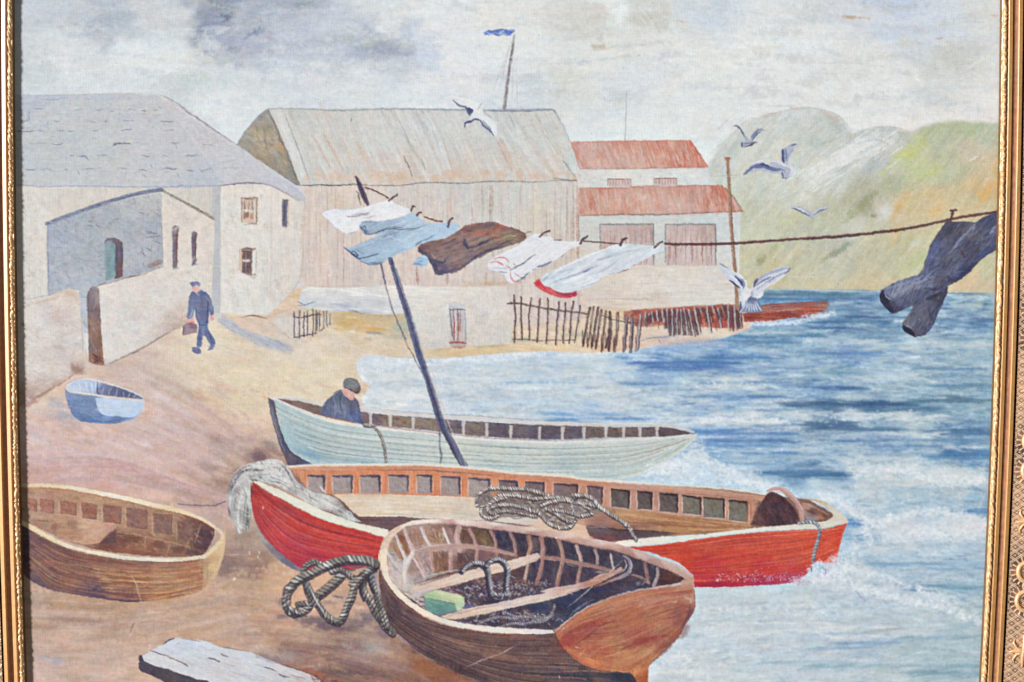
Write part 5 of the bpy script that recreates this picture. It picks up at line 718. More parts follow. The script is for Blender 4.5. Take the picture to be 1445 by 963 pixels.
S('flat_cap', 'blue grey flat cap'); F(pm(cr(E8([(135,145),(170,130),(220,130),(245,155),(240,178),(200,170),(160,185),(140,165)]), closed=True), w=.2),(126,136,162), .95, 8); L(E8([(185,150),(215,160)]), 2, (170,178,198), .7); L(E8([(140,150),(160,178)]), 1.6, (86,94,120), .7)
S('bag', 'small mauve brown bag'); F(pm(E8([(62,590),(110,560),(200,570),(215,610),(205,665),(110,688),(62,690)]), w=.4),(148,126,134), .95, 8)
L(E8([(110,570),(100,640),(110,685)]), 1.4, (176,160,168), .7); L(E8([(65,600),(62,685)]), 1.6, (104,88,100), .7); L(E8([(125,565),(180,560)]), 1.8, (160,100,104), .7); L(E8([(140,610),(200,620)]), 2, (128,104,112), .6)
PO = P('painted_clothes_pole', 'dark leaning painted pole that props the washing line'); CUR[0] = PO
F(lm([(551,366),(553,372)], 6),(108,114,142))
S('pole_top', 'dark tip of the pole above the washing'); F(lm(cr(E1([(375,62),(400,110),(430,190),(475,290)])), [4,7,8,5], .2),(100,90,110), .97, 9); L(E1([(375,70),(420,160),(455,250)]), 2, (74,64,84), .8); L(E1([(420,120),(450,180)]), 1.6, (150,140,150), .7)
L(E1([(375,180),(395,200),(402,250),(420,300)]), 1.7, (104,94,104), .85, .3)
# ---------------------------------------------------------------- washing line
WL = P('painted_washing_line', 'brown painted line strung across the picture with pegs'); CUR[0] = WL
for pts, w in [(E1([(450,152),(500,165),(570,195),(650,238)]),1.8),(E1([(955,402),(1010,418),(1060,432),(1110,440)]),1.9),([(824,341),(850,342.5),(865,344),(878,345)],1.9),(E3([(530,153),(570,156),(600,157)]),1.7),([(939,344),(960,345),(1000,345),(1048,343),(1090,340),(1133,337),(1180,334),(1220,330),(1256,326),(1285,322),(1320,315),(1346,309),(1375,304),(1408,299)],3.6),([(640,318),(648,320)],1.6)]:
    if w != 3.6: S('line_length')
    else: CUR[0] = WL
    L(pts, w, (104,74,74), .95, .1, idd=True)
L([(945,346.5),(1000,346.5),(1048,344.5),(1090,342)], 1.3, (140,100,90), .6); L([(1100,338),(1180,332.5),(1256,324.5)], 1.2, (170,130,110), .6, .6); L([(1134,339),(1200,334),(1280,325)], 1.4, (80,64,68), .6); L([(1290,321),(1346,310),(1400,300)], 1.6, (140,116,110), .5, .6)
# ---------------------------------------------------------------- washing
def cloth(name, label): return P(name, label)
cloth('painted_white_cloth', 'white painted cloth flying at the left end of the washing line')
m = F(pm(E1([(85,375),(130,345),(200,335),(330,335),(420,325),(500,300),(600,265),(655,245),(700,280),(760,310),(840,335),(825,385),(760,400),(640,425),(540,440),(430,470),(405,500),(380,525),(300,548),(240,515),(190,480),(140,425)]), w=.4), [(465,302,(224,226,232)),(500,310,(226,226,228)),(540,295,(230,231,233)),(485,325,(230,230,232)),(520,290,(214,215,220)),(570,300,(228,229,232)),(500,295,(208,210,216))], .98, 3, -.2, 14, 2)
HA(m, 130, 22, 2.2, -.25, [(236,236,238),(216,218,224),(226,226,230)], .45, .1, 3)
for pts, w, c in [([(290,392),(380,390),(440,378),(495,365)],1.6,(110,112,122)),([(340,380),(430,368),(480,362)],1.2,(150,150,158)),([(420,412),(480,408),(550,385)],1.1,(160,156,160)),([(450,370),(510,345),(525,325)],1.1,(180,180,188)),([(140,425),(190,480),(240,520),(300,548)],1.2,(196,198,206)),([(85,375),(130,400),(200,470)],1.2,(238,238,240)),([(300,545),(340,535),(385,522)],1.1,(140,140,146)),([(330,435),(400,425)],1,(190,190,198)),([(240,335),(330,330),(400,322)],2.4,(196,198,204))]: L(E1(pts), w, c, .7, .3)
cloth('painted_blue_shirt', 'pale blue painted shirt blown sideways on the washing line')
m = F(pm(E1([(405,470),(430,440),(500,432),(560,440),(640,425),(740,405),(800,385),(850,365),(885,375),(920,415),(960,445),(1060,455),(1130,445),(1204,450),(1204,520),(1140,570),(1040,600),(950,620),(890,650),(820,680),(720,720),(620,770),(600,800),(520,805),(450,795),(400,770),(350,730),(300,690),(275,660),(340,660),(420,620),(520,575),(580,540),(540,540),(480,555),(440,540),(405,500)]), w=.4), [(520,315,(160,180,200)),(540,325,(170,190,208)),(580,310,(180,202,220)),(600,320,(178,200,220)),(620,330,(184,206,224)),(550,350,(172,194,214)),(530,360,(164,186,206)),(500,358,(160,182,202)),(580,345,(178,200,220)),(600,340,(172,196,218)),(635,325,(174,194,214)),(515,320,(150,168,190)),(545,330,(140,158,182))], .98, 4, -.35, 12, 2)
HA(m, 190, 16, 2.2, -.35, [(188,208,224),(164,186,208),(176,198,218)], .45, .15, 3)
F(pm(E1([(1190,455),(1204,440),(1260,470),(1204,560),(1130,585)]), w=.3),(178,196,214), .9, 4)
F(pm(E2([(430,110),(540,130),(550,190),(430,270),(330,300),(200,330),(330,230)]), w=.3),(176,196,216), .9, 5)
for pts, w, c in [([(405,480),(440,510),(465,550)],1.8,(74,86,112)),([(410,490),(450,480),(470,530),(490,550)],1.3,(86,98,124)),([(470,550),(520,545),(580,520),(640,505)],1.6,(96,108,134)),([(560,520),(620,505),(700,500),(760,508),(840,500),(920,485)],1.5,(90,100,124)),([(620,500),(680,485),(780,490)],1.2,(96,108,132)),([(780,525),(850,510),(900,498),(960,468),(985,465)],1.3,(120,134,156)),([(600,580),(680,545),(740,530)],1.2,(120,136,156)),([(275,665),(330,700),(380,740),(420,752)],2.2,(66,78,108)),([(340,695),(360,690),(395,725),(375,730),(345,705)],1.6,(58,66,94)),([(400,752),(450,745),(520,728),(575,715)],1.7,(76,88,112)),([(440,720),(400,690),(370,672)],1.2,(120,136,160)),([(410,765),(470,798),(540,802),(620,780)],1.6,(110,124,146)),([(480,790),(540,790),(600,775)],1.2,(90,104,128)),([(640,740),(740,690),(800,670)],1.2,(150,170,190)),([(870,640),(930,605),(980,590),(1050,550)],1.8,(120,138,166)),([(880,650),(930,612)],1.6,(100,116,146)),([(430,450),(500,440),(540,450)],3,(140,160,180)),([(520,580),(560,560)],1,(200,214,226)),([(650,560),(760,600),(850,560)],2,(190,210,226)),([(1150,450),(1170,490)],2.2,(150,156,160))]: L(E1(pts), w, c, .8, .25)
F(pm(cr(E2([(95,550),(130,500),(180,465),(230,460),(265,500),(250,560),(180,585),(130,570)]), closed=True), w=.3),(164,188,212), .97, 7, idd=True); L(E2([(100,555),(150,550),(200,560)]), 2, (110,130,160), .7); L(E2([(150,530),(200,520)]), 1.4, (90,108,140), .6); L(E2([(170,470),(240,480)]), 2, (200,216,228), .6)
cloth('painted_brown_jacket', 'mottled brown painted jacket on the washing line')
m = F(pm(E2([(150,380),(180,350),(240,320),(330,300),(440,280),(520,235),(600,185),(650,140),(760,125),(850,110),(960,100),(1040,115),(1130,155),(1230,185),(1300,225),(1315,270),(1290,300),(1200,340),(1100,370),(1040,395),(960,410),(900,440),(830,480),(780,500),(720,530),(660,580),(600,620),(530,650),(440,660),(370,680),(330,665),(320,610),(280,540),(250,480),(210,455),(160,430)]), w=.5), [(595,350,(110,96,108)),(610,345,(130,112,112)),(630,345,(140,118,116)),(620,360,(142,124,124)),(645,330,(146,118,114)),(660,322,(160,120,108)),(690,318,(134,116,110)),(700,328,(176,122,104)),(715,320,(160,112,98)),(740,335,(136,116,104)),(720,335,(146,134,112)),(690,345,(140,122,114)),(665,345,(140,122,122)),(640,370,(136,120,124)),(620,383,(100,98,120)),(612,372,(92,92,114)),(650,365,(146,128,130)),(665,350,(134,120,124)),(735,330,(150,132,120))], .98, 9, -.4, 10, 2, warp=2, k=20)
HA(m, 420, 9, 1.6, -.42, [(150,128,120),(120,100,100),(168,130,116),(140,122,124),(110,98,110)], .5, .3, 7)
for pts, w, c, a in [([(650,290),(655,340),(690,390)],5,(74,76,104),.9),([(690,385),(760,370),(840,330),(960,280)],3,(80,80,102),.85),([(700,340),(760,320),(860,280),(960,240)],4,(164,144,124),.8),([(690,240),(780,220),(860,205),(1000,195)],3.5,(176,112,94),.8),([(780,250),(880,220)],2.4,(184,120,98),.8),([(990,110),(1070,150),(1160,190)],3.4,(178,116,98),.75),([(660,150),(760,130),(900,118)],3,(170,118,108),.7),([(680,190),(780,165),(900,140),(980,135)],4,(118,108,108),.75),([(670,200),(740,200)],3,(90,88,100),.8),([(960,250),(1060,220),(1160,200)],5,(150,140,120),.7),([(860,350),(960,310),(1060,270),(1200,230)],3.6,(150,136,120),.7),([(900,400),(1000,380),(1060,340),(1180,290)],2.6,(100,98,114),.8),([(1010,300),(1100,260),(1200,250)],2,(174,160,124),.7),([(1210,190),(1290,230),(1310,275)],2.4,(140,92,88),.8),([(720,500),(820,450),(900,415),(1000,380)],3.4,(84,84,108),.8),([(570,620),(680,550),(780,490)],2.2,(96,90,112),.75),([(300,500),(380,540),(440,530),(450,510)],3,(84,84,108),.8),([(270,500),(330,560),(360,640)],4.4,(82,86,114),.8),([(340,640),(440,640),(560,600)],3,(100,98,120),.8),([(350,560),(440,570)],5,(92,96,124),.6),([(160,390),(200,440),(240,430)],4.4,(86,86,108),.8),([(300,450),(320,480),(340,500)],2,(190,170,160),.6),([(400,420),(520,390),(620,330)],3,(150,128,122),.6),([(380,350),(480,320),(580,270)],3,(112,96,104),.7),([(540,650),(600,620)],1.6,(186,140,128),.7),([(800,130),(850,112)],2,(80,70,80),.7),([(480,280),(560,270),(620,230)],2.6,(160,128,120),.6),([(950,97),(990,100),(1080,135),(1150,150)],1.3,(232,230,228),.8),([(520,500),(620,470),(700,430)],3,(152,132,130),.5),([(1150,250),(1200,260)],2,(190,176,150),.7)]: L(E2(pts), w, c, a, .35)
cloth('painted_striped_stockings', 'pair of white painted long johns with red hooped cuffs on the line')
m = F(pm(E3([(40,350),(55,320),(110,270),(200,235),(280,190),(340,145),(400,105),(440,110),(470,130),(520,130),(550,155),(640,165),(745,168),(740,200),(660,225),(610,270),(540,320),(460,355),(400,380),(330,430),(310,455),(270,475),(220,485),(190,465),(175,420),(130,395),(60,380)]), w=.4),(224,224,228), .98, 3, -.5, 12, 2)
HA(m, 150, 16, 2, -.55, [(234,233,234),(212,214,222),(226,222,224)], .45, .15, 3)
for pts, w, c in [([(210,385),(290,345),(350,300),(405,262)],2,(120,126,144)),([(240,365),(320,330)],1.4,(90,98,122)),([(420,360),(480,340),(530,315)],2.6,(84,100,136)),([(440,350),(500,330)],2,(140,152,178)),([(600,285),(620,262)],2,(120,126,146)),([(90,300),(130,285),(180,295),(205,325)],1.9,(216,124,112)),([(60,325),(120,318),(165,345)],1.9,(214,120,108)),([(130,330),(155,345)],2.6,(214,96,86)),([(185,350),(220,375)],1.7,(214,130,120)),([(215,400),(220,440),(250,470),(300,470)],2,(212,118,108)),([(250,405),(280,430),(300,440)],1.8,(216,140,130)),([(240,335),(250,345)],2.2,(210,90,80)),([(60,365),(140,370),(230,365)],1.1,(170,174,186)),([(130,395),(190,400)],2,(150,156,168)),([(260,465),(310,445),(330,420),(360,400)],2.2,(124,130,148)),([(300,440),(330,430)],2,(100,104,124)),([(380,385),(410,370)],1.8,(150,154,166)),([(320,450),(330,440)],2,(196,120,112)),([(360,160),(420,150),(470,190)],2,(210,206,214))]: L(E3(pts), w, c, .8, .25)
cloth('painted_frilled_petticoat', 'long white painted petticoat with a bright red frill on the line')
m = F(pm(E3([(440,450),(480,410),(560,375),(660,330),(740,290),(850,250),(940,215),(1010,190),(1060,182),(1180,188),(1280,200),(1330,205),(1375,215),(1370,235),(1300,260),(1250,290),(1160,340),(1060,400),(960,415),(900,440),(880,475),(800,510),(700,545),(600,555),(540,540),(500,510),(460,495)]), w=.4), [(770,395,(200,208,218)),(800,385,(214,220,228)),(830,370,(206,212,220)),(860,355,(196,204,212)),(900,350,(202,208,214)),(930,350,(222,225,230)),(850,375,(214,218,226)),(800,405,(212,218,224)),(820,395,(224,228,234)),(880,380,(210,214,222)),(870,345,(222,226,230))], .98, 4, -.45, 16, 2, k=30)
HA(m, 240, 20, 2.2, -.45, [(230,232,236),(196,204,214),(214,218,226),(206,212,218)], .45, .12, 3)
for pts, w, c in [([(550,470),(640,440),(740,405),(820,370),(880,345)],2.6,(160,170,190)),([(760,400),(820,380)],1.8,(120,134,164)),([(860,310),(940,290),(1030,262)],2.2,(164,172,188)),([(900,290),(1000,270),(1100,240),(1200,235)],3,(190,198,208)),([(600,480),(700,450),(800,400)],2.6,(234,236,240)),([(860,410),(940,370),(1040,300)],2.4,(184,192,208)),([(740,520),(820,490),(880,470),(900,445)],1.6,(170,180,204)),([(1030,405),(1080,385),(1110,375)],1.6,(140,100,104)),([(950,415),(1040,400)],1.2,(160,164,178)),([(1145,350),(1155,340)],1.6,(110,90,96)),([(560,390),(700,320),(860,250),(1010,200)],2.4,(234,236,238)),([(520,440),(600,400),(700,370)],2.4,(180,190,204)),([(460,460),(500,430)],2,(160,170,186)),([(800,450),(900,400)],2,(236,236,240)),([(1240,290),(1340,230)],1.6,(226,230,236)),([(620,510),(740,490),(860,440)],2,(208,214,222))]: L(E3(pts), w, c, .75, .3)
S('frill', 'bright red scalloped frill'); F(pm(cr(E3([(392,480),(410,455),(435,448),(450,475),(480,500),(520,515),(560,540),(620,555),(680,550),(715,538),(720,568),(690,585),(620,592),(570,585),(540,575),(500,562),(465,545),(430,520)]), closed=True), w=.5), [(758,400,(214,84,92)),(770,408,(216,104,108)),(785,413,(214,118,118)),(800,416,(196,80,96)),(812,412,(200,74,92))], .97, 9, .3, 5, 2)
L(E3([(560,545),(620,565),(690,558),(715,548)]), 2.2, (150,76,104), .8); L(E3([(440,500),(470,515),(490,540)]), 1.6, (190,60,74), .7); L(E3([(480,550),(500,555)]), 2.6, (222,130,128), .7); L(E3([(545,570),(575,580),(630,588)]), 1.8, (224,110,116), .7)
cloth('painted_trousers', 'dark blue grey painted trousers hanging at the right end of the line')
leg2 = F(pm(E4([(330,725),(380,690),(440,650),(480,600),(570,600),(555,660),(530,720),(500,780),(470,850),(440,900),(410,930),(340,943),(300,925),(260,890),(258,850),(280,810),(310,770)]), w=.5), [(1280,455,(124,130,146)),(1290,462,(110,116,136)),(1300,440,(104,108,122)),(1310,430,(96,100,118)),(1320,420,(72,76,92)),(1325,440,(84,92,114)),(1310,465,(96,104,126)),(1280,470,(70,74,92)),(1330,410,(70,72,88))], .98, 8, -1.0, 12, 1.8, k=30)
m = F(pm(E4([(545,170),(570,150),(600,160),(680,158),(750,165),(800,130),(860,110),(905,88),(905,350),(880,360),(830,390),(790,420),(760,450),(720,500),(660,550),(600,580),(560,600),(500,640),(430,670),(360,710),(320,735),(260,760),(215,780),(190,785),(165,770),(130,730),(105,690),(102,650),(115,620),(160,595),(220,565),(300,540),(370,515),(395,480),(405,440),(430,380),(440,330),(470,280),(510,220)]), w=.5), [(1330,320,(92,94,108)),(1345,325,(88,88,98)),(1360,325,(100,98,106)),(1320,350,(96,106,134)),(1315,365,(106,118,148)),(1350,345,(98,104,126)),(1370,330,(110,112,124)),(1390,320,(92,96,114)),(1400,310,(92,96,120)),(1400,330,(112,120,148)),(1380,350,(84,90,112)),(1370,345,(72,76,92)),(1390,355,(84,94,124)),(1350,370,(96,104,128)),(1365,380,(76,82,104)),(1340,385,(106,114,138)),(1330,395,(92,96,114)),(1310,390,(128,136,158)),(1290,400,(136,142,164)),(1270,410,(146,152,174)),(1260,412,(134,142,166)),(1275,425,(110,118,144)),(1300,415,(96,104,128)),(1250,425,(66,70,90)),(1262,438,(72,78,98)),(1310,400,(118,126,148)),(1335,370,(90,94,112)),(1345,400,(72,76,94))], .98, 8, -.8, 14, 1.8, k=30)
HA(m, 520, 15, 1.7, -.95, [(96,104,130),(80,86,106),(118,126,150),(70,74,92),(106,108,120)], .45, .25, 6); HA(leg2, 140, 12, 1.6, -1.1, [(130,134,150),(84,90,110),(104,112,136),(70,74,90)], .45, .2, 6)
for pts, w, c, a in [([(745,175),(700,230),(650,280),(610,340),(570,390),(520,440)],3.4,(150,158,180),.7),([(750,180),(735,215)],3,(176,182,198),.6),([(640,330),(600,360),(560,400),(500,460),(440,490)],2.4,(70,72,88),.6),([(650,350),(680,400),(700,380)],3,(60,64,82),.5),([(890,195),(860,230),(850,240)],4,(166,174,196),.7),([(860,110),(800,150),(745,190)],2,(74,78,96),.7),([(440,340),(430,400),(410,450)],3,(110,122,152),.6),([(470,300),(500,330),(480,390)],3,(116,126,154),.5),([(140,610),(200,600),(300,570),(400,530)],4,(160,166,186),.55),([(160,640),(180,680),(260,620),(330,580)],5,(150,156,178),.5),([(320,580),(400,560),(460,530)],3,(176,180,196),.5),([(430,540),(450,560)],3,(80,76,84),.6),([(240,720),(330,700),(420,650)],3,(96,104,130),.6),([(410,610),(480,620),(520,600),(550,560)],4,(62,66,84),.6),([(600,560),(680,500),(760,430)],3,(74,80,104),.6),([(800,300),(860,270)],4,(76,88,118),.5),([(690,300),(740,270),(790,230)],4,(96,92,100),.5),([(560,520),(590,560)],3,(66,70,88),.5)]: L(E4(pts), w, c, a, .4)
F(pm(cr(E4([(102,650),(125,625),(140,660),(165,700),(190,740),(195,775),(175,775),(130,730),(105,690)]), closed=True), w=.3),(58,62,82), .9, 8, idd=False); L(E4([(170,700),(195,770)]), 2, (76,80,98), .7); L(E4([(130,635),(150,670),(180,690)]), 1.8, (176,182,196), .7)
F(pm(cr(E4([(260,860),(290,875),(330,905),(345,940),(300,925),(262,895)]), closed=True), w=.3),(54,58,76), .9, 8, idd=False); L(E4([(268,858),(330,890)]), 1.8, (166,164,168), .7); L(E4([(420,690),(470,670),(540,640)]), 4, (56,60,76), .6); L(E4([(440,730),(440,780),(470,840)]), 3, (64,70,90), .6)
for k in range(60): x, y = 1290 + rng.random() * 100, 315 + rng.random() * 110; L([(x, y),(x + .8, y + .4)], 1.2, (200,200,206), .35)
use(WL)
for pts, w in [(E1([(655,262),(690,235),(725,210)]),2.6),(E1([(845,345),(862,310)]),2.4),(E1([(855,312),(875,312)]),2.2),(E1([(892,388),(915,362),(930,362)]),3),(E1([(1160,485),(1175,420),(1195,412)]),2.8),(E3([(440,132),(475,98),(512,86)]),2.6),(E3([(745,182),(765,150),(795,125)]),2.8),(E3([(1048,195),(1065,150),(1080,145)]),3.4),(E3([(1062,148),(1095,140)]),2.4),(E3([(1308,212),(1330,185),(1365,170)]),2.6),(E4([(588,150),(598,100),(604,85)]),3.6),(E4([(585,82),(622,82)]),3.2),(E2([(1310,225),(1330,210),(1370,208)]),2)]:
    S('peg'); L(pts, w, (98,76,80) if w > 2.1 else (160,150,150), .95, .1, idd=True)
    L([(pts[0][0] + .6, pts[0][1]),(pts[-1][0] + .6, pts[-1][1])], 1, (150,120,116), .4)
# ---------------------------------------------------------------- small blue boat
BB = P('painted_blue_rowing_boat', 'small sky blue painted rowing boat drawn up below the garden wall')
blob(84,572,22,5,.1,(172,174,182),.6); blob(92,586,24,6,.15,(166,170,184),.6)
F(pm(cr(Y4([(352,370),(360,430),(375,480),(400,530),(440,558),(520,568),(600,572),(680,560),(735,540),(770,500),(783,460),(778,440)])) + cr(Y4([(778,440),(700,440),(600,428),(520,418),(440,404),(390,395),(360,378)])), w=.4), [(97,558,(128,148,182)),(105,575,(116,138,174)),(120,590,(106,130,170)),(130,570,(120,142,176)),(140,585,(120,142,178)),(150,570,(188,204,226)),(180,575,(186,202,224)),(165,592,(118,140,176)),(185,590,(150,172,206)),(198,570,(178,196,222)),(145,580,(170,190,216))], .98, 6, .1, 10, 2, k=12)
F(pm(cr(Y4([(522,430),(600,436),(700,440),(778,446),(783,470),(760,510),(720,535),(640,530),(570,525),(540,500),(522,460)])), w=.4),(190,206,228), .92, 5, .05, 10, 2, idd=False)
HA(pm(Y4([(360,400),(520,430),(540,500),(560,560),(440,550),(380,500)])), 60, 9, 1.5, .2, [(136,156,190),(104,128,166),(120,140,172)], .5)
L(Y4([(440,545),(560,560),(680,545),(720,538)]), 2.4, (100,126,170), .7); L(Y4([(352,400),(375,480),(420,545)]), 1.2, (130,124,150), .5); L(Y4([(560,490),(640,500),(700,490)]), 1.2, (206,216,230), .6)
S('interior', 'shaded ribbed inside of the little blue boat')
F(pm(cr(Y4([(368,380),(380,352),(420,338),(470,332),(530,345),(600,362),(700,390),(775,425)])) + Y4([(775,440),(700,432),(600,420),(520,410),(440,404),(390,398)]), w=.3), [(100,545,(190,202,222)),(118,540,(184,198,222)),(132,545,(176,192,220)),(145,550,(118,134,166)),(160,555,(104,118,152)),(180,558,(100,114,146)),(198,560,(120,130,154))], .97, 5, 0, 8, 2, k=12)
for a, b in [((400,362),(400,395)),((430,350),(440,400)),((462,342),(478,402)),((495,342),(505,405)),((522,345),(524,408))]: L(Y4([a, b]), 1.6, (214,222,234), .8)
for a, b in [((572,365),(548,408)),((606,370),(585,415)),((635,385),(632,420)),((670,395),(672,425)),((706,405),(695,430)),((738,415),(722,432))]: L(Y4([a, b]), 1.8, (190,176,176), .8)
L(Y4([(530,345),(530,400),(545,410)]), 2.2, (84,98,134), .8); L(Y4([(560,360),(620,375),(700,400)]), 1.3, (140,110,104), .5)
S('gunwale', 'cream rim of the little blue boat')
F(lm(cr(Y4([(360,376),(376,352),(420,335),(470,328),(540,340),(620,362),(700,390),(775,425)])), 2.2, .1),(214,212,214), .95, 4); F(lm(cr(Y4([(358,372),(372,392),(430,404),(520,415),(600,428),(700,438),(778,444)])), 2.6, .1),(218,206,196), .95, 4); L(Y4([(350,372),(380,345),(420,332),(450,328)]), 1.1, (120,130,160), .6)
# ---------------------------------------------------------------- pale long rowing boat
GB_ = P('painted_pale_rowing_boat', 'long pale blue grey painted rowing boat, farthest of the big boats')
near = [(386,562),(405,571),(430,582),(457,592),(485,598),(515,602),(545,606),(578,609),(615,613),(656,618),(708,622),(760,624),(800,624),(858,622),(900,620),(936,618),(975,614)]
bot = [(404,640),(425,652),(470,664),(560,672),(700,678),(800,680),(880,676),(905,670),(930,658),(950,645),(968,632),(982,618)]
hm = F(pm(cr(near) + [(984,612)] + cr(bot[::-1]) , w=.4), [(395,580,(176,192,194)),(400,610,(166,188,194)),(430,620,(164,186,192)),(430,645,(140,172,190)),(460,610,(178,192,194)),(500,620,(184,195,194)),(500,650,(170,188,192)),(540,625,(188,198,196)),(560,650,(180,192,190)),(600,625,(198,204,200)),(600,650,(188,196,190)),(650,640,(198,202,192)),(700,635,(202,205,197)),(700,660,(180,194,193)),(760,640,(202,205,198)),(790,665,(172,188,192)),(850,635,(206,208,202)),(850,660,(180,192,192)),(900,635,(204,206,200)),(900,655,(186,196,192)),(950,630,(196,200,194)),(975,620,(206,208,204))], .98, 4, .1, 20, 1.8, k=60)
ST(near, bot, 260, [(206,212,208),(176,192,192),(190,200,196),(160,182,188),(214,216,208)], 1.7, .42, .3, hm)
for t, s0, s1, al in [(.16,.02,.6,.6),(.17,.5,.97,.5),(.3,.04,.4,.6),(.33,.45,.96,.5),(.42,.05,.5,.6),(.52,.06,.55,.6),(.55,.5,.93,.5),(.64,.1,.6,.55),(.76,.12,.7,.5),(.45,.6,.98,.6)]: line_at(near, bot, t, 1.3, (136,142,136), al, s0, s1, hm, .5)
for t in (.2,.36,.48,.6): line_at(near, bot, t, 1.2, (214,218,214), .5, .05, .95, hm, .5)
L([(910,640),(930,633),(955,626),(972,619)], 1.6, (150,148,140), .6); L([(935,643),(950,637),(968,626)], 1.4, (150,150,146), .6); L([(700,641),(760,643),(820,640),(900,634)], 1.2, (166,160,146), .5)
S('stem', 'dark blue grey stem of the pale boat')
F(pm(cr([(378,561),(382,585),(388,608),(395,630),(404,652),(409,660)]) + [(444,659),(438,654)] + cr([(422,645),(408,634),(399,615),(392,592),(387,566)]), w=.4), [(382,570,(110,108,118)),(388,600,(118,122,134)),(396,630,(96,100,118)),(405,645,(104,98,112)),(420,655,(90,88,104)),(438,656,(92,110,150))], .97, 8, 1.3, 10, 1.5)
L([(381,566),(386,590),(393,615),(402,638)], 1.6, (160,164,170), .7, .6); L([(386,568),(391,592),(398,615),(408,636),(425,648),(440,655)], 1.4, (60,62,80), .7)
S('interior', 'dark brown inside of the pale boat between pale ribs')
fi = [(386,562),(420,566),(457,574),(508,581),(551,586),(578,588),(630,592),(654,594),(708,597),(760,600),(800,601),(858,603),(900,603),(936,603),(950,605),(975,611)]
im = F(pm(cr(fi) + cr([(972,613),(936,616),(858,618),(800,620),(760,620),(708,618),(656,614),(615,609),(578,605),(545,602),(515,598),(485,594),(457,588),(430,579),(405,569)]), w=.3), [(420,572,(140,120,112)),(450,578,(130,116,110)),(520,592,(128,112,116)),(560,597,(146,132,118)),(600,600,(148,134,120)),(640,602,(120,110,114)),(670,606,(136,122,116)),(700,608,(112,104,112)),(740,610,(118,110,114)),(760,612,(100,96,108)),(800,610,(108,102,110)),(850,611,(126,114,106)),(900,611,(122,110,110)),(950,611,(110,98,102))], .97, 8, .1, 6, 2, k=40)
HA(im, 260, 6, 1.5, .2, [(150,134,120),(100,94,108),(126,112,112),(86,82,98)], .45)
for x, y0, y1 in [(523,583,601),(551,585,604),(583,589,609),(654,594,615),(687,597,617),(721,600,620),(761,602,621),(794,602,621),(824,603,620),(855,603,620),(880,603,619),(903,603,618),(927,603,617)]:
    S('rib'); F(pm([(x-2.6,y0),(x+3,y0),(x+2.2,y1-1),(x-1.6,y1)], w=.4),(196,190,184), .93, 5, 1.5); L([(x + 3, y0 + 3),(x + 2.4, y1 - 2)], 1.2, (90,84,96), .5)
for x in (545, 611, 713, 759, 838): L([(x, y0 + 0 if False else (587 if x < 600 else 598)),(x + 1, 602 if x < 600 else 616)], 1.2, (84,80,96), .5)
S('gunwale', 'pale rail of the far boat')
F(lm(cr([(382,561),(402,562),(430,565),(457,569),(508,577),(551,582),(578,584.5),(630,588),(708,593),(760,597),(800,598.5),(858,600),(900,600),(936,601),(955,603),(979,610)]), [2.5,3,4,4.5,5,5.6,5.6,5,5,4.5,3.4], .1),(206,202,200), .95, 5); F(lm(cr(near), [3,4,4,4,4.4,4.4,3.6,2.4], .15),(218,216,208), .93, 4)
L([(400,566),(430,578),(457,587),(485,594),(515,599),(545,603),(578,607),(615,611),(656,615.5),(708,619.5),(760,621.5),(800,621.5),(858,619.5)], 1.3, (150,104,94), .7, .4); L([(508,574),(551,579),(578,582),(630,585.5),(654,586),(708,590),(760,593.5),(800,595),(858,597)], 1.1, (140,132,140), .6, .4); L([(386,561),(402,560.5),(430,562)], 1.2, (230,230,224), .7); L([(860,598),(900,598),(940,598),(960,601)], 2, (222,220,212), .7)
S('mooring_line', 'short grey rope hanging down the pale hull'); rope([(514,601),(524,602),(533,608),(539,620),(543,635),(545,652)], 4.4, (104,98,96),(196,192,184),(156,150,144), 3.5)
L([(512,600),(520,604),(530,602)], 2, (70,70,84), .8)
foam(940,660,34,10,260,FO+[(206,214,216)],.6); foam(985,640,12,18,160,[(216,222,226),(200,212,224)],.55)
# seated man
SM = P('painted_seated_man', 'painted man in cap and dark jacket hunched in the pale boat')
F(pm(cr([(453,584),(455,574),(462,564),(472,557),(482,551),(492,555),(500,560),(505,566),(508,576),(509,590),(514,598),(505,597),(490,594),(475,591)], closed=True), w=.4), [(460,575,(110,122,146)),(470,565,(104,112,132)),(480,575,(122,132,154)),(476,590,(116,126,150)),(495,570,(104,112,134)),(500,590,(108,122,158)),(508,595,(90,104,140))], .97, 8, 1, 7, 2, k=20)
for pts, w, c in [([(483,553),(480,565),(482,580)],1.6,(80,86,104)),([(462,566),(458,576),(456,584)],1.6,(86,94,116)),([(498,565),(495,578),(498,592)],1.6,(84,92,118)),([(483,553),(488,560),(495,567),(499,562)],1.6,(70,76,96)),([(470,560),(474,575),(472,588)],3,(136,146,166)),([(488,575),(486,590)],2.4,(140,148,166)),([(505,568),(507,582)],1.8,(90,100,128)),([(470,556),(478,551),(482,550)],1.4,(70,74,90)),([(453,576),(454,584)],1.6,(150,130,140))]: L(pts, w, c, .8, .3)
S('face', 'bowed pink face'); F(pm(cr([(483,549),(492,548),(500,553),(501,560),(497,566),(491,562),(484,556)], closed=True), w=.2),(208,168,158), .95, 6); L([(490,553),(494,560)], 1.4, (226,196,188), .7); L([(497,556),(500,560)], 1.3, (170,120,116), .7)
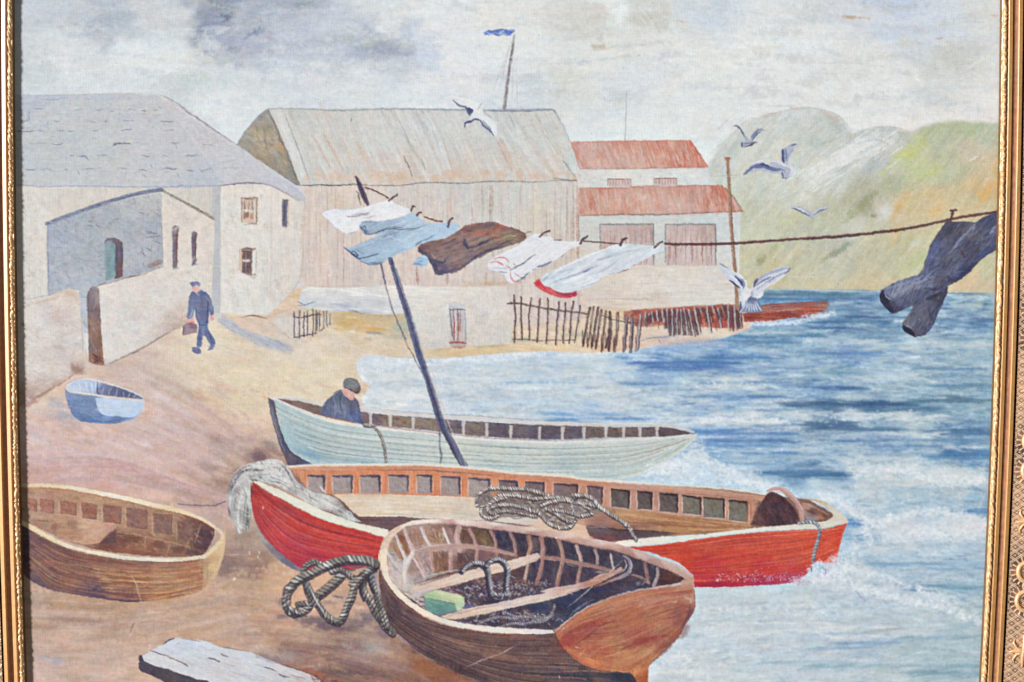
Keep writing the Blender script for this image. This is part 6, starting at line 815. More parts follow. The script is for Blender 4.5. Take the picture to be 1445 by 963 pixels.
S('flat_cap', 'grey flat cap'); F(pm(cr([(484,540),(487,535),(494,533),(503,536),(508,543),(509,550),(506,556),(500,555),(490,549),(485,547)], closed=True), w=.3), [(490,540,(130,130,134)),(500,545,(150,152,154)),(506,552,(96,84,84))], .97, 8, .5, 5, 2); L([(492,536),(500,540),(505,546)], 2, (160,160,160), .6); L([(485,547),(494,550),(503,556),(508,551)], 1.5, (80,68,72), .8)
# ---------------------------------------------------------------- the leaning clothes pole
use(PO)
L(Y6([(425,400),(430,450),(455,520),(465,620),(465,700),(475,740),(468,785)]), 2.6, (104,106,124), .85, .4, idd=True)
L(Y6([(230,0),(255,60),(290,150),(320,200),(350,260),(380,310),(410,360)]), 2, (124,124,136), .8, .4, idd=True); L(E1([(588,800),(600,860),(625,960)]), 2.4, (92,96,124), .9, .2, idd=True); L(Z8([(378,555),(400,650),(430,770),(465,860),(510,960)]), 2.1, (134,122,134), .8, .4, idd=True)
F(lm(cr([(551,366),(565,410),(577,448),(590,495),(602,530),(613,565),(624,600),(640,630),(657,660)]), [6,8,9,9.6,9,10,10.5,10,9], .1),(108,114,142), .97, 12, 1.2, 18, 1.6)
L([(553,368),(567,414),(580,458),(593,505),(606,545),(618,580),(632,618),(650,658)], 3.4, (76,82,104), .7, .6)
L([(560,380),(574,428),(590,478),(606,528),(624,586),(644,634)], 3, (166,164,170), .5, .9)
L([(556,374),(568,410),(582,448),(596,490)], 2.6, (186,186,196), .75, .5); L([(603,520),(614,550),(622,580)], 2.4, (196,188,192), .7, .5); L([(622,570),(636,605),(650,636),(658,658)], 2, (210,204,194), .75, .5); L([(616,575),(622,600),(640,640),(650,658)], 2.6, (66,66,84), .75, .4); L([(560,380),(575,430),(584,460)], 1.3, (120,104,120), .6)
L([(608,515),(620,560),(636,600)], 1.4, (208,180,172), .5)
# ---------------------------------------------------------------- red boat
RD = P('painted_red_rowing_boat', 'big bright red painted rowing boat lying across the middle')
farT = [(404,659),(440,657),(500,656),(560,656),(600,656),(682,662),(720,667),(800,672),(824,676),(928,684),(1020,690),(1080,698)]
inner = F(pm(cr(farT) + [(1090,700),(1140,705),(1185,730),(1160,737),(1096,743),(1020,752),(928,758),(868,765),(800,762),(735,746),(600,736),(560,744),(545,752),(500,738),(460,722),(420,700)], w=.3), [(430,680,(160,130,118)),(520,745,(124,100,98)),(560,735,(120,98,96)),(700,742,(140,120,118)),(800,755,(210,176,146)),(840,760,(150,110,106)),(900,748,(140,108,100)),(900,728,(190,146,108)),(960,735,(180,130,92)),(1020,742,(170,122,94)),(1060,745,(150,110,98)),(1150,725,(140,112,100))], 1, 8, .08, 16, 2, k=30)
ST([(862,720),(930,727),(1060,742)],[(900,748),(960,750),(1060,747)], 160, [(196,152,108),(164,114,82),(206,168,124),(150,106,86)], 1.5, .5, .3)
ST([(505,732),(560,734),(700,738)],[(520,748),(560,740),(640,740)], 60, [(110,88,92),(140,112,108)], 1.5, .5, .3)
S('rail', 'orange brown inner rail under the far rim')
farR = [(410,661),(500,661),(600,660),(682,667),(720,672),(800,677),(824,681),(928,690),(1020,697),(1078,704)]
F(lm(cr(farR), [5,6.5,6.5,6.5,6.5,7,8,9,9,8], .05), [(430,661,(206,150,122)),(560,661,(208,142,112)),(680,668,(206,144,114)),(800,680,(200,144,120)),(900,690,(196,150,132)),(1060,704,(192,150,130))], .97, 7, .05, 16, 1.5)
L([(410,665),(500,665),(600,664),(682,670),(720,675),(800,680)], 1.4, (176,104,84), .6, .5); L([(824,685),(928,694),(1020,701),(1070,706)], 1.6, (160,112,98), .6, .5); L([(900,686),(1000,694),(1060,700)], 2, (206,170,150), .5, .5)
def pan(xa, xb, yt0, yt1, yb0, yb1, c, cf, edge):
    S('frame_panel'); M_ = F(pm([(xa,yt0),(xb,yt1),(xb-.5,yb1),(xa+.5,yb0)], w=.4), c, .97, 7, .9, 7, 2)
    HA(M_, 16, 9, 2, 1.2, [tuple(np.array(c) + 14), tuple(np.array(c) - 12)], .5)
    L([(xa + 1, yt0 + 1.5),(xb - 1.5, yt1 + 1.5),(xb - 1.5, yb1 - 3)], 3.4, tuple(v - 14 for v in edge), .85, .3); L([(xb + 1, yt1 + 1),(xb + .6, yb1)], 1.5, (232,196,170), .7, .3); L([(xa + 3, yb0 - 7),((xa + xb) / 2, yb0 - 4),(xb - 5, yb1 - 8)], 2, tuple(v + 22 for v in c), .45, .6)
    L([(xa - .5, yt0 + 4),(xa, yb0)], 1.6, (226,206,190), .7, .4)
fr = F(pm([(412,664),(500,664),(600,664),(682,671),(800,681),(928,694),(1070,706),(1060,742),(1020,735),(928,724),(850,715),(680,702),(560,699),(480,698),(440,697)], w=.3), [(440,680,(204,142,112)),(530,680,(214,142,106)),(620,685,(214,144,108)),(700,690,(212,146,112)),(850,700,(198,150,128)),(900,705,(190,146,128)),(1000,715,(190,146,126)),(1060,725,(186,136,112))], .98, 8, 1.5, 14, 1.6, k=60, idd=False)
use(RD); 
for (a, b, t0, t1, b0, b1) in [(434,459,670,671,696,698),(469,498,670.5,671,696,697),(508,537,670,671,697,697),(548,577,669.5,671,697,696),(588,610,669.5,671,697,697),(622,650,672,673,699,700),(661,692,674,676,701,702),(704,731,677,679,702,703),(741,769,679,681,704,706),(781,816,682,684,708,710),(828,851,685,687,710,712)]:
    pan(a, b, t0, t1, b0, b1, (166,150,146) if a < 700 else (134,116,114), None, (88,84,104) if a < 780 else (96,80,86))
for (a, b, t0, t1, b0, b1) in [(862,889,689,692,716,719),(899,921,692,695,719,720),(930,957,695,697.5,722,725),(963,990,698,702,725,728),(992,1023,701,704,730,733),(1028,1056,705,708,735,738)]:
    pan(a, b, t0, t1, b0, b1, (110,100,94) if a < 950 else (126,120,108), None, (80,66,70)); L([(a + 1, b0),((a + b) / 2, (b0 + b1) / 2),(b, b1)], 1.4, (224,206,188), .7)
L([(1066,712),(1072,710),(1064,730),(1060,740)], 3, (110,96,92), .7); L([(1056,708),(1054,738)], 4, (188,140,114), .6)
S('thwart', 'broad cream plank seat')
th = F(pm(cr([(470,698),(500,697),(560,698),(620,700),(676,702)]) + [(700,706),(760,720),(770,742),(740,741),(690,735),(600,732),(560,729),(506,729),(494,719),(484,708)], w=.4), [(500,705,(216,196,166)),(560,710,(220,204,176)),(620,712,(222,208,184)),(660,705,(210,196,176)),(660,728,(206,198,180)),(540,725,(222,210,184)),(600,728,(216,202,180)),(740,735,(206,196,182)),(770,740,(214,188,166))], .98, 5, .02, 24, 1.6, k=60)
ST([(478,700),(560,700),(680,704)],[(500,727),(560,727),(680,733)], 110, [(226,212,186),(208,184,150),(216,198,164),(226,216,200)], 1.6, .45, .3, th)
L([(480,698),(560,698),(640,700),(676,703)], 1.4, (204,130,100), .6, .5); L([(506,729),(560,728),(600,731),(690,734)], 1.6, (226,216,200), .7); L([(508,732),(560,732),(610,735),(690,738)], 2, (130,110,116), .7)
F(pm([(770,736),(830,742),(838,762),(800,758),(745,744)], w=.3),(216,186,158), .95, 6, .1, 14, 2, idd=False); L([(790,738),(810,735),(830,742)], 3, (206,156,120), .6); L([(700,741),(740,748),(800,758)], 1.4, (110,90,96), .6, .5); L([(680,736),(720,742),(760,749)], 2.4, (140,130,128), .6, .5)
sl = F(pm(cr([(827,744),(835,743),(870,747),(900,748),(950,752)]) + cr([(960,753),(920,758),(880,763),(850,763),(832,757)]), w=.5), [(840,750,(120,100,100)),(870,752,(96,80,84)),(860,760,(134,96,96)),(920,753,(110,92,90))], .97, 8, .05, 14, 1.6, idd=False)
L([(827,742),(845,744),(880,748),(920,750),(945,752)], 2.2, (70,64,70), .8, .5); L([(830,744),(850,744),(860,747)], 1.4, (190,180,160), .6); L([(832,759),(850,763),(870,765),(885,763)], 1.8, (176,76,90), .7)
S('gunwale', 'cream rim of the red boat')
F(lm(cr(farT), [3,3.6,3.6,3.6,4,4,4,3.6,3.2,3,2.6], .05),(222,216,200), .97, 4); L([(410,661),(480,659),(600,659)], 1, (214,160,120), .5); L([(900,683),(960,687),(1020,691),(1078,699)], 1.1, (130,136,120), .6, .4); L([(830,675),(900,681),(960,685)], 1.6, (226,222,212), .7)
nl = F(pm(cr([(358,678),(368,681),(380,686),(394,691),(410,699),(425,706),(444,715),(462,724),(480,730),(501,737),(520,742),(548,748)]) + cr([(548,757),(539,758),(516,750),(477,740),(450,731),(425,719),(403,707),(384,697),(370,688),(357,681)]), w=.3),(222,217,198), .98, 4, .4, 16, 1.6)
nr = F(pm(cr([(868,765),(900,761),(928,758),(970,757),(1018,751),(1060,746),(1096,742.5),(1127,740),(1160,737),(1172,732),(1176,729),(1173,723),(1162,714),(1148,707),(1132,704),(1150,704),(1165,708),(1178,718),(1190,727),(1198,735)]) + cr([(1196,738),(1180,742),(1153,746),(1100,748),(1044,753),(1000,758),(940,767),(890,771),(872,770)]), w=.3), [(900,765,(222,216,200)),(1100,745,(220,214,198)),(1180,735,(214,206,186)),(1150,706,(206,190,160))], .98, 4, -.1, 16, 1.6)
L([(1133,705),(1150,706),(1168,712)], 1.3, (190,150,120), .7); L([(868,766),(928,760),(1018,753),(1096,744)], 1.3, (232,226,212), .6)
S('stern_well', 'brown well in the stern of the red boat'); F(pm([(1131,709),(1140,711),(1150,714),(1165,723),(1174,729),(1160,733),(1140,736),(1134,725)], w=.4), [(1135,715,(180,146,130)),(1150,722,(130,102,94)),(1165,728,(120,94,84)),(1145,732,(150,140,146)),(1160,732,(190,130,104))], .97, 8, .5, 8, 2, k=10)
L([(1135,710),(1150,717),(1170,728)], 1.6, (200,168,150), .7); L([(1137,720),(1150,725)], 3, (96,74,74), .6)
S('hull', 'bright red planked hull')
hl = F(pm(cr([(357,680),(370,690),(384,698),(403,708),(425,720),(450,732),(477,741),(516,751),(541,758)]) + [(538,770),(536,800)] + cr([(520,800),(480,806),(450,806),(428,803),(410,793),(391,777),(373,758),(361,736),(355,713),(354,690)]), w=.4), [(360,690,(150,70,70)),(370,700,(190,84,78)),(400,720,(184,84,80)),(380,720,(196,66,62)),(390,750,(196,76,78)),(420,740,(204,72,62)),(420,770,(190,72,88)),(440,790,(184,60,84)),(460,760,(206,74,62)),(480,780,(206,74,74)),(500,765,(204,68,60)),(530,765,(212,84,70)),(530,785,(212,72,74)),(480,795,(200,60,80)),(365,730,(180,68,78)),(540,760,(216,96,84))], .98, 7, .35, 18, 1.6, k=40)
hA = [(358,682),(400,708),(460,736),(540,758)]; hB = [(356,715),(375,760),(420,798),(540,805)]
ST(hA, hB, 300, [(214,88,72),(176,62,68),(190,96,88),(208,62,58),(180,70,90),(150,60,70)], 1.6, .42, .3, hl)
for t, al in [(.18,.5),(.36,.55),(.55,.5),(.75,.5)]: line_at(hA, hB, t, 1.5, (140,60,66), al, .08, .95, hl); line_at(hA, hB, t + .05, 1.3, (222,124,108), al * .8, .1, .9, hl)
S('hull', 'bright red planked hull, stern end')
hr = F(pm(cr([(866,770),(890,772),(940,768),(1000,759),(1044,754),(1100,749),(1153,747),(1180,743),(1196,738)]) + cr([(1195,740),(1189,757),(1184,776),(1180,794)]) + cr([(1165,795),(1150,794),(1140,808),(1122,821),(1080,826),(1018,829),(980,829)]) + [(978,812),(960,795),(920,780)], w=.4), [(900,772,(210,90,66)),(940,775,(206,92,68)),(960,790,(214,76,54)),(1000,770,(200,88,68)),(1050,765,(206,90,66)),(1050,785,(214,80,60)),(1000,800,(206,62,70)),(1080,805,(206,66,66)),(1100,780,(216,92,66)),(1150,765,(214,96,70)),(1140,785,(220,104,78)),(1180,760,(220,100,76)),(1180,785,(224,140,124)),(1120,805,(204,80,80)),(1000,824,(172,56,84)),(1080,819,(178,70,98)),(1120,815,(176,84,110)),(1160,780,(222,104,80)),(990,815,(190,60,76))], .98, 7, -.1, 18, 1.6, k=40)
rA = [(880,770),(940,768),(1044,754),(1150,747),(1190,741)]; rB = [(960,812),(990,829),(1060,829),(1130,818),(1180,790)]
ST(rA, rB, 360, [(222,104,76),(190,74,62),(206,78,58),(216,92,72),(176,70,70)], 1.6, .42, .25, hr, 0, .85)
for t, s0, s1 in [(.15,.05,.8),(.22,.1,.9),(.4,.2,.9),(.55,.25,.85)]: line_at(rA, rB, t, 1.5, (150,80,74), .5, s0, s1, hr)
line_at(rA, rB, .08, 1.4, (230,150,124), .6, .3, 1, hr); L([(1068,753),(1120,750),(1190,746)], 1.3, (224,170,150), .6)
for k in range(240):
    x = 1010 + rng.random() * 125; y = 822 - (x - 1010) * .02 - abs(rng.normal()) * 7; c = [(226,216,226),(196,120,150),(176,70,104),(214,196,214)][rng.integers(0, 4)]
    stroke1(x - X0, y - Y0, x + 1.5 - X0, y + rng.normal() - Y0, 1.2, c, .7, hr, .8)
S('keel_band', 'blue grey waterline band under the red bow')
F(pm(cr([(361,748),(367,762),(380,778),(393,790),(405,799),(420,806),(440,811)]) + cr([(446,808),(430,804),(412,794),(392,778),(376,762),(366,748)]), w=.5), [(365,755,(170,162,160)),(385,780,(134,128,142)),(405,797,(116,112,132)),(430,807,(140,132,144))], .9, 8, .7, 10, 2)
use(RD); L([(354,677),(354,690),(355,700)], 2.2, (84,54,64), .8); L([(355,712),(361,737),(372,757),(388,774),(405,788)], 1.6, (150,96,110), .5)
foam(1160,808,22,16,260,[(222,220,232),(206,200,222),(226,230,236)],.8); foam(1178,795,12,12,90,[(222,206,216),(206,196,216)],.7); foam(1130,820,16,6,90,[(226,222,230),(208,150,170)],.7); foam(1185,800,10,14,90,FO,.6); L([(1160,800),(1166,806),(1164,812)], 1.4, (110,110,120), .6); L([(1146,800),(1145,806)], 2, (50,50,66), .8)
foam(1060,835,90,6,160,[(216,219,222),(206,212,216)],.6); L([(980,830),(1018,831),(1080,829)], 1.4, (190,186,190), .6)
for x, y in [(371,719),(364,787),(366,782),(401,800),(352,782),(332,819),(330,819)]: L([(x, y),(x, y - 3)], 2, (240,240,244), .9, 0)
# dark hoop in the stern
HP = P('painted_curved_board', 'dark plum painted board with a pink curved edge in the stern of the red boat')
m = F(pm(cr([(1059,741),(1066,728),(1072,714),(1080,700),(1087,694),(1100,698),(1112,707),(1121,718),(1127,731),(1126,738),(1110,741),(1080,743)]), w=.4), [(1065,735,(110,84,80)),(1085,705,(96,72,76)),(1095,715,(84,64,70)),(1110,720,(88,66,72)),(1100,735,(84,62,66)),(1120,733,(92,72,80))], .98, 8, 1, 8, 2, k=30)
HA(m, 80, 8, 1.6, 1, [(100,74,76),(72,58,64),(120,90,86)], .5); L([(1082,698),(1090,700),(1098,700)], 1.4, (70,70,80), .6)
S('curved_edge', 'pink brown rim of the board'); F(lm(cr([(1083,693),(1092,690),(1103,691),(1114,698),(1124,709),(1130,720),(1132,733)]), [3,5,6.5,7,7,7,6.5], .1),(190,152,144), .97, 7, .7, 8, 2); L([(1088,689),(1104,690),(1118,699),(1128,712),(1134,724)], 1.4, (216,186,176), .7); L([(1092,694),(1106,697),(1118,708),(1126,722)], 1.3, (140,100,100), .7); L([(1124,735),(1130,739)], 2.4, (190,110,90), .6)
# stern rope
P('painted_stern_line', 'short twisted painted rope hanging over the red stern'); rope([(1128,739),(1138,737),(1150,738),(1156,745),(1156,756),(1152,770),(1149,782),(1147,792)], 5, (84,88,104),(206,206,206),(150,152,160), 5)
# net on the bow
NT = P('painted_fishing_net', 'grey white painted net draped over the red bow')
nm = F(pm(cr(X2([(160,200),(170,160),(190,120),(240,70),(290,52),(340,40),(400,32),(450,42),(490,80),(515,120),(540,160),(600,200),(645,218),(690,225),(740,238),(780,275),(800,300),(830,320),(850,350),(885,372),(820,365),(770,345),(720,318),(660,300),(600,275),(550,240),(500,215),(440,180),(400,165),(350,155),(300,145),(285,160),(282,220),(288,280),(285,340),(272,430),(255,425),(240,405),(235,438),(215,440),(200,395),(185,360),(178,395),(165,340),(160,280)])), w=.6), [(324,690,(150,146,146)),(335,665,(196,192,188)),(345,680,(190,186,182)),(360,655,(206,203,198)),(385,655,(200,198,194)),(400,660,(196,194,192)),(345,700,(204,202,198)),(330,710,(178,174,172)),(340,740,(190,188,184)),(350,740,(140,136,136)),(400,680,(206,203,198)),(430,700,(200,198,192)),(460,712,(206,202,196)),(480,718,(176,170,166)),(495,728,(196,192,188)),(420,690,(176,172,172))], .98, 8, .8, 9, 2, k=30)
for pts, w, c, a in [(X2([(175,240),(190,170),(230,110),(290,90),(350,92)]),4,(96,90,92),.75),(X2([(165,200),(185,140),(230,90),(280,65)]),2.4,(120,116,120),.7),(X2([(170,300),(175,240),(200,180),(250,140)]),3,(216,214,210),.7),(X2([(195,300),(200,240),(215,200)]),3,(150,144,140),.6),(X2([(220,420),(215,340),(225,260),(260,190)]),3,(222,220,216),.7),(X2([(245,380),(250,300),(262,220)]),2.4,(130,126,126),.6),(X2([(260,420),(268,350),(265,280)]),3.4,(106,102,104),.7),(X2([(170,340),(165,290)]),2.4,(110,104,108),.7),(X2([(260,110),(330,70),(400,70),(450,100)]),3,(222,220,216),.7),(X2([(430,50),(470,80),(500,130),(530,180)]),2.2,(110,106,110),.75),(X2([(360,110),(420,100),(460,130),(500,180)]),3,(222,219,214),.7),(X2([(380,150),(440,160),(500,195)]),1.8,(130,126,126),.6),(X2([(400,130),(450,150),(490,170)]),2,(150,146,144),.6),(X2([(510,150),(560,200),(620,260),(680,290)]),3,(214,212,206),.7),(X2([(560,215),(600,235),(650,265)]),1.6,(120,112,112),.6),(X2([(640,240),(700,270),(760,300),(800,330)]),3,(222,218,210),.6),(X2([(690,300),(740,320),(800,350)]),1.8,(130,122,122),.6),(X2([(740,245),(780,285),(820,330)]),2,(140,132,130),.6),(X2([(760,310),(790,325)]),3.4,(130,126,126),.7),(X2([(820,355),(850,360),(875,368)]),2,(216,212,204),.7),(X2([(300,60),(360,48),(410,48)]),2,(226,224,220),.7),(X2([(280,130),(330,115),(380,118)]),2.4,(150,144,140),.6),(X2([(285,145),(320,148)]),2,(80,74,80),.7)]: L(pts, w, c, a, .4)
HA(nm, 320, 8, 1.3, .9, [(226,224,220),(160,156,154),(206,204,200),(128,124,124)], .5, .5)
for k in range(12): L(X2([(530 + k * 3, 110 + k * 9),(545 + k * 3, 118 + k * 9)]), 1.3, (90,84,92), .6)
L(X2([(660,180),(680,200),(690,215)]), 2.4, (230,230,228), .8)
# thin painter line
P('painted_thin_line', 'thin grey painted line between the brown boat and the red bow'); CUR[0] = len(NODES) - 1
L([(252,712),(270,713),(300,714),(308,712),(318,708)], 2, (124,118,124), .9, .1, idd=True); L([(256,716),(290,716.5)], 1, (150,140,140), .5)
# ---------------------------------------------------------------- rope heap in the red boat
RH2 = P('painted_rope_heap', 'heap of twisted painted rope lying across the red boat')
F(pm(cr(D5([(75,150),(110,80),(200,45),(400,50),(560,70),(690,110),(840,90),(960,110),(1060,170),(1100,220),(1020,285),(900,310),(860,370),(760,380),(660,345),(600,300),(520,290),(340,290),(220,300),(130,290),(95,220)]), closed=True), w=.5),(138,126,120), .88, 14, .2, 6, 2)
HA(pm(D5([(120,120),(400,80),(700,130),(1000,150),(1080,220),(900,300),(760,360),(600,290),(200,280)])), 420, 6, 1.3, .3, [(206,198,188),(84,74,76),(150,140,134),(60,54,60),(190,180,170)], .6, .5)
for pts, w in [([(75,190),(80,120),(140,65),(230,50),(330,55),(450,60),(560,80),(640,110),(700,125)],5.4),([(160,190),(240,120),(340,110),(440,120),(540,140),(660,130),(760,130),(850,150)],5),([(180,215),(260,190),(360,190),(460,215),(560,250),(600,270)],5),([(230,260),(300,240),(400,250),(500,275),(560,285)],4.4),([(120,200),(105,250),(140,290),(210,295),(240,275),(180,250),(160,200),(230,150),(320,130)],5),([(600,190),(700,160),(800,150),(870,170),(960,180),(1050,200)],5),([(570,240),(620,300),(680,350),(760,375),(840,365),(880,310)],5.4),([(640,220),(720,260),(790,310),(840,330),(870,280),(850,210),(860,140),(920,120),(1000,130)],5),([(700,230),(780,240),(850,260),(930,280),(1020,260)],4.6),([(860,110),(950,110),(1020,140),(1060,190),(1110,230),(1190,280),(1270,330),(1320,380),(1345,430),(1375,470)],5.8)]:
    F(lm([(x, y + w * .38) for x, y in cr(D5(pts))], w * .8, .3),(64,56,60), .7, 8, idd=False); rope(D5(pts), w, (66,58,62),(232,225,214),(142,132,126), 3.4, la=1.0)
for pts, w, c in [([(120,140),(160,120),(190,150),(140,170)],1.6,(80,84,110)),([(330,285),(400,300),(460,290)],2,(110,116,136)),([(450,95),(560,110),(640,130)],1.4,(90,64,60)),([(360,240),(460,250),(560,270)],1.6,(110,84,76)),([(870,150),(885,180)],3,(90,66,64)),([(900,170),(960,200)],3,(214,208,196)),([(640,260),(680,280)],3,(206,198,184)),([(570,190),(640,165)],1.8,(70,60,64)),([(80,130),(75,180)],1.6,(80,88,120)),([(1280,370),(1320,370)],2.4,(60,56,58))]: L(D5(pts), w, c, .7, .3)
F(pm(D5([(190,85),(240,85),(230,115),(190,120)]), soft=1),(206,146,112), .7, 5, idd=False)
# ---------------------------------------------------------------- left brown boat
LB = P('painted_left_brown_boat'.replace('left_', ''), 'painted tan brown rowing boat cut off by the left edge of the frame')
gN = [(X0,726),(10,732),(30,738),(44,745),(60,754),(90,769),(120,778),(150,783),(180,788),(220,790),(255,790),(288,786)]
hb_ = F(pm(cr(gN) + cr([(300,776),(313,760),(318,745),(316,780),(305,815),(293,826)]) + cr([(280,836),(250,843),(210,848),(180,850),(150,846),(110,840),(70,832),(48,822),(20,800),(X0,770)]), w=.5), [(45,770,(104,82,88)),(60,800,(124,96,96)),(60,820,(116,96,100)),(90,790,(116,88,88)),(100,815,(138,102,88)),(130,800,(134,98,86)),(130,835,(96,80,96)),(160,815,(144,106,84)),(180,840,(110,80,84)),(190,800,(160,118,92)),(200,825,(160,116,84)),(230,800,(178,136,102)),(240,825,(184,138,98)),(270,800,(174,124,92)),(280,825,(184,140,106)),(290,795,(190,150,112)),(300,800,(206,172,124)),(312,770,(204,176,134)),(300,820,(196,160,124)),(200,790,(150,112,96)),(20,780,(90,74,86))], .98, 8, .1, 18, 2, k=40)
gB = [(40,800),(80,832),(150,846),(220,846),(285,834)]
ST(gN[3:], gB, 420, [(184,132,96),(118,82,78),(166,108,84),(202,152,108),(100,78,88),(146,98,84)], 1.8, .3, .22, hb_)
ST(gN[6:], gB[2:], 160, [(214,160,108),(184,124,86),(222,178,128)], 1.4, .4, .2, hb_, .3, 1)
L([(70,792),(110,798),(150,804),(170,806)], 1.3, (190,150,120), .6, .5); L([(120,838),(150,845),(185,848)], 2.4, (86,76,104), .6, .5); L([(185,812),(192,825),(196,838),(199,850)], 1.8, (206,190,170), .7, .6); L([(200,850),(240,846),(270,838)], 1.3, (196,130,100), .5, .5)
S('interior', 'ribbed brown inside of the cut off boat')
iL = F(pm(cr([(X0,686),(34,688),(60,687),(100,690),(140,697),(190,709),(230,716),(262,725),(285,735),(300,744),(303,752),(296,770),(288,782)]) + cr([(288,783),(255,786),(220,785),(180,782),(150,778),(120,772),(90,762),(60,748),(44,740),(30,733),(X0,722)]), w=.4), [(40,700,(176,140,118)),(60,700,(186,144,122)),(60,720,(180,144,122)),(100,705,(184,146,118)),(100,745,(178,138,114)),(140,715,(182,146,120)),(120,740,(200,162,134)),(180,730,(182,146,120)),(200,770,(146,106,86)),(230,740,(174,138,112)),(250,760,(150,116,94)),(280,750,(120,88,80)),(160,765,(120,84,72)),(200,785,(130,90,74)),(290,760,(100,76,78)),(60,750,(170,134,112))], .98, 8, .1, 12, 2, k=40)
HA(iL, 300, 9, 1.8, .4, [(190,154,126),(160,122,100),(200,170,140),(140,104,88)], .35, .5)
for (x, y, w_, h_, c) in [(56,703,20,19,(168,116,100)),(84,706,24,19,(164,114,96)),(115,709,22,22,(156,108,92)),(145,712,26,25,(150,108,94)),(178,716,30,28,(146,110,98)),(216,724,27,28,(140,108,96)),(250,736,24,26,(134,102,90)),(40,702,12,18,(172,122,104))]:
    S('frame_panel'); q = F(pm([(x,y),(x+w_,y+3),(x+w_-1,y+h_+2),(x+1,y+h_)], w=.7), c, .9, 9, .3, 6, 2); HA(q, 14, 6, 1.5, .8, [(186,130,108),(120,88,80)], .45)
    L([(x + w_, y + 4),(x + w_ - 1, y + h_ + 2),(x + 8, y + h_)], 1.5, (110,80,76), .6, .4); L([(x - 1, y + 2),(x, y + h_)], 1.3, (210,176,150), .55, .4)
S('thwart', 'pale seat board'); F(pm([(130,738),(162,738),(166,742),(140,766),(128,768),(104,764)], w=.5), [(140,742,(200,160,136)),(120,762,(196,150,122)),(155,745,(190,146,124))], .95, 6, -.6, 10, 2); L([(104,764),(128,768),(140,765)], 1.5, (216,190,156), .7)
L([(135,740),(160,739)], 2, (206,150,130), .6)
use(LB + 1); F(pm([(140,768),(164,748),(163,768),(158,770)], w=.5),(110,80,80), .9, 8, idd=False)
for v in [(188,760,14,6,.1,(120,84,72),.7),(222,768,14,6,.1,(124,86,72),.7),(252,776,10,6,0,(116,84,74),.7),(275,780,14,5,0,(100,76,74),.7),(100,740,8,7,0,(150,114,96),.6),(76,745,5,7,0,(146,110,96),.5),(285,752,12,6,.4,(84,66,76),.7),(55,735,18,2,.05,(140,108,92),.6),(175,775,20,4,0,(150,100,78),.5)]: blob(*v)
for pts in [[(275,765),(284,740)],[(262,775),(268,760)],[(205,760),(204,780)],[(240,764),(236,782)],[(100,735),(75,738),(45,736)],[(170,752),(200,756),(240,766),(270,772)]]: L(pts, 2.2, (186,148,118), .6, .4)
S('gunwale', 'cream and gold rim of the cut off boat')
F(lm(cr([(X0,683),(20,684),(40,685),(60,685),(80,686),(100,688),(130,694),(160,700),(190,706),(215,713),(240,718),(262,724),(285,733),(303,744)]), [3,4,5,5,6,6.5,6.5,7,7,6,5,4.5], .1), [(60,685,(222,204,160)),(120,692,(224,212,184)),(160,700,(228,222,204)),(200,708,(226,214,184)),(240,718,(222,202,160)),(290,738,(220,204,166))], .97, 6, .2, 10, 1.6)
F(lm(cr([(303,744),(312,752),(314,760),(306,770),(296,780),(288,786)]), [4,5,6,6,5], .1),(216,196,158), .95, 7); F(lm(cr(gN), [4,5,6,6.4,6,5.6,5.6,5.4,5.4,5,5], .1), [(44,745,(224,206,160)),(120,778,(224,212,184)),(220,790,(220,212,190)),(280,788,(216,204,176))], .97, 6, .1, 12, 1.6)
for v in [(60,690,30,4,.1,(200,150,120),.5),(170,775,40,5,.1,(150,96,72),.5),(130,755,14,6,-.5,(210,176,150),.5)]: blob(*v)
L([(34,690),(60,690),(100,693),(150,702),(190,711),(230,720),(262,728)], 2, (180,120,84), .6, .5); L([(262,728),(285,737),(300,748)], 1.6, (186,90,76), .6, .5); L([(60,684),(100,685),(160,696),(240,713)], 1.4, (190,160,110), .6, .5); L([(60,758),(90,772),(150,787),(220,794),(285,791)], 1.4, (150,104,90), .6, .4); L([(240,708),(245,716)], 2.4, (220,190,130), .7)
L([(316,750),(316,775),(308,800),(296,822)], 3, (210,188,146), .6, .5); L([(290,790),(293,805),(292,824)], 1.6, (150,140,130), .6, .4)
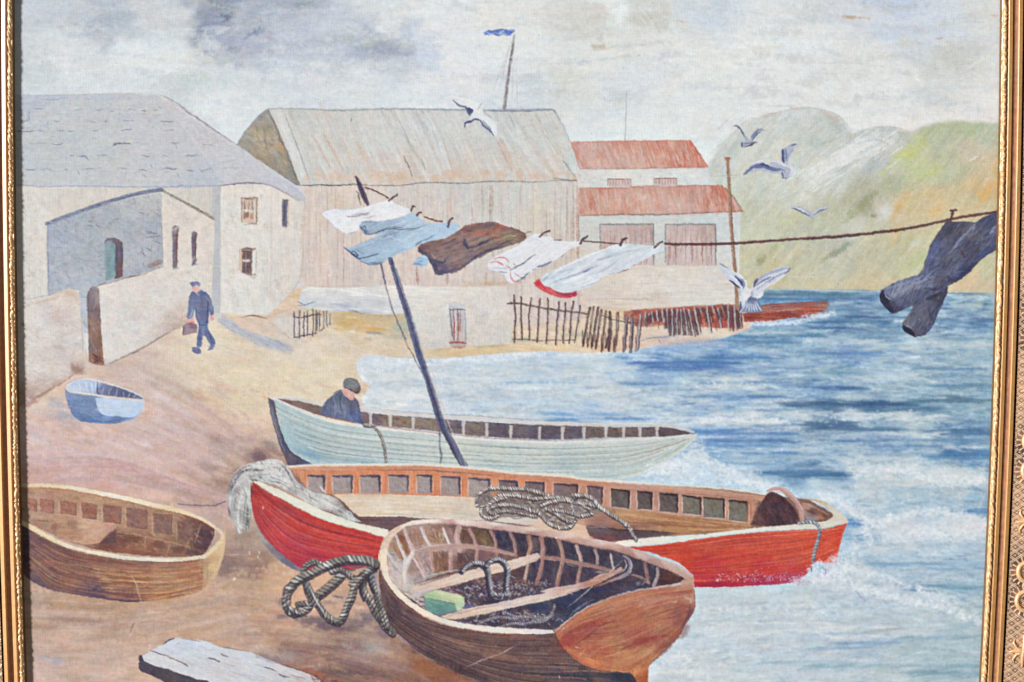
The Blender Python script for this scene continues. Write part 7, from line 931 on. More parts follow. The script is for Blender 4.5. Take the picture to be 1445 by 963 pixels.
# ---------------------------------------------------------------- front brown boat
FB = P('painted_brown_clinker_boat', 'large dark brown painted boat in the foreground with ropes and a green box inside')
rimO = cr(D1([(25,390),(22,330),(30,270),(50,200),(90,140),(150,90),(210,60),(300,30),(400,18),(560,18),(700,22),(860,30),(1000,48),(1130,68),(1360,100)])) + cr(D2([(200,100),(330,128),(480,165),(640,190),(800,230),(950,280),(1080,330),(1200,370),(1290,420),(1350,480),(1356,530)]))
lowO = cr([(534,800),(538,815),(545,828),(556,842),(570,855),(590,867),(615,878),(650,888),(690,894),(735,897),(782,897)])
hF = F(pm(cr([(534,796),(535,815),(537,838),(543,865),(556,891),(580,913),(613,934),(646,950),(680,965),(720,990),(760,1015),(800,Y1)]) + [(915,Y1),(915,963),(912,950),(900,952),(860,946),(830,938),(805,920),(790,905),(783,890),(720,880),(600,860),(545,800)], w=.6), [(540,820,(116,98,100)),(545,860,(96,80,84)),(560,880,(84,72,78)),(570,860,(110,90,90)),(600,880,(120,96,92)),(600,910,(104,84,84)),(620,900,(110,86,80)),(640,930,(100,80,76)),(660,900,(128,98,88)),(660,920,(114,90,86)),(700,910,(130,102,92)),(720,930,(116,94,90)),(740,905,(134,104,94)),(700,950,(108,88,84)),(760,920,(120,98,96)),(780,910,(116,88,80)),(760,950,(126,100,84)),(800,940,(112,96,98)),(820,955,(72,72,82)),(880,955,(70,70,80)),(780,960,(92,82,84)),(800,1000,(90,75,76)),(840,945,(120,96,88))], .99, 8, .25, 16, 1.8, k=40)
hO = [(536,815),(556,855),(610,885),(690,900),(782,900)]; hI = [(536,850),(560,895),(640,945),(740,985),(860,1000)]
ST(hO, hI, 620, [(88,74,80),(140,114,104),(110,86,84),(150,118,102),(72,62,70),(120,98,100),(96,76,74)], 1.8, .34, .25, hF, -.1, 1.05)
for t, c in [(.12,(70,60,70)),(.26,(80,66,70)),(.4,(64,56,64)),(.55,(76,62,64)),(.68,(60,54,62)),(.8,(70,60,66))]: line_at(hO, hI, t, 1.7, c, .6, .1, 1, hF, .5); line_at(hO, hI, t + .03, 1.4, (160,124,104), .45, .15, 1, hF, .6)
L(D3([(0,725),(200,730),(500,735),(700,745),(820,740)]), 7, (64,66,78), .7, .4); L(D3([(0,712),(200,715),(500,708),(700,715)]), 1.8, (190,140,104), .7, .5); L(D3([(230,640),(350,650),(480,660)]), 1.6, (186,140,108), .6, .5)
L([(556,893),(560,897),(568,903),(578,911)], 4, (176,158,160), .7, .5); L([(582,916),(598,926),(616,935)], 1.6, (190,176,176), .7, .5); L([(648,950),(660,956),(678,962)], 1.6, (180,160,156), .6)
L([(654,944),(680,932),(710,921),(734,907)], 1.1, (222,216,212), .75, .2); L([(789,954),(790,958)], 1.8, (236,236,236), .9, 0)
for v in [(620,930,50,7,.35,(78,62,64),.5),(700,925,60,6,.2,(150,118,98),.45),(590,890,30,6,.6,(80,66,72),.5),(740,912,50,5,.1,(96,76,78),.5),(660,950,30,8,.3,(70,56,60),.5),(560,860,8,22,-.3,(84,72,80),.45),(760,945,40,6,.05,(84,78,90),.5),(650,908,40,4,.3,(156,126,108),.4)]: blob(*v)
for k in range(90): x, y = 545 + rng.random() * 240, 850 + rng.random() * 100; t_ = (x, y); L([t_, (x + .8, y)], 1.1, (176,160,160), .45, 0)
S('interior', 'shadowy ribbed inside of the front boat')
IN = pm(cr(D1([(95,280),(110,200),(150,140),(210,90),(300,62),(420,52),(640,60),(860,85),(1050,110),(1360,155)])) + cr(D2([(150,145),(330,180),(560,225),(760,270),(900,320),(1050,370),(1180,420),(1275,490),(1240,525),(1100,550),(960,585),(800,615),(600,690),(480,745),(300,860),(225,900),(0,900)])) + cr(D1([(1300,892),(1100,880),(900,870),(760,850),(640,830),(520,795),(400,740),(300,660),(200,590),(130,520),(100,420)])), w=.4)
F(IN, [(549,785,(186,172,164)),(555,770,(180,150,130)),(570,760,(150,118,100)),(560,800,(196,184,176)),(565,822,(196,188,178)),(575,835,(200,192,180)),(590,750,(180,150,140)),(590,770,(190,160,150)),(585,800,(170,146,138)),(600,815,(176,160,156)),(620,755,(150,122,106)),(620,775,(190,160,150)),(620,800,(150,120,104)),(640,770,(180,148,140)),(650,755,(130,104,92)),(660,790,(120,96,90)),(680,760,(100,82,80)),(690,780,(140,110,106)),(680,800,(110,92,92)),(710,765,(78,72,84)),(740,765,(76,72,84)),(720,790,(120,96,94)),(760,770,(78,72,82)),(780,775,(84,76,84)),(800,780,(80,76,88)),(840,790,(84,80,92)),(880,800,(84,78,90)),(920,805,(80,70,80)),(950,815,(96,66,62)),(760,810,(88,82,92)),(800,810,(86,80,92)),(740,815,(96,78,82)),(720,830,(110,96,100)),(690,835,(100,86,96)),(660,830,(96,84,94)),(640,850,(120,110,120)),(700,850,(78,70,86)),(760,840,(92,86,98)),(700,870,(84,80,96)),(760,860,(72,78,96)),(800,850,(68,72,94)),(850,830,(84,70,82)),(830,840,(66,68,88)),(780,880,(86,80,94)),(900,825,(80,74,88))], .99, 9, .2, 6, 2.4, k=24)
HA(IN, 700, 6, 1.4, .3, [(96,86,98),(70,66,80),(120,100,100),(84,78,92)], .3, 1.2)
# upper strake panels
def quad(T, pts, c, n=14, al=.93, cols=None):
    q = F(pm(T(pts), w=.5), c, al, 9, 1.2, 6, 2, idd=False); HA(q, n, 7, 1.3, 1.2, cols or [tuple(np.array(c) + 26), tuple(np.array(c) - 16),(min(255, c[0] + 40), c[1] + 12, c[2])], .5, .4)
quad(D1, [(180,150),(210,130),(270,260),(280,290),(250,310)], (150,112,84)); quad(D1, [(110,210),(140,200),(235,330),(225,350),(190,330)], (164,132,108)); quad(D1, [(105,330),(140,350),(210,440),(205,460),(150,420)], (178,170,168)); quad(D1, [(250,95),(360,85),(410,215),(320,235),(285,180)], (166,134,118), 30); quad(D1, [(385,85),(530,95),(560,205),(470,220),(430,180)], (172,140,122), 36, cols=[(200,160,150),(140,106,84),(214,190,180),(120,90,80)]); quad(D1, [(545,85),(620,90),(610,200),(585,205)], (158,130,124), 20)
quad(D1, [(690,95),(735,105),(775,195),(770,212),(690,212)], (118,92,82)); quad(D1, [(790,100),(890,110),(940,215),(950,235),(850,225),(810,180)], (124,104,82), 20); quad(D1, [(955,110),(1060,130),(1100,260),(980,235)], (76,72,88), 20); quad(D1, [(1105,130),(1205,150),(1215,270),(1135,280)], (78,72,84), 20); quad(D1, [(1245,160),(1310,170),(1310,260),(1240,290)], (104,90,92), 16)
for p in [[(170,160),(245,175),(265,310),(165,300)],[(295,190),(400,205),(425,330),(325,310)],[(430,235),(565,265),(575,370),(460,345)],[(600,265),(680,275),(700,395),(590,380)],[(850,320),(960,350),(960,460),(865,440)],[(1000,380),(1045,390),(1035,520),(1000,500)]]: quad(D2, p, (76,72,86), 16)
for p in [[(170,345),(280,355),(240,530),(130,540)],[(335,385),(425,395),(400,560),(285,545)],[(470,415),(565,435),(565,470),(450,520)],[(60,360),(120,350),(95,500),(10,530)]]: quad(D2, p, (82,74,88), 16)
quad(D1, [(325,300),(430,285),(450,430),(400,440),(355,380)], (170,146,140), 30, cols=[(210,190,186),(140,110,100),(190,150,130)]); quad(D1, [(460,280),(580,275),(580,430),(480,430)], (140,108,90), 40, cols=[(170,110,80),(110,84,74),(196,160,140),(150,130,120)]); quad(D1, [(655,290),(780,290),(790,350),(730,380),(650,400)], (112,90,90), 26, cols=[(150,90,70),(90,78,84),(190,150,130)])
# ribs and stringer
def rib(T, pts, w, c, a=.92, hi=True):
    S('rib'); F(lm(cr(T(pts)), w, .15), c, a, 10, 1.3, 7, 2)
    if hi: q = T(pts); L([(x - .9, y) for x, y in q], 1.3, tuple(np.minimum(245, np.array(c) + 34)), .6, .3)
RC = (186,150,142)
for pts, w, c in [([(160,140),(200,240),(240,340)],4,(208,196,188)),([(230,90),(260,180),(300,265)],5.4,(200,176,168)),([(90,280),(150,360),(215,440)],4,(196,184,176)),([(240,340),(230,430),(240,540)],6,(206,198,192)),([(300,280),(260,350),(235,420)],6.5,(208,198,190)),([(365,85),(400,170),(445,240)],4.6,(204,190,184)),([(540,90),(565,160),(590,215)],3.4,(212,202,198)),([(665,85),(650,160),(670,260)],8,(196,162,156)),([(750,100),(790,180),(810,260),(805,340)],5,(178,140,132)),([(920,110),(955,180),(970,300)],4.6,(170,134,128)),([(1075,125),(1110,200),(1120,310)],5,(164,128,122)),([(1215,155),(1235,230),(1220,300)],5.2,(150,112,100)),([(1325,165),(1335,240),(1330,330)],5.4,(176,148,142)),([(440,260),(445,340),(460,430)],4.6,(186,150,140)),([(605,260),(600,340),(600,430)],5.5,(186,148,140)),([(300,320),(350,400),(390,480)],3.6,(206,180,172)),([(330,310),(380,400),(400,460)],2.6,(196,160,148))]:
    rib(D1, pts, w, c)
for pts, w, c in [([(130,170),(155,250),(150,310),(130,420),(100,530)],5.6,(166,124,116)),([(275,185),(300,270),(305,340),(280,450),(260,540)],5.8,(166,130,120)),([(415,230),(440,300),(455,350)],4.8,(184,158,150)),([(450,390),(435,460),(425,530)],5,(164,130,122)),([(565,260),(580,310),(585,370)],4.4,(168,142,136)),([(690,295),(700,350),(712,410)],2.6,(186,176,172)),([(965,370),(975,430),(990,520)],5,(140,110,104)),([(1065,410),(1060,480),(1035,550)],5,(166,144,140)),([(30,380),(15,440),(5,500)],4.6,(190,160,146)),([(40,150),(55,230),(30,300)],4.4,(164,124,110))]:
    rib(D2, pts, w, c)
S('stringer', 'pinkish stringer running inside the planks')
F(lm(cr(D1([(320,280),(400,250),(500,238),(600,235),(700,232),(800,240),(900,255),(1000,275),(1100,300)])), [5,5.4,6,7,7,6.4,6,5], .1),(184,150,142), .92, 9, .1, 10, 2); L(D1([(310,270),(400,242),(480,228),(600,218)]), 1.6, (214,200,196), .7, .3); L(D1([(830,228),(930,240),(950,246)]), 1.5, (206,186,180), .7, .3)
F(lm(cr(D2([(150,325),(250,330),(340,350),(430,370),(560,395),(660,420),(720,430)])), [5.4,5.6,6,6,5.6,4.6], .1),(164,128,120), .92, 9, .15, 10, 2); L(D2([(175,338),(270,350)]), 1.2, (206,190,190), .6); L(D2([(330,378),(400,392),(430,396)]), 1.2, (200,186,184), .6)
L(D2([(860,460),(940,485),(1000,520)]), 3.4, (164,130,122), .8); L(D2([(570,440),(600,440),(660,445)]), 4, (176,160,158), .7)
use(FB + 1)
L(D1([(150,560),(240,600),(300,620)]), 2, (176,120,96), .6); L(D1([(105,480),(160,510),(250,570)]), 3.4, (212,190,180), .7); L(D1([(130,500),(200,620),(290,650)]), 4, (214,206,190), .5); L(D1([(390,480),(460,460),(560,440),(690,420)]), 2, (206,208,216), .6, .5); L(D1([(350,520),(450,490),(560,460),(690,430)]), 1.6, (90,70,70), .7, .4); L(D1([(640,390),(680,380),(720,390)]), 1.6, (170,90,70), .7)
for k in range(26): x, y = 380 + rng.random() * 180, 430 + rng.random() * 50; L(D1([(x, y),(x + 10, y - 8)]), 1.1, [(206,210,216),(120,112,120)][k % 2], .6)
# heaps of rope in the bottom
S('rope_pile', 'tangled ropes in the bottom of the boat')
for (x, y, rx, ry, n) in [(660,838,30,12,200),(700,832,50,14,260),(740,828,40,10,160),(690,868,50,12,240),(740,872,40,12,200),(640,845,16,10,80)]:
    for _ in range(n):
        px, py = x + rng.normal() * rx * .5, y + rng.normal() * ry * .5; a_ = rng.random() * 3 - 1.5; l = 1.5 + rng.random() * 3
        c = [(206,204,206),(130,92,84),(66,62,80),(160,156,162),(96,86,96),(60,58,74)][rng.integers(0, 6)]
        stroke1(px - math.cos(a_) * l - X0, py - math.sin(a_) * l - Y0, px + math.cos(a_) * l - X0, py + math.sin(a_) * l - Y0, 1.3, c, .6, IN, .5)
L(D1([(570,575),(640,590),(700,610)]), 2, (140,70,56), .6); L(D1([(780,500),(850,520),(900,540)]), 2.4, (150,90,74), .6); L(D1([(1100,510),(1180,515),(1230,530)]), 2, (170,110,90), .6)
for pts, w in [(D1([(820,860),(900,820),(1000,800),(1100,810),(1240,790)]),4.4),(D1([(1000,880),(1100,850),(1200,855),(1300,830)]),4),(D1([(1040,760),(1100,790),(1200,800),(1290,800)]),3.6),(D2([(0,755),(60,800),(130,820),(200,790),(235,740),(240,700)]),3.6),(D2([(0,850),(80,840),(160,830),(230,780)]),3.6),(D2([(10,770),(90,795),(150,800)]),3)]: rope(pts, w, (86,80,92),(204,204,206),(140,132,136), 3.2, a=.75, la=.7)
L(D1([(1180,740),(1200,760),(1230,780)]), 1.6, (190,130,80), .7)
for v in [(800,848,22,7,-.3,(64,70,96),.7),(760,858,20,6,-.1,(66,72,98),.6),(850,832,14,6,-.3,(60,66,100),.6),(830,845,12,4,-.3,(92,70,74),.5)]: blob(*v)
L(D2([(0,880),(100,878),(200,884)]), 2, (110,80,88), .6); L(D2([(350,800),(420,740),(520,690)]), 1.3, (150,150,150), .6, .5); L(D2([(380,760),(470,700),(560,660)]), 1.2, (206,206,204), .5, .5)
L(D2([(340,725),(450,635),(560,540),(650,470),(780,350)]), 1.2, (222,218,216), .8, .2)
# seats
for pts, c, lab in [(D1([(280,575),(330,545),(450,510),(600,465),(740,430),(850,400),(960,370),(1080,345),(1200,310),(1300,285),(1320,320),(1290,345),(1180,390),(1080,425),(1000,440),(900,465),(760,510),(600,555),(420,595),(300,610)]),[(580,830,(206,186,172)),(620,820,(212,192,172)),(660,812,(214,196,176)),(690,805,(212,192,168)),(730,795,(206,188,172)),(760,785,(196,170,160))],'long pale thwart across the middle'),
                    (D1([(520,790),(620,765),(700,735),(800,715),(900,700),(1000,680),(1100,660),(1250,625),(1360,605)]) + D2([(120,590),(250,560),(400,540),(520,500),(600,460),(690,440),(770,400),(790,420),(720,460),(620,520),(540,555),(450,575),(340,620),(200,660),(80,685),(0,700)]) + D1([(1200,700),(1000,745),(800,785),(640,820),(560,810)]),[(640,865,(212,190,174)),(680,858,(208,190,176)),(720,850,(208,192,182)),(760,842,(206,190,180)),(800,832,(190,160,150)),(840,820,(176,132,120)),(870,805,(180,140,130))],'long pale thwart nearer the front')]:
    S('thwart', lab); q = F(pm(pts, w=.5), c, .98, 6, -.3, 18, 1.6, k=30); HA(q, 90, 18, 1.6, -.26, [(222,206,190),(190,160,150),(214,196,166)], .4, .05)
L(D1([(300,608),(420,595),(600,552),(760,508),(850,480)]), 1.4, (130,96,84), .6, .4); L(D1([(600,815),(700,795),(900,755),(1000,735)]), 2, (216,190,136), .6, .4); L(D2([(0,695),(100,678),(200,655),(340,615)]), 2.4, (214,200,160), .7, .4); L(D1([(560,795),(700,760),(850,725),(1000,700)]), 1.2, (150,120,120), .5, .5); L(D1([(570,820),(640,825),(660,815)]), 1.6, (110,60,56), .7); L(D1([(340,545),(480,505),(690,440)]), 1.3, (140,104,96), .6, .4)
for k in range(8): L(D1([(1200 + k * 14, 330 - k * 5),(1216 + k * 14, 290 + (k % 3) * 6)]), 1.4, (206,196,190), .6)
S('cleat', 'curved grey loop by the rail'); F(lm(cr(D2([(790,310),(830,330),(850,380),(840,430),(800,470),(740,490),(660,520)])), [2,5,5.4,5,4.6,3.4,2], .1),(150,144,152), .92, 8); L(D2([(800,340),(815,390),(790,430),(750,450)]), 1.6, (216,212,212), .8); L(D2([(845,340),(858,390),(840,450)]), 1.4, (206,204,206), .7); L(D2([(560,560),(640,530),(740,490),(800,450)]), 2.6, (186,140,126), .7)
blob(900,823,5,4,0,(150,146,160),.6); L(D2([(940,540),(960,520),(1000,530)]), 3, (186,160,156), .7)
# arch of rope
S('rope_loop', 'loop of twisted rope standing over the thwart')
for pts in [D1([(700,430),(720,400),(770,370),(820,365),(870,385),(900,430),(910,500),(920,560),(930,620)]), D1([(890,390),(930,345),(980,335),(1030,360),(1060,420),(1055,500),(1050,560),(1060,615)])]:
    F(lm([(x - 2.2, y + 2) for x, y in cr(pts)], 7),(62,64,82), .85, 6, idd=True); rope([(x + 1, y) for x, y in pts], 5.4, (92,86,96),(214,214,212),(140,136,144), 3.6, la=.85)
L(D1([(930,440),(960,400),(1000,410)]), 3.4, (206,180,150), .7)
for k in range(16): x = 935 + rng.random() * 150; L(D1([(x, 590 + rng.random() * 30),(x + 14, 620 + rng.random() * 14)]), 1.5, (210,210,212), .7)
S('green_box', 'pale green wooden box')
F(pm(D1([(385,640),(640,690),(655,750),(560,775),(500,780),(440,765),(400,740)]), w=.4), [(605,850,(120,158,148)),(620,862,(104,146,140)),(635,865,(110,150,140)),(640,855,(126,162,144))], .98, 6, .2, 8, 2)
F(pm(D1([(388,640),(400,615),(480,580),(560,600),(690,625),(705,645),(645,690),(520,665)]), w=.4), [(605,838,(176,196,150)),(625,836,(206,212,172)),(640,843,(196,206,160)),(612,841,(160,188,140))], .98, 5, .3, 10, 2)
F(pm(D1([(640,690),(700,640),(715,690),(700,730),(655,750)]), w=.4),(184,206,166), .98, 6); L(D1([(640,690),(648,745)]), 1.3, (210,222,186), .7); L(D1([(430,620),(560,655),(640,680)]), 1.4, (140,176,130), .6); L(D1([(470,590),(600,630),(690,635)]), 1.6, (216,214,170), .7); L(D1([(400,660),(500,690),(600,700)]), 1.3, (150,184,170), .5); L(D1([(390,650),(400,735)]), 1.4, (90,130,130), .6)
use(FB + 1)
for pts, w, c in [([(320,665),(350,660)],2.4,(170,104,84)),([(360,640),(385,640)],4,(96,60,76)),([(355,670),(385,680)],4,(84,56,74)),([(370,710),(395,715)],3.4,(90,56,66)),([(345,690),(365,700)],2,(200,206,220)),([(300,640),(370,600),(440,590)],3.4,(190,192,206)),([(690,720),(760,710),(800,715)],2.4,(110,124,170))]: L(D1(pts), w, c, .8, .3)
S('gunwale', 'thick cream and pink rim of the front boat')
gO = rimO; gI = cr(D1([(95,290),(100,240),(120,190),(170,130),(230,85),(320,62),(430,52),(620,62),(760,75),(900,95),(1050,112),(1200,130),(1360,160)])) + cr(D2([(170,150),(260,170),(400,205),(560,240),(700,262),(850,310),(960,350),(1080,400),(1200,445),(1275,490),(1240,525)]))
F(pm(gO + cr(D2([(1350,550),(1300,545),(1240,530)])) + gI[::-1] + D1([(70,340)]), w=.4), [(545,770,(214,188,164)),(538,785,(222,204,180)),(555,750,(220,196,170)),(575,742,(228,218,196)),(600,736,(230,220,200)),(650,735,(226,212,194)),(640,742,(200,160,150)),(700,738,(224,212,196)),(700,746,(190,150,140)),(750,745,(216,200,184)),(750,754,(180,138,128)),(800,756,(212,190,176)),(800,764,(180,136,124)),(850,765,(204,180,168)),(850,774,(180,136,124)),(900,778,(200,176,164)),(890,784,(176,134,124)),(940,792,(198,170,158)),(930,798,(178,140,130)),(965,808,(196,160,146)),(975,820,(196,150,132))], .98, 5, .15, 16, 1.6, k=12)
F(pm(cr(D1([(25,390),(22,330),(30,280),(95,250),(88,330),(100,420),(120,500),(165,560),(230,620),(300,680),(400,745),(520,800),(640,832),(760,856),(900,872),(1100,888),(1360,898)])) + D2([(225,902),(245,925),(150,935),(0,935)]) + cr(D1([(1200,935),(1000,930),(860,915),(700,890),(560,865),(440,825),(340,765),(240,690),(160,620),(100,540),(60,470)])), w=.4), [(538,790,(226,210,184)),(545,815,(228,216,194)),(560,838,(228,218,196)),(590,860,(226,214,192)),(640,882,(220,214,200)),(700,890,(222,216,204)),(780,893,(214,208,204))], .98, 5, .5, 16, 1.6)
L([(537,765),(536,790),(539,812),(547,829),(560,846),(580,861),(605,873),(640,885),(690,893),(740,897),(782,897)], 1.6, (170,116,96), .75, .4); L([(548,785),(549,800),(556,815),(566,828)], 1.6, (206,160,140), .6, .4); L(D1([(60,200),(110,140),(200,80)]), 2, (206,150,120), .6, .4); L(D1([(250,75),(420,48),(640,58),(900,90),(1360,150)]), 1.5, (170,124,116), .6, .4); L(D2([(0,130),(200,160),(400,205),(600,245),(760,275),(900,330),(1100,400),(1240,470)]), 2.4, (176,132,120), .6, .4); L(D2([(300,115),(500,170),(700,205),(850,245)]), 1.4, (222,206,190), .6, .4)
L(D2([(248,170),(255,165)]), 3.2, (245,245,248), .95, 0); L(D2([(1270,485),(1276,500)]), 2, (50,36,40), .8); L(D2([(1210,380),(1290,430),(1345,490)]), 1.6, (220,196,186), .6, .4)
S('transom', 'rusty orange brown stern board')
tr = F(pm(cr(D3([(245,400),(300,345),(380,280),(480,215),(600,160),(740,115),(900,75),(1100,45),(1250,25),(1330,40)])) + cr(D3([(1338,100),(1342,180),(1330,240),(1290,300),(1250,370),(1215,440),(1150,510),(1060,590),(990,655),(972,700),(970,760),(972,820),(972,1000)])) + D3([(960,1200),(860,1200),(880,790),(860,760)]) + cr(D3([(820,720),(700,708),(580,692),(480,665),(400,620),(340,570),(290,510),(260,450)])), w=.5), [(790,885,(190,126,96)),(800,900,(176,98,80)),(830,870,(184,120,90)),(830,890,(164,90,82)),(850,850,(186,130,104)),(900,840,(188,132,108)),(900,870,(176,112,86)),(870,910,(180,126,92)),(850,920,(184,104,78)),(840,935,(196,120,84)),(900,900,(168,96,80)),(930,870,(176,116,90)),(950,840,(184,128,108)),(960,860,(160,100,88)),(940,890,(172,116,90)),(960,900,(160,110,96)),(910,920,(190,144,106)),(880,930,(190,130,94)),(900,945,(186,120,84)),(908,960,(176,104,72)),(975,840,(190,140,120)),(975,870,(140,100,96)),(945,915,(150,104,90)),(820,920,(188,108,80)),(905,1000,(150,90,70))], .99, 7, -.4, 20, 2, k=30)
tA = D3([(245,400),(480,215),(900,75),(1330,40)]); tB = D3([(300,520),(480,660),(830,715),(1240,380)])
ST(tA, tB, 520, [(206,144,108),(160,88,76),(186,116,86),(176,126,92),(150,94,90),(200,132,96)], 1.8, .3, .25, tr)
for pts, w, c in [([(400,500),(500,430),(600,350),(720,310)],2.4,(140,76,74)),([(320,440),(450,350),(600,310)],4,(160,84,76)),([(680,465),(740,420),(820,390)],1.3,(110,70,70)),([(1080,300),(1180,280),(1240,240)],1.6,(110,70,74)),([(760,540),(900,480),(1020,440),(1130,430)],4,(156,80,72)),([(600,600),(760,560),(900,520)],3,(206,152,110)),([(540,560),(640,510),(720,500)],2.4,(200,150,110)),([(430,590),(460,560),(480,540)],3,(220,150,96)),([(480,600),(550,630)],2,(226,156,100)),([(860,760),(870,700),(900,660)],3.4,(214,150,98)),([(890,720),(910,670)],1.8,(220,160,110)),([(1300,180),(1290,260),(1240,350),(1215,440)],2,(110,80,84)),([(1160,500),(1120,550),(1050,600),(990,650)],1.4,(110,80,80)),([(1330,60),(1335,140),(1335,200)],1.3,(130,110,116)),([(245,420),(270,480),(310,540),(390,610)],1.6,(84,66,72)),([(290,440),(420,370),(560,330)],2.4,(150,80,76)),([(900,300),(1100,240),(1290,190)],2,(150,100,84)),([(560,690),(700,705),(815,718)],1.6,(214,150,100)),([(1250,130),(1310,140),(1300,170)],4,(196,170,150)),([(820,720),(860,760),(880,790)],1.8,(60,60,66))]: L(D3(pts), w, c, .7, .45)
L(D3([(245,398),(300,343),(380,278),(480,212),(560,175),(620,140)]), 1.2, (232,232,228), .85, .2); L(D3([(560,185),(640,145),(740,110),(900,72),(1050,50),(1240,30)]), 2.6, (196,176,168), .8, .4)
for v in [(800,905,20,9,-.5,(160,76,70),.6),(842,880,34,7,-.45,(162,84,74),.55),(905,908,36,8,-.3,(158,82,72),.55),(958,868,11,18,.4,(146,94,92),.55),(885,928,22,7,-.3,(204,146,104),.6),(850,905,26,5,-.4,(200,138,100),.5),(930,845,34,6,-.15,(196,140,114),.5),(838,935,20,4,.1,(216,140,92),.6),(965,890,8,14,.6,(130,90,88),.5)]: blob(*v)
for x, y in [(400,520),(412,526),(905,195),(1180,165),(300,375),(1215,430),(1190,470),(1155,490),(1130,540)]: L(D3([(x, y),(x + 8, y - 4)]), 1.8, (228,222,218), .8, 0)
# ---------------------------------------------------------------- coil of rope on the sand
CO = P('painted_rope_coil', 'thick coil of twisted painted rope on the sand beside the brown boat')
for v in [(440,875,30,8,.1,(110,100,112),.7),(400,852,12,8,.2,(130,124,124),.7),(470,885,40,6,.05,(112,98,108),.7),(520,870,20,9,.1,(124,114,122),.7),(477,842,10,2.4,.1,(106,104,124),.7),(500,878,24,9,0,(120,108,118),.5),(400,870,14,4,0,(120,108,120),.6),(462,850,20,4,0,(140,124,120),.5),(540,890,14,10,.3,(120,110,118),.6)]: blob(*v)
DK = (74,68,70); MD = (122,114,108); LT = (200,194,184)
_rope = rope
def rope(pts, w, dark, light, mid, step=None, **k):
    w *= 1.14; F(lm([(x + .6, y + w * .22) for x, y in cr(pts)], w * 1.02, .2),(58,54,66), .8, 8, idd=True); _rope(pts, w, dark, light, mid, step, **k)
    q = cr(pts); L([(x + .5, y + w * .36) for x, y in q[::4]] if len(q) > 12 else q, w * .3, (62,58,64), .55, .5)
rope(D4([(700,290),(640,350),(560,420),(480,480),(430,520)]), 11, DK, LT, MD, 6.4)
rope(D4([(1080,150),(1040,230),(960,300),(930,380),(960,470),(1020,560),(1080,680),(1180,830),(1260,905)]), 9.5, DK, LT, MD, 5.6)
rope(D4([(1030,260),(1040,360),(1070,450),(1110,560),(1150,680),(1200,840)]), 8.5, DK, LT, MD, 5.6)
F(lm(cr(D4([(1000,280),(1010,360),(1040,440),(1060,480)])), 4),(60,62,84), .8, 6, idd=False); F(lm(cr(D4([(915,370),(920,480),(950,560)])), 4),(62,66,92), .8, 6, idd=False); F(pm(D4([(1060,260),(1090,260),(1110,400),(1130,600),(1090,420)])),(156,156,168), .8, 5, idd=False)
rope(D4([(285,250),(320,180),(400,140),(480,160),(500,180)]), 6.5, DK, LT, MD, 4.6)
rope(D4([(600,240),(700,220),(800,290),(860,330),(820,380)]), 7.5, DK, LT, MD, 4.6)
rope(D4([(1075,170),(1020,220),(960,260),(900,330),(850,400),(830,480),(800,560),(760,640),(740,700),(700,770),(640,790),(560,740),(490,660),(420,560),(360,450),(320,370)]), 9, DK, LT, MD, 5.6)
rope(D4([(350,610),(280,640),(200,690),(130,650),(105,560),(120,470),(190,370),(270,310),(360,270),(460,220),(560,170),(680,130),(800,110),(920,115),(1010,125),(1075,160)]), 10.5, DK, (206,200,190),(126,118,110), 6)
rope(D4([(180,680),(260,700),(330,660),(360,600),(300,590),(230,600)]), 7, DK, LT, MD, 5)
for pts, w, c in [([(300,420),(320,500),(370,580)],3,(62,64,82)),([(120,640),(200,710),(330,730)],3,(70,68,84)),([(760,170),(860,200),(960,180)],4,(110,104,116)),([(520,790),(600,815),(660,820)],2.6,(66,64,84)),([(360,400),(420,540),(480,640),(540,740)],2,(214,214,210)),([(720,200),(800,230),(860,230)],3,(90,86,96)),([(80,520),(90,420),(150,370)],1.8,(70,72,96)),([(820,300),(900,290),(960,240)],3,(70,66,70)),([(1150,840),(1270,910)],1.8,(56,56,70))]: L(D4(pts), w, c, .75, .3)
# ---------------------------------------------------------------- driftwood plank
DP = P('painted_driftwood_plank', 'pale weathered painted plank lying on the sand at the bottom edge')
pk = F(pm(X7([(152,720),(200,690),(230,668),(290,640),(345,600),(430,600),(500,608),(580,625),(620,645),(720,665),(830,688),(920,720),(1010,760),(1100,790),(1190,820),(1240,850),(1260,1100),(700,1100),(560,870),(470,838),(350,805),(250,770),(190,745)]), w=.6), [(215,925,(206,204,208)),(240,910,(208,210,216)),(245,915,(200,206,222)),(260,930,(206,208,213)),(290,915,(208,212,220)),(320,925,(206,208,214)),(300,950,(204,202,206)),(350,940,(204,206,212)),(400,950,(204,200,202)),(430,960,(200,190,188)),(230,935,(206,202,204)),(300,1000,(196,192,194))], .99, 4, .35, 18, 2)
HA(pk, 220, 22, 2, .33, [(216,218,224),(194,192,198),(206,200,200)], .35, .08)
F(pm(X7([(152,700),(165,698),(185,735),(215,752),(260,768),(330,785),(380,805),(470,830),(500,845),(560,850),(620,900),(700,1100),(520,1100),(400,930),(330,880),(250,830),(180,805),(152,780)]), w=.8), [(198,935,(78,74,90)),(210,945,(84,80,92)),(240,955,(90,84,92)),(270,960,(84,80,92)),(300,1000,(84,78,84))], .95, 8, .4, 8, 2)
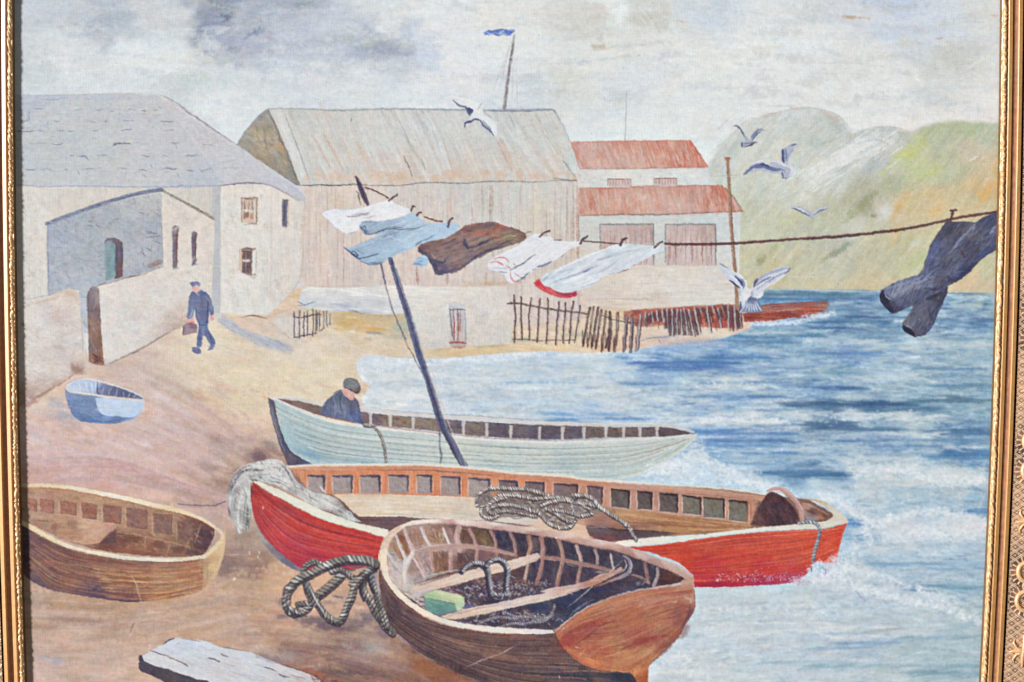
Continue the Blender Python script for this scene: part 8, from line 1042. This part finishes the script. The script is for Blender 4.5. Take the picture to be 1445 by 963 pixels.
for pts, w, c in [([(298,636),(325,615),(355,602),(365,598)],2.2,(84,80,92)),([(220,675),(260,685),(310,705)],1.8,(96,92,106)),([(300,695),(340,715),(400,740),(450,768)],1.5,(130,104,100)),([(415,745),(450,768)],1.8,(84,76,84)),([(565,720),(600,722),(640,740)],1.8,(88,84,96)),([(645,690),(660,700),(690,710)],1.8,(96,94,104)),([(640,738),(700,760),(740,770)],1.2,(196,166,150)),([(900,770),(940,780),(980,800)],1.8,(100,96,104)),([(990,815),(1020,828),(1060,836)],1.8,(84,78,84)),([(1060,820),(1110,832),(1150,845)],1.4,(160,120,104)),([(695,795),(740,810),(800,830)],1.4,(196,166,140)),([(540,665),(600,670)],1.2,(196,170,160)),([(400,600),(480,610),(530,618)],1.3,(150,124,110)),([(850,750),(900,770)],1.1,(170,150,146)),([(1000,750),(1100,785),(1200,815)],1.6,(110,90,92)),([(640,650),(700,660),(800,680)],1.4,(130,134,150)),([(375,640),(400,625)],1.6,(196,150,140))]: L(X7(pts), w, c, .8, .4)
use(BEACH); blob(385,930,26,5,.2,(140,130,140),.6); blob(445,950,16,5,.4,(170,110,90),.6)
HA(pm(X7([(1180,820),(1350,860),(1300,880),(1180,850)]), w=0) if False else pm(X7([(1180,810),(1400,863),(1200,863)]), w=0), 40, 9, 1.4, .6, [(130,90,80),(186,126,104),(96,80,84)], .5, .4)
# ---------------------------------------------------------------- ageing of the paint film, canvas grain
def finish():
    global C, HT, ID
    yy, xx = np.mgrid[0:CH, 0:CW].astype(np.float32)
    # ragged paint edges: sample through a fine ripple
    dx = vn(xx / 3.1, yy / 3.1, 51) * .55 + vn(xx / 1.4, yy / 1.4, 53) * .3; dy = vn(xx / 3.1, yy / 3.1, 52) * .55 + vn(xx / 1.4, yy / 1.4, 54) * .3
    sx = np.clip(xx + dx, 0, CW - 2); sy = np.clip(yy + dy, 0, CH - 2)
    ix = sx.astype(int); iy = sy.astype(int); fx = (sx - ix)[..., None]; fy = (sy - iy)[..., None]
    C = (C[iy, ix] * (1 - fx) + C[iy, ix + 1] * fx) * (1 - fy) + (C[iy + 1, ix] * (1 - fx) + C[iy + 1, ix + 1] * fx) * fy
    HT = HT[iy, ix]; ID = ID[np.round(sy).astype(int), np.round(sx).astype(int)]
    # tonal depth of the dried paint: thick and thin passages, crisp edges
    C = C + (C - np.stack([blur(C[..., i], 13) for i in range(3)], -1)) * .2 + (C - np.stack([blur(C[..., i], 1) for i in range(3)], -1)) * .48
    lum = C @ np.array([.3, .59, .11], np.float32)
    nl = np.interp(lum, [0, 55, 100, 140, 180, 208, 235, 255],[0, 46, 92, 138, 184, 214, 242, 252]).astype(np.float32)
    C = C + (nl - lum)[..., None] * .9
    lum = C @ np.array([.3, .59, .11], np.float32)
    # muted, slightly cool old pigment
    C = C + (lum[..., None] - C) * (SAT + .07 * np.clip((lum - 150) / 50, 0, 1))[..., None] + np.array([-1, .5, 1.0], np.float32)
    C = C + np.clip((165 - lum) / 60, 0, 1)[..., None] * np.array([3, -1.5, 1], np.float32)
    C = C + (np.clip((lum - 165) / 25, 0, 1) * np.clip((C[..., 0] - C[..., 2]) / 14, 0, 1))[..., None] * np.array([3, -1, 3], np.float32)
    # thread weave and broken pigment
    g = vn(xx / 5, yy / 1.15, 61) * .5 + vn(xx / 1.15, yy / 5, 62) * .5 + vn(xx / 1.2, yy / 1.2, 63) * .45 + an(xx, yy, 3.4, 2.6, 0, 64, 2) * .5
    g2 = an(xx, yy, 9, 6, .3, 65, 3)
    amp = 5.0 + (1 - np.abs(lum / 255 - .55) * 1.2) * 5.0
    C = C + (g * amp + g2 * 3.4 + an(xx, yy, 6, 1.6, 0, 68, 2) * 2.6)[..., None]
    C = C + np.stack([vn(xx / 1.9, yy / 1.7, 70 + i) * 4.5 + vn(xx / 4.2, yy / 3.2, 75 + i) * 3.6 for i in range(3)], -1) * np.interp(lum, [0, 120, 200, 255],[1, 1.3, .8, .4])[..., None]
    C = C + (vn(xx / 2.6, yy / 2.6, 66) * 1.6)[..., None] * np.array([1, 0, -1], np.float32) + (an(xx, yy, 26, 18, 0, 67, 2) * 1.6)[..., None] * np.array([.9, .1, -.9], np.float32)
    # tiny chips and specks
    r = np.random.default_rng(5)
    for _ in range(900):
        x, y = r.integers(2, CW - 3), r.integers(2, CH - 3)
        c = (238, 238, 238) if r.random() < .45 else (96, 88, 86); a = .2 + .45 * r.random()
        C[y, x] += (np.array(c) - C[y, x]) * a; C[y, x + 1] += (np.array(c) - C[y, x + 1]) * a * .5
    hf = (lum - blur(lum, 3)) / 40
    HT = np.clip(HT * .8 + np.clip(hf, -1, 1) * .6 + g * .12, -1.2, 1.2)
    C = np.clip(C, 0, 255).astype(np.float32)
SAT = .0
finish()
KEY, FILL = 11000.0, 34.0
# ================================================================ Blender scene
import bpy, bmesh
from mathutils import Matrix, Vector
scn = bpy.context.scene; COL = scn.collection
PX = 0.0007; FPX = 2007.0; DIST = FPX * PX; TH = math.radians(4.2); RO = math.radians(.42); ZC = 1.5
cam_loc = np.array([0, -DIST * math.cos(TH), ZC + DIST * math.sin(TH)])
fw = np.array([0, math.cos(TH), -math.sin(TH)]); r0 = np.array([1., 0, 0]); u0 = np.array([0, math.sin(TH), math.cos(TH)])
rt = r0 * math.cos(RO) + u0 * math.sin(RO); up = -r0 * math.sin(RO) + u0 * math.cos(RO)
def plane(x, y):
    """photo pixel -> point of the picture plane (X, Z)"""
    x = np.asarray(x, float) - 722.5; y = 481.5 - np.asarray(y, float)
    d = rt * x[..., None] + up * y[..., None] + fw * FPX
    t = -cam_loc[1] / d[..., 1]
    return np.stack([cam_loc[0] + d[..., 0] * t, cam_loc[2] + d[..., 2] * t], -1)
qL = np.polyfit([0, 240, 480, 700, 963], [20.5, 22.5, 25.5, 30, 38.5], 2); qR = np.polyfit([0, 250, 480, 700, 963], [1410.8, 1408, 1401.6, 1393.6, 1381.2], 2)
xL = lambda y: np.polyval(qL, y); xR = lambda y: np.polyval(qR, y)
YT, YB = -44.0, 1012.0

def srgb(c):
    c = np.asarray(c, float) / 255
    return np.where(c <= .04045, c / 12.92, ((c + .055) / 1.055) ** 2.4)
def mat(name, rough=.6, spec=.3, metal=0., attr=None, col=(.5, .5, .5), bump=None, var=.0, vscale=60):
    m = bpy.data.materials.new(name); m.use_nodes = True; nt = m.node_tree; b = nt.nodes['Principled BSDF']
    b.inputs['Roughness'].default_value = rough; b.inputs['Specular IOR Level'].default_value = spec; b.inputs['Metallic'].default_value = metal
    tc = nt.nodes.new('ShaderNodeTexCoord')
    if attr:
        a = nt.nodes.new('ShaderNodeAttribute'); a.attribute_name = attr; src = a.outputs['Color']
    else:
        a = nt.nodes.new('ShaderNodeRGB'); a.outputs[0].default_value = (*col, 1); src = a.outputs[0]
    if var:
        n = nt.nodes.new('ShaderNodeTexNoise'); n.inputs['Scale'].default_value = vscale; n.inputs['Detail'].default_value = 6
        r = nt.nodes.new('ShaderNodeMapRange'); r.inputs['From Min'].default_value = .3; r.inputs['From Max'].default_value = .7
        r.inputs['To Min'].default_value = 1 - var; r.inputs['To Max'].default_value = 1 + var
        nt.links.new(tc.outputs['Object'], n.inputs['Vector']); nt.links.new(n.outputs['Fac'], r.inputs['Value'])
        v = nt.nodes.new('ShaderNodeVectorMath'); v.operation = 'SCALE'
        nt.links.new(src, v.inputs[0]); nt.links.new(r.outputs['Result'], v.inputs['Scale']); src = v.outputs['Vector']
    nt.links.new(src, b.inputs['Base Color'])
    if bump:
        kind, sc, st = bump
        bp = nt.nodes.new('ShaderNodeBump'); bp.inputs['Strength'].default_value = st; bp.inputs['Distance'].default_value = .0003
        if kind == 'weave':
            ws = []
            for d in ('X', 'Z'):
                w = nt.nodes.new('ShaderNodeTexWave'); w.bands_direction = d; w.inputs['Scale'].default_value = sc; w.inputs['Distortion'].default_value = 5.0; w.inputs['Detail'].default_value = 2
                w.inputs['Detail Scale'].default_value = 2.0
                nt.links.new(tc.outputs['Object'], w.inputs['Vector']); ws.append(w)
            ad = nt.nodes.new('ShaderNodeMath'); ad.operation = 'MULTIPLY'; nt.links.new(ws[0].outputs['Fac'], ad.inputs[0]); nt.links.new(ws[1].outputs['Fac'], ad.inputs[1])
            n = nt.nodes.new('ShaderNodeTexNoise'); n.inputs['Scale'].default_value = 700; n.inputs['Detail'].default_value = 3; nt.links.new(tc.outputs['Object'], n.inputs['Vector'])
            a2 = nt.nodes.new('ShaderNodeMath'); a2.operation = 'ADD'; nt.links.new(ad.outputs[0], a2.inputs[0]); nt.links.new(n.outputs['Fac'], a2.inputs[1])
            nt.links.new(a2.outputs[0], bp.inputs['Height'])
        else:
            n = nt.nodes.new('ShaderNodeTexNoise'); n.inputs['Scale'].default_value = sc; n.inputs['Detail'].default_value = 5
            nt.links.new(tc.outputs['Object'], n.inputs['Vector']); nt.links.new(n.outputs['Fac'], bp.inputs['Height'])
        nt.links.new(bp.outputs['Normal'], b.inputs['Normal'])
    return m
def obj(name, verts, faces, m, parent=None, label=None, cols=None, smooth=True):
    verts = np.asarray(verts, np.float64); faces = np.asarray(faces, np.int32)
    c = (verts.min(0) + verts.max(0)) / 2; base = c.copy()
    me = bpy.data.meshes.new(name); nv, nf, k = len(verts), len(faces), faces.shape[1]
    me.vertices.add(nv); me.vertices.foreach_set('co', (verts - c).astype(np.float32).ravel())
    me.loops.add(nf * k); me.loops.foreach_set('vertex_index', faces.ravel())
    me.polygons.add(nf); me.polygons.foreach_set('loop_start', np.arange(0, nf * k, k, dtype=np.int32))
    try: me.polygons.foreach_set('loop_total', np.full(nf, k, np.int32))
    except Exception: pass
    me.polygons.foreach_set('use_smooth', np.full(nf, smooth, bool))
    if cols is not None:
        at = me.color_attributes.new('Col', 'FLOAT_COLOR', 'POINT')
        at.data.foreach_set('color', np.c_[cols, np.ones(len(cols))].astype(np.float32).ravel())
    me.update(calc_edges=True); me.validate()
    me.materials.append(m)
    o = bpy.data.objects.new(name, me); COL.objects.link(o)
    o.location = Vector(base)
    if parent is not None:
        o.parent = parent; o.location = Vector(base - WORLD[parent.name])
    WORLD[o.name] = base
    if label: o['label'] = label
    return o
WORLD = {}
root = bpy.data.objects.new('framed_painting', None); COL.objects.link(root)
rb = np.array([0, 0, float(plane(722, 1130)[1])]); root.location = Vector(rb); WORLD[root.name] = rb
root['label'] = 'old harbour scene in oils with beached boats and washing line, in an ornate gilt frame'; root['category'] = 'framed painting'
root.empty_display_size = .1

# ---------------------------------------------------------------- canvas: one sheet cut along the painted outlines
ALB = .83                                       # pigment albedo of display white
PAINT = mat('oil_paint', rough=.58, spec=.28, attr='Col', bump=('weave', 118.0, .22))
GY = np.arange(YT - 8, YB + 8, 1.12); NXG = 1256
T = np.linspace(0, 1, NXG)[None, :]
gy = np.repeat(GY[:, None], NXG, 1); gx = (xL(gy) - 4) * (1 - T) + (xR(gy) + 4) * T
PXZ = plane(gx, gy)
fx = np.clip(gx - X0 - .5, 0, CW - 2.01); fy = np.clip(gy - Y0 - .5, 0, CH - 2.01); ix = fx.astype(int); iy = fy.astype(int); ax = (fx - ix)[..., None]; ay = (fy - iy)[..., None]
def samp(A):
    A = A.reshape(CH, CW, -1)
    return (A[iy, ix] * (1 - ax) + A[iy, ix + 1] * ax) * (1 - ay) + (A[iy + 1, ix] * (1 - ax) + A[iy + 1, ix + 1] * ax) * ay
gc = srgb(samp(C)) * ALB; gh = samp(HT)[..., 0]
NR, NC = gx.shape
V = np.stack([PXZ[..., 0], -gh * PX * .055, PXZ[..., 1]], -1).reshape(-1, 3); VC = gc.reshape(-1, 3)
fidc = ID[np.clip(np.round((gy[:-1, :-1] + gy[1:, 1:]) / 2 - Y0 - .5).astype(int), 0, CH - 1), np.clip(np.round((gx[:-1, :-1] + gx[1:, 1:]) / 2 - X0 - .5).astype(int), 0, CW - 1)]
n00 = (np.arange(NR - 1)[:, None] * NC + np.arange(NC - 1)[None, :])
FC = np.stack([n00, n00 + NC, n00 + NC + 1, n00 + 1], -1).reshape(-1, 4); fid = fidc.ravel()
cnt = np.bincount(fid, minlength=len(NODES))
for i, (nm, lb, pr) in enumerate(NODES):        # crumbs of a few faces go to their parent
    if pr is not None and 0 < cnt[i] < 8: fid[fid == i] = pr
cnt = np.bincount(fid, minlength=len(NODES))
for i, (nm, lb, pr) in enumerate(NODES):        # a part whose own paint is wholly covered takes over its largest sub-part
    if pr is None and cnt[i] < 8:
        kids = [j for j, q in enumerate(NODES) if q[2] == i and cnt[j] > 0]
        if kids:
            j = max(kids, key=lambda q: cnt[q]); fid[fid == j] = i; cnt[i] += cnt[j]; cnt[j] = 0
order = np.argsort(fid, kind='stable'); sf = fid[order]; st = np.searchsorted(sf, np.arange(len(NODES))); en = np.searchsorted(sf, np.arange(len(NODES)), side='right')
OBJ = {}
remap = np.full(len(V), -1, np.int64)
for i, (nm, lb, pr) in enumerate(NODES):
    if en[i] - st[i] < 1: continue
    f = FC[order[st[i]:en[i]]]; u = np.unique(f); remap[u] = np.arange(len(u))
    par = root if pr is None else OBJ.get(pr, root)
    OBJ[i] = obj(nm, V[u], remap[f], PAINT, par, lb, VC[u])

# ---------------------------------------------------------------- frame
gilt = mat('gilt', rough=.42, spec=.5, metal=.1, col=tuple(srgb((226, 170, 100)) * .9), var=.12, vscale=220, bump=('noise', 900, .35))
gilt.node_tree.nodes['Principled BSDF'].inputs['Coat Weight'].default_value = 1.0; gilt.node_tree.nodes['Principled BSDF'].inputs['Coat Roughness'].default_value = .38
gilt_bright = mat('burnished_gilt', rough=.34, spec=.6, metal=.2, col=tuple(srgb((242, 196, 144)) * .95), var=.18, vscale=400, bump=('noise', 1200, .4))
brown = mat('bole_brown', rough=.6, spec=.3, col=tuple(srgb((176, 128, 104)) * .8), var=.25, vscale=160, bump=('noise', 800, .4))
greyish = mat('grey_recess', rough=.6, spec=.3, col=tuple(srgb((190, 168, 160)) * .8), var=.3, vscale=160, bump=('noise', 800, .4))
sight = mat('sight_edge_brown', rough=.5, spec=.3, col=tuple(srgb((150, 112, 66)) * .6), var=.2, vscale=160)
dark = mat('groove_shade', rough=.8, spec=.1, col=(.012, .008, .008))  # near-black colour stands in for the shade down in the grooves
carved = mat('patinated_carving', rough=.45, spec=.5, metal=.2, attr='Col', var=.1, vscale=500)
wood = mat('frame_back_wood', rough=.8, spec=.1, col=(.2, .13, .08), var=.2, vscale=20)
plaster = mat('plain_wall_paint', rough=.9, spec=.1, col=(.42, .41, .39), var=.03, vscale=3)
NP = 240
yy_ = np.linspace(YT, YB, NP)
cTL, cTR, cBL, cBR = (xL(YT), YT), (xR(YT), YT), (xL(YB), YB), (xR(YB), YB)
def seg(a, b): t = np.linspace(0, 1, NP); return plane(a[0] + (b[0] - a[0]) * t, a[1] + (b[1] - a[1]) * t)
SIDES = {'left': plane(xL(yy_), yy_), 'right': plane(xR(yy_[::-1]), yy_[::-1]), 'top': seg(cTR, cTL), 'bottom': seg(cBL, cBR)}
# running direction: outward is on the right-hand side of travel seen from the front
class Path:
    def __init__(s, p):
        s.p = p; s.d = np.r_[0, np.cumsum(np.hypot(*(p[1:] - p[:-1]).T))]; s.L = s.d[-1] / PX
    def at(s, a):
        a = np.asarray(a, float) * PX; p, d = s.p, s.d
        i = np.clip(np.searchsorted(d, a) - 1, 0, len(p) - 2)
        t = (a - d[i]) / (d[i + 1] - d[i]); q = p[i] + (p[i + 1] - p[i]) * t[..., None]
        k = 12; tg = p[np.clip(i + k, 0, len(p) - 1)] - p[np.clip(i - k, 0, len(p) - 1)]; tg = tg / np.hypot(tg[..., 0], tg[..., 1])[..., None]
        return q, tg
    def pos(s, u, o, h):
        """u 0..1 along the mitred length, o outward, h towards the viewer (photo pixels)"""
        o = np.asarray(o, float); q, tg = s.at(-o + (s.L + 2 * o) * np.asarray(u, float))
        n = np.stack([tg[..., 1], -tg[..., 0]], -1) * s.sg
        w = q + n * (o * PX)[..., None]
        return np.stack([w[..., 0], -np.asarray(h, float) * PX + 0 * w[..., 0], w[..., 1]], -1)
for k in list(SIDES):
    P_ = Path(SIDES[k]); P_.sg = 1
    q, tg = P_.at(np.array([P_.L / 2])); n = np.array([tg[0][1], -tg[0][0]])
    if n @ (q[0] - np.array([0, ZC])) < 0: P_.sg = -1
    SIDES[k] = P_
def gridf(nr, nc): a = (np.arange(nr - 1)[:, None] * nc + np.arange(nc - 1)[None, :]); return np.stack([a, a + nc, a + nc + 1, a + 1], -1).reshape(-1, 4)
def sweep(name, path, prof, m, parent, nu=120, jit=0., label=None, smooth=False):
    pr = np.array(prof, float); u = np.linspace(0, 1, nu)[:, None]
    o = np.repeat(pr[None, :, 0], nu, 0); h = np.repeat(pr[None, :, 1], nu, 0)
    if jit: a = np.linspace(0, 1000, nu)[:, None]; h = h + vn(a / 7 + o, o * 3, 71) * jit; o = o + vn(a / 9, o, 72) * jit
    v = path.pos(np.repeat(u, len(pr), 1), o, h).reshape(-1, 3)
    return obj(name, v, gridf(nu, len(pr)), m, parent, label, smooth=smooth)
def tube(pts, rad, nseg=8):
    p = np.array(pts, float); n = len(p); tg = np.gradient(p, axis=0); tg /= np.linalg.norm(tg, axis=1)[:, None]
    a = np.array([0, 1., 0]); e1 = np.cross(tg, a); e1 /= np.maximum(1e-9, np.linalg.norm(e1, axis=1))[:, None]; e2 = np.cross(tg, e1)
    th = np.linspace(0, 2 * math.pi, nseg, endpoint=False); r = np.interp(np.linspace(0, 1, n), np.linspace(0, 1, len(rad)), rad)
    v = p[:, None] + (e1[:, None] * np.cos(th)[None, :, None] + e2[:, None] * np.sin(th)[None, :, None]) * r[:, None, None]
    f = [[i * nseg + j, i * nseg + (j + 1) % nseg, (i + 1) * nseg + (j + 1) % nseg, (i + 1) * nseg + j] for i in range(n - 1) for j in range(nseg)]
    return v.reshape(-1, 3), np.array(f)
def merge(parts):
    vs, fs, o = [], [], 0
    for v, f in parts: vs.append(v); fs.append(f + o); o += len(v)
    return np.concatenate(vs), np.concatenate(fs)
PER = 186.5; PO0, PO1, PCEN = 33.0, 84.0, 57.5
def ring_parts():
    t = np.linspace(.5, 2 * math.pi + .1, 40); out = [tube([(math.cos(a) * 12.6, -1.5 - .8 * math.sin(a * 2), math.sin(a) * 13.6) for a in t], [1.6, 3, 3.3, 3.3, 3, 2])]
    out.append(tube([(math.cos(a) * 7.6, 0, math.sin(a) * 8.6) for a in t], [.9, 1.2, 1.2, .9]))
    return out
def leaf_parts():
    out = []
    for s in (-1, 1):
        for e in (-1, 1):
            out.append(tube([(0, -2, 0), (s * 5, -3, e * 3), (s * 10, -3, e * 5), (s * 14, -2, e * 12), (s * 12, -1, e * 17)], [2.6, 2.4, 1.8, 1.5, .6]))
        out.append(tube([(0, -2.5, 0), (s * 8, -3.4, 0), (s * 15, -2.6, 0), (s * 20, -1.4, s * 1.5)], [3, 2.4, 2.2, .8]))
        out.append(tube([(0, -2.5, 0), (s * 1, -3.4, s * 9), (s * .5, -2.6, s * 18), (0, -1.4, s * 24)], [3, 2.6, 1.8, .6]))
    out.append(tube([(0, -1, -2.6), (0, -4.6, 0), (0, -1, 2.6)], [1, 3.2, 1]))
    return out
rv, rf = merge(ring_parts()); lv, lf = merge(leaf_parts())
proto = {}
def ornament(kind, parent, P_, a, o, h):
    q, tg = P_.at(np.array([a])); tg = tg[0]; n = np.array([tg[1], -tg[0]]) * P_.sg; c = q[0] + n * o * PX; w = np.array([c[0], -h * PX, c[1]])
    if kind not in proto:
        vv, ff = (rv, rf) if kind == 'scroll_ornament' else (lv, lf)
        ob = obj(kind, vv * PX, ff, gilt_bright, None); proto[kind] = ob
        cc = (vv.min(0) + vv.max(0)) / 2 * PX; ob['off'] = [float(z) for z in cc]
        ob_ = ob
    else:
        ob_ = proto[kind].copy(); COL.objects.link(ob_)
    off = Vector(proto[kind]['off']) if 'off' in proto[kind] else OFFS[kind]
    OFFS[kind] = off
    if 'off' in ob_: del ob_['off']
    ang = math.atan2(tg[0], tg[1])
    R_ = Matrix.Rotation(ang, 4, 'Y')
    ob_.parent = parent; ob_.location = Vector(w - WORLD[parent.name]) + R_ @ off; ob_.rotation_euler = (0, ang, 0)
OFFS = {}
cen_y0 = {'right': 735.0}
for side, P_ in SIDES.items():
    L_ = P_.L
    # position of the leaf ornaments, so that they stand where the photograph shows them on the right-hand rail
    if side in ('right', 'left'):
        tgt = plane(xR(735.0) if side == 'right' else xL(735.0), 735.0); dd = np.hypot(P_.p[:, 0] - tgt[0], P_.p[:, 1] - tgt[1]); a0 = P_.d[int(dd.argmin())] / PX
    else: a0 = L_ / 2
    body = sweep('frame_rail', P_, [(84, 9), (86, 13), (91, 16), (98, 17), (104, 14), (107, 9), (110, 7), (114, 6), (117, 2), (118, -10), (118, -26), (3, -26), (3, -1), (0, -1)], gilt, root, 90,
                 label={'left': 'left rail of the gilt frame, its bands brightly lit', 'right': 'right rail of the gilt frame with its carved lattice in view', 'top': 'top rail of the gilt frame', 'bottom': 'bottom rail of the gilt frame'}[side])
    sweep('sight_edge', P_, [(0, -1), (0, 7), (.6, 7.9)], sight, body, 200)
    sweep('inner_lip', P_, [(.6, 7.9), (1.4, 8.4), (2.2, 8.2), (3, 7.6)], gilt_bright, body, 400, .25)
    # beaded edging: a run of small uneven twisted beads
    nu = int(L_ * 1.25); r_ = np.random.default_rng(len(side)); a = np.linspace(0, 1, nu) * L_
    edges = [0.]
    while edges[-1] < L_: edges.append(edges[-1] + r_.choice([6, 7, 9, 11, 14, 17]) * (.85 + .3 * r_.random()))
    edges = np.array(edges); k = np.clip(np.searchsorted(edges, a) - 1, 0, len(edges) - 2); fr_ = (a - edges[k]) / (edges[k + 1] - edges[k])
    env = np.clip(np.sin(math.pi * np.clip(fr_, .0, 1)), 0, 1) ** .38
    rad = 1.85 + .95 * env; cen = 4.4 + .45 * np.sin(fr_ * math.pi * 1.0 + k * 1.7) - .5 * (fr_ - .5)
    ph = np.linspace(-.15, math.pi + .15, 11)[None, :]
    tw = 1 + .22 * np.sin(ph * 2.0 + fr_[:, None] * 5.0 + k[:, None])
    o = cen[:, None] - np.cos(ph) * rad[:, None] * tw; h = 7.0 + np.sin(ph) * rad[:, None] * 1.3 * tw
    v = P_.pos(np.repeat((np.linspace(0, 1, nu))[:, None], 11, 1), o, h).reshape(-1, 3)
    obj('beaded_edging', v, gridf(nu, 11), gilt_bright, body)
    sweep('recess', P_, [(2.6, 6.6), (6.4, 5.2), (8.2, 4.9), (9.5, 5.8)], greyish, body, 400, .3)
    sweep('gilt_band', P_, [(9.5, 5.7), (9.8, 9), (10.4, 9.4), (15.6, 7.7), (16, 7), (16.1, 2.5)], gilt, body, 160)
    sweep('shade_strip', P_, [(16.05, 2.6), (18.3, 2.6)], dark, body, 60)  # black strip: the shade behind the band, put into the colour
    sweep('groove', P_, [(18.2, 2.5), (18.4, 4.4), (20.5, 4.2), (23.2, 4.8)], brown, body, 300, .12)
    sweep('gilt_band', P_, [(23.2, 4.6), (23.4, 9.2), (24.0, 9.7), (29.3, 7.8), (29.8, 7), (29.9, 2)], gilt, body, 160)
    sweep('shade_strip', P_, [(29.85, 2.1), (33.2, 2.1)], dark, body, 60)  # same painted shade, between the outer band and the panel
    # carved lattice panel
    st_ = 1.0 if side in ('top', 'bottom') else .75
    na = int((L_ + 2 * PO1) / st_ / (1 if side != 'left' else 1.3)); no = 70 if side == 'right' else 50
    oo = np.linspace(PO0, PO1 + .5, no)[None, :] + np.zeros((na, 1)); uu = np.linspace(0, 1, na)[:, None] + np.zeros((1, no))
    aa = -oo + (L_ + 2 * oo) * uu - a0; vv_ = oo - PCEN
    p1 = aa / 12.3 + vv_ / 17.0; p2 = aa / 12.3 - vv_ / 17.0
    def ridge(p): f = np.abs(p - np.round(p) - 0.0); g = np.abs((p - .5) - np.round(p - .5)); return np.exp(-((g - .1) / .05) ** 2)
    rr = np.maximum(ridge(p1), ridge(p2)); dot = np.exp(-(((p1 - np.round(p1)) ** 2 + (p2 - np.round(p2)) ** 2) / .012))
    b = (aa + PER / 2) % PER - PER / 2; ringc = np.minimum(np.hypot(np.abs(np.abs(b) - PER / 2 + 0) - 21, vv_), 1e9)
    ang = np.arctan2(vv_, np.abs(np.abs(b) - PER / 2) - 21); ray = np.clip(np.cos(ang * 17) * 1.6 - .4, 0, 1) * ((ringc > 16) & (ringc < 22))
    rr = np.where((ringc > 15) & (ringc < 22), ray * .8, rr); dot = np.where(ringc < 22, 0, dot)
    hh = 4 + 3.4 * np.cos(vv_ / 30) + rr * 1.3 + dot * 1.1
    base_tone = np.clip(.55 + .5 * vn(aa / 16, vv_ / 9, 81) + .45 * np.cos(2 * math.pi * b / PER), 0, 1)  # ground tone, patchy and paler around each leaf
    t = np.clip(np.maximum(rr, dot) * 1.1, 0, 1)[..., None]
    base = srgb((92, 66, 62)) * (1 - base_tone[..., None]) + srgb((176, 134, 108)) * base_tone[..., None]
    cc = base * (1 - t) + srgb((244, 212, 172)) * t
    v = P_.pos(uu, oo, hh).reshape(-1, 3)
    obj('carved_panel', v, gridf(na, no), carved, body, cols=cc.reshape(-1, 3))
    n_ = int(L_ / PER) + 2
    for i in range(-n_, n_ + 1):
        for kind, da in (('leaf_ornament', 0), ('scroll_ornament', PER / 2 - 21), ('scroll_ornament', PER / 2 + 21)):
            a = a0 + i * PER + da
            if -PCEN + 26 < a < L_ + PCEN - 26: ornament(kind, body, P_, a, PCEN, 7.5)
# back board and wall
bb = plane(np.array([xL(YT) - 20, xR(YT) + 20, xR(YB) + 20, xL(YB) - 20]), np.array([YT - 20, YT - 20, YB + 20, YB + 20]))
obj('backing_board', [(p[0], .006, p[1]) for p in bb], [[0, 1, 2, 3]], wood, root, smooth=False)
w = obj('wall', [(-3, .03, -.0), (3, .03, -.0), (3, .03, 3), (-3, .03, 3)], [[0, 1, 2, 3]], plaster, smooth=False); w['kind'] = 'structure'

# ---------------------------------------------------------------- light and camera
def area(name, loc, target, size, energy, col):
    l = bpy.data.lights.new(name, 'AREA'); l.shape = 'SQUARE'; l.size = size; l.energy = energy; l.color = col
    o = bpy.data.objects.new(name, l); COL.objects.link(o); o.location = loc
    o.rotation_euler = (Vector(target) - Vector(loc)).to_track_quat('-Z', 'Y').to_euler(); return o
EL = math.radians(38)
area('key_light', (-26 * math.cos(EL), -26 * math.sin(EL), ZC + 4.5), (0, 0, ZC), 3.4, KEY, (.985, .985, 1.0))  # key from the left that throws the frame's shadow; its source is unseen
area('fill_light', (2.2, -4.2, ZC + 1.6), (0, 0, ZC), 3.0, FILL, (1.0, .97, .9))  # added broad fill that sets how deep the frame's shadow is
wd = bpy.data.worlds.new('World'); scn.world = wd; wd.use_nodes = True
bg = wd.node_tree.nodes['Background']; bg.inputs['Color'].default_value = (1, .97, .9, 1); bg.inputs['Strength'].default_value = .09
cd = bpy.data.cameras.new('camera'); cam = bpy.data.objects.new('camera', cd); COL.objects.link(cam)
cd.sensor_width = 36; cd.lens = FPX / 1445 * 36; cd.clip_start = .05; cd.clip_end = 100
M = Matrix(((rt[0], up[0], -fw[0], cam_loc[0]), (rt[1], up[1], -fw[1], cam_loc[1]), (rt[2], up[2], -fw[2], cam_loc[2]), (0, 0, 0, 1)))
cam.matrix_world = M; scn.camera = cam
scn.view_settings.view_transform = 'Standard'; scn.view_settings.look = 'None'; scn.view_settings.exposure = 0; scn.view_settings.gamma = 1
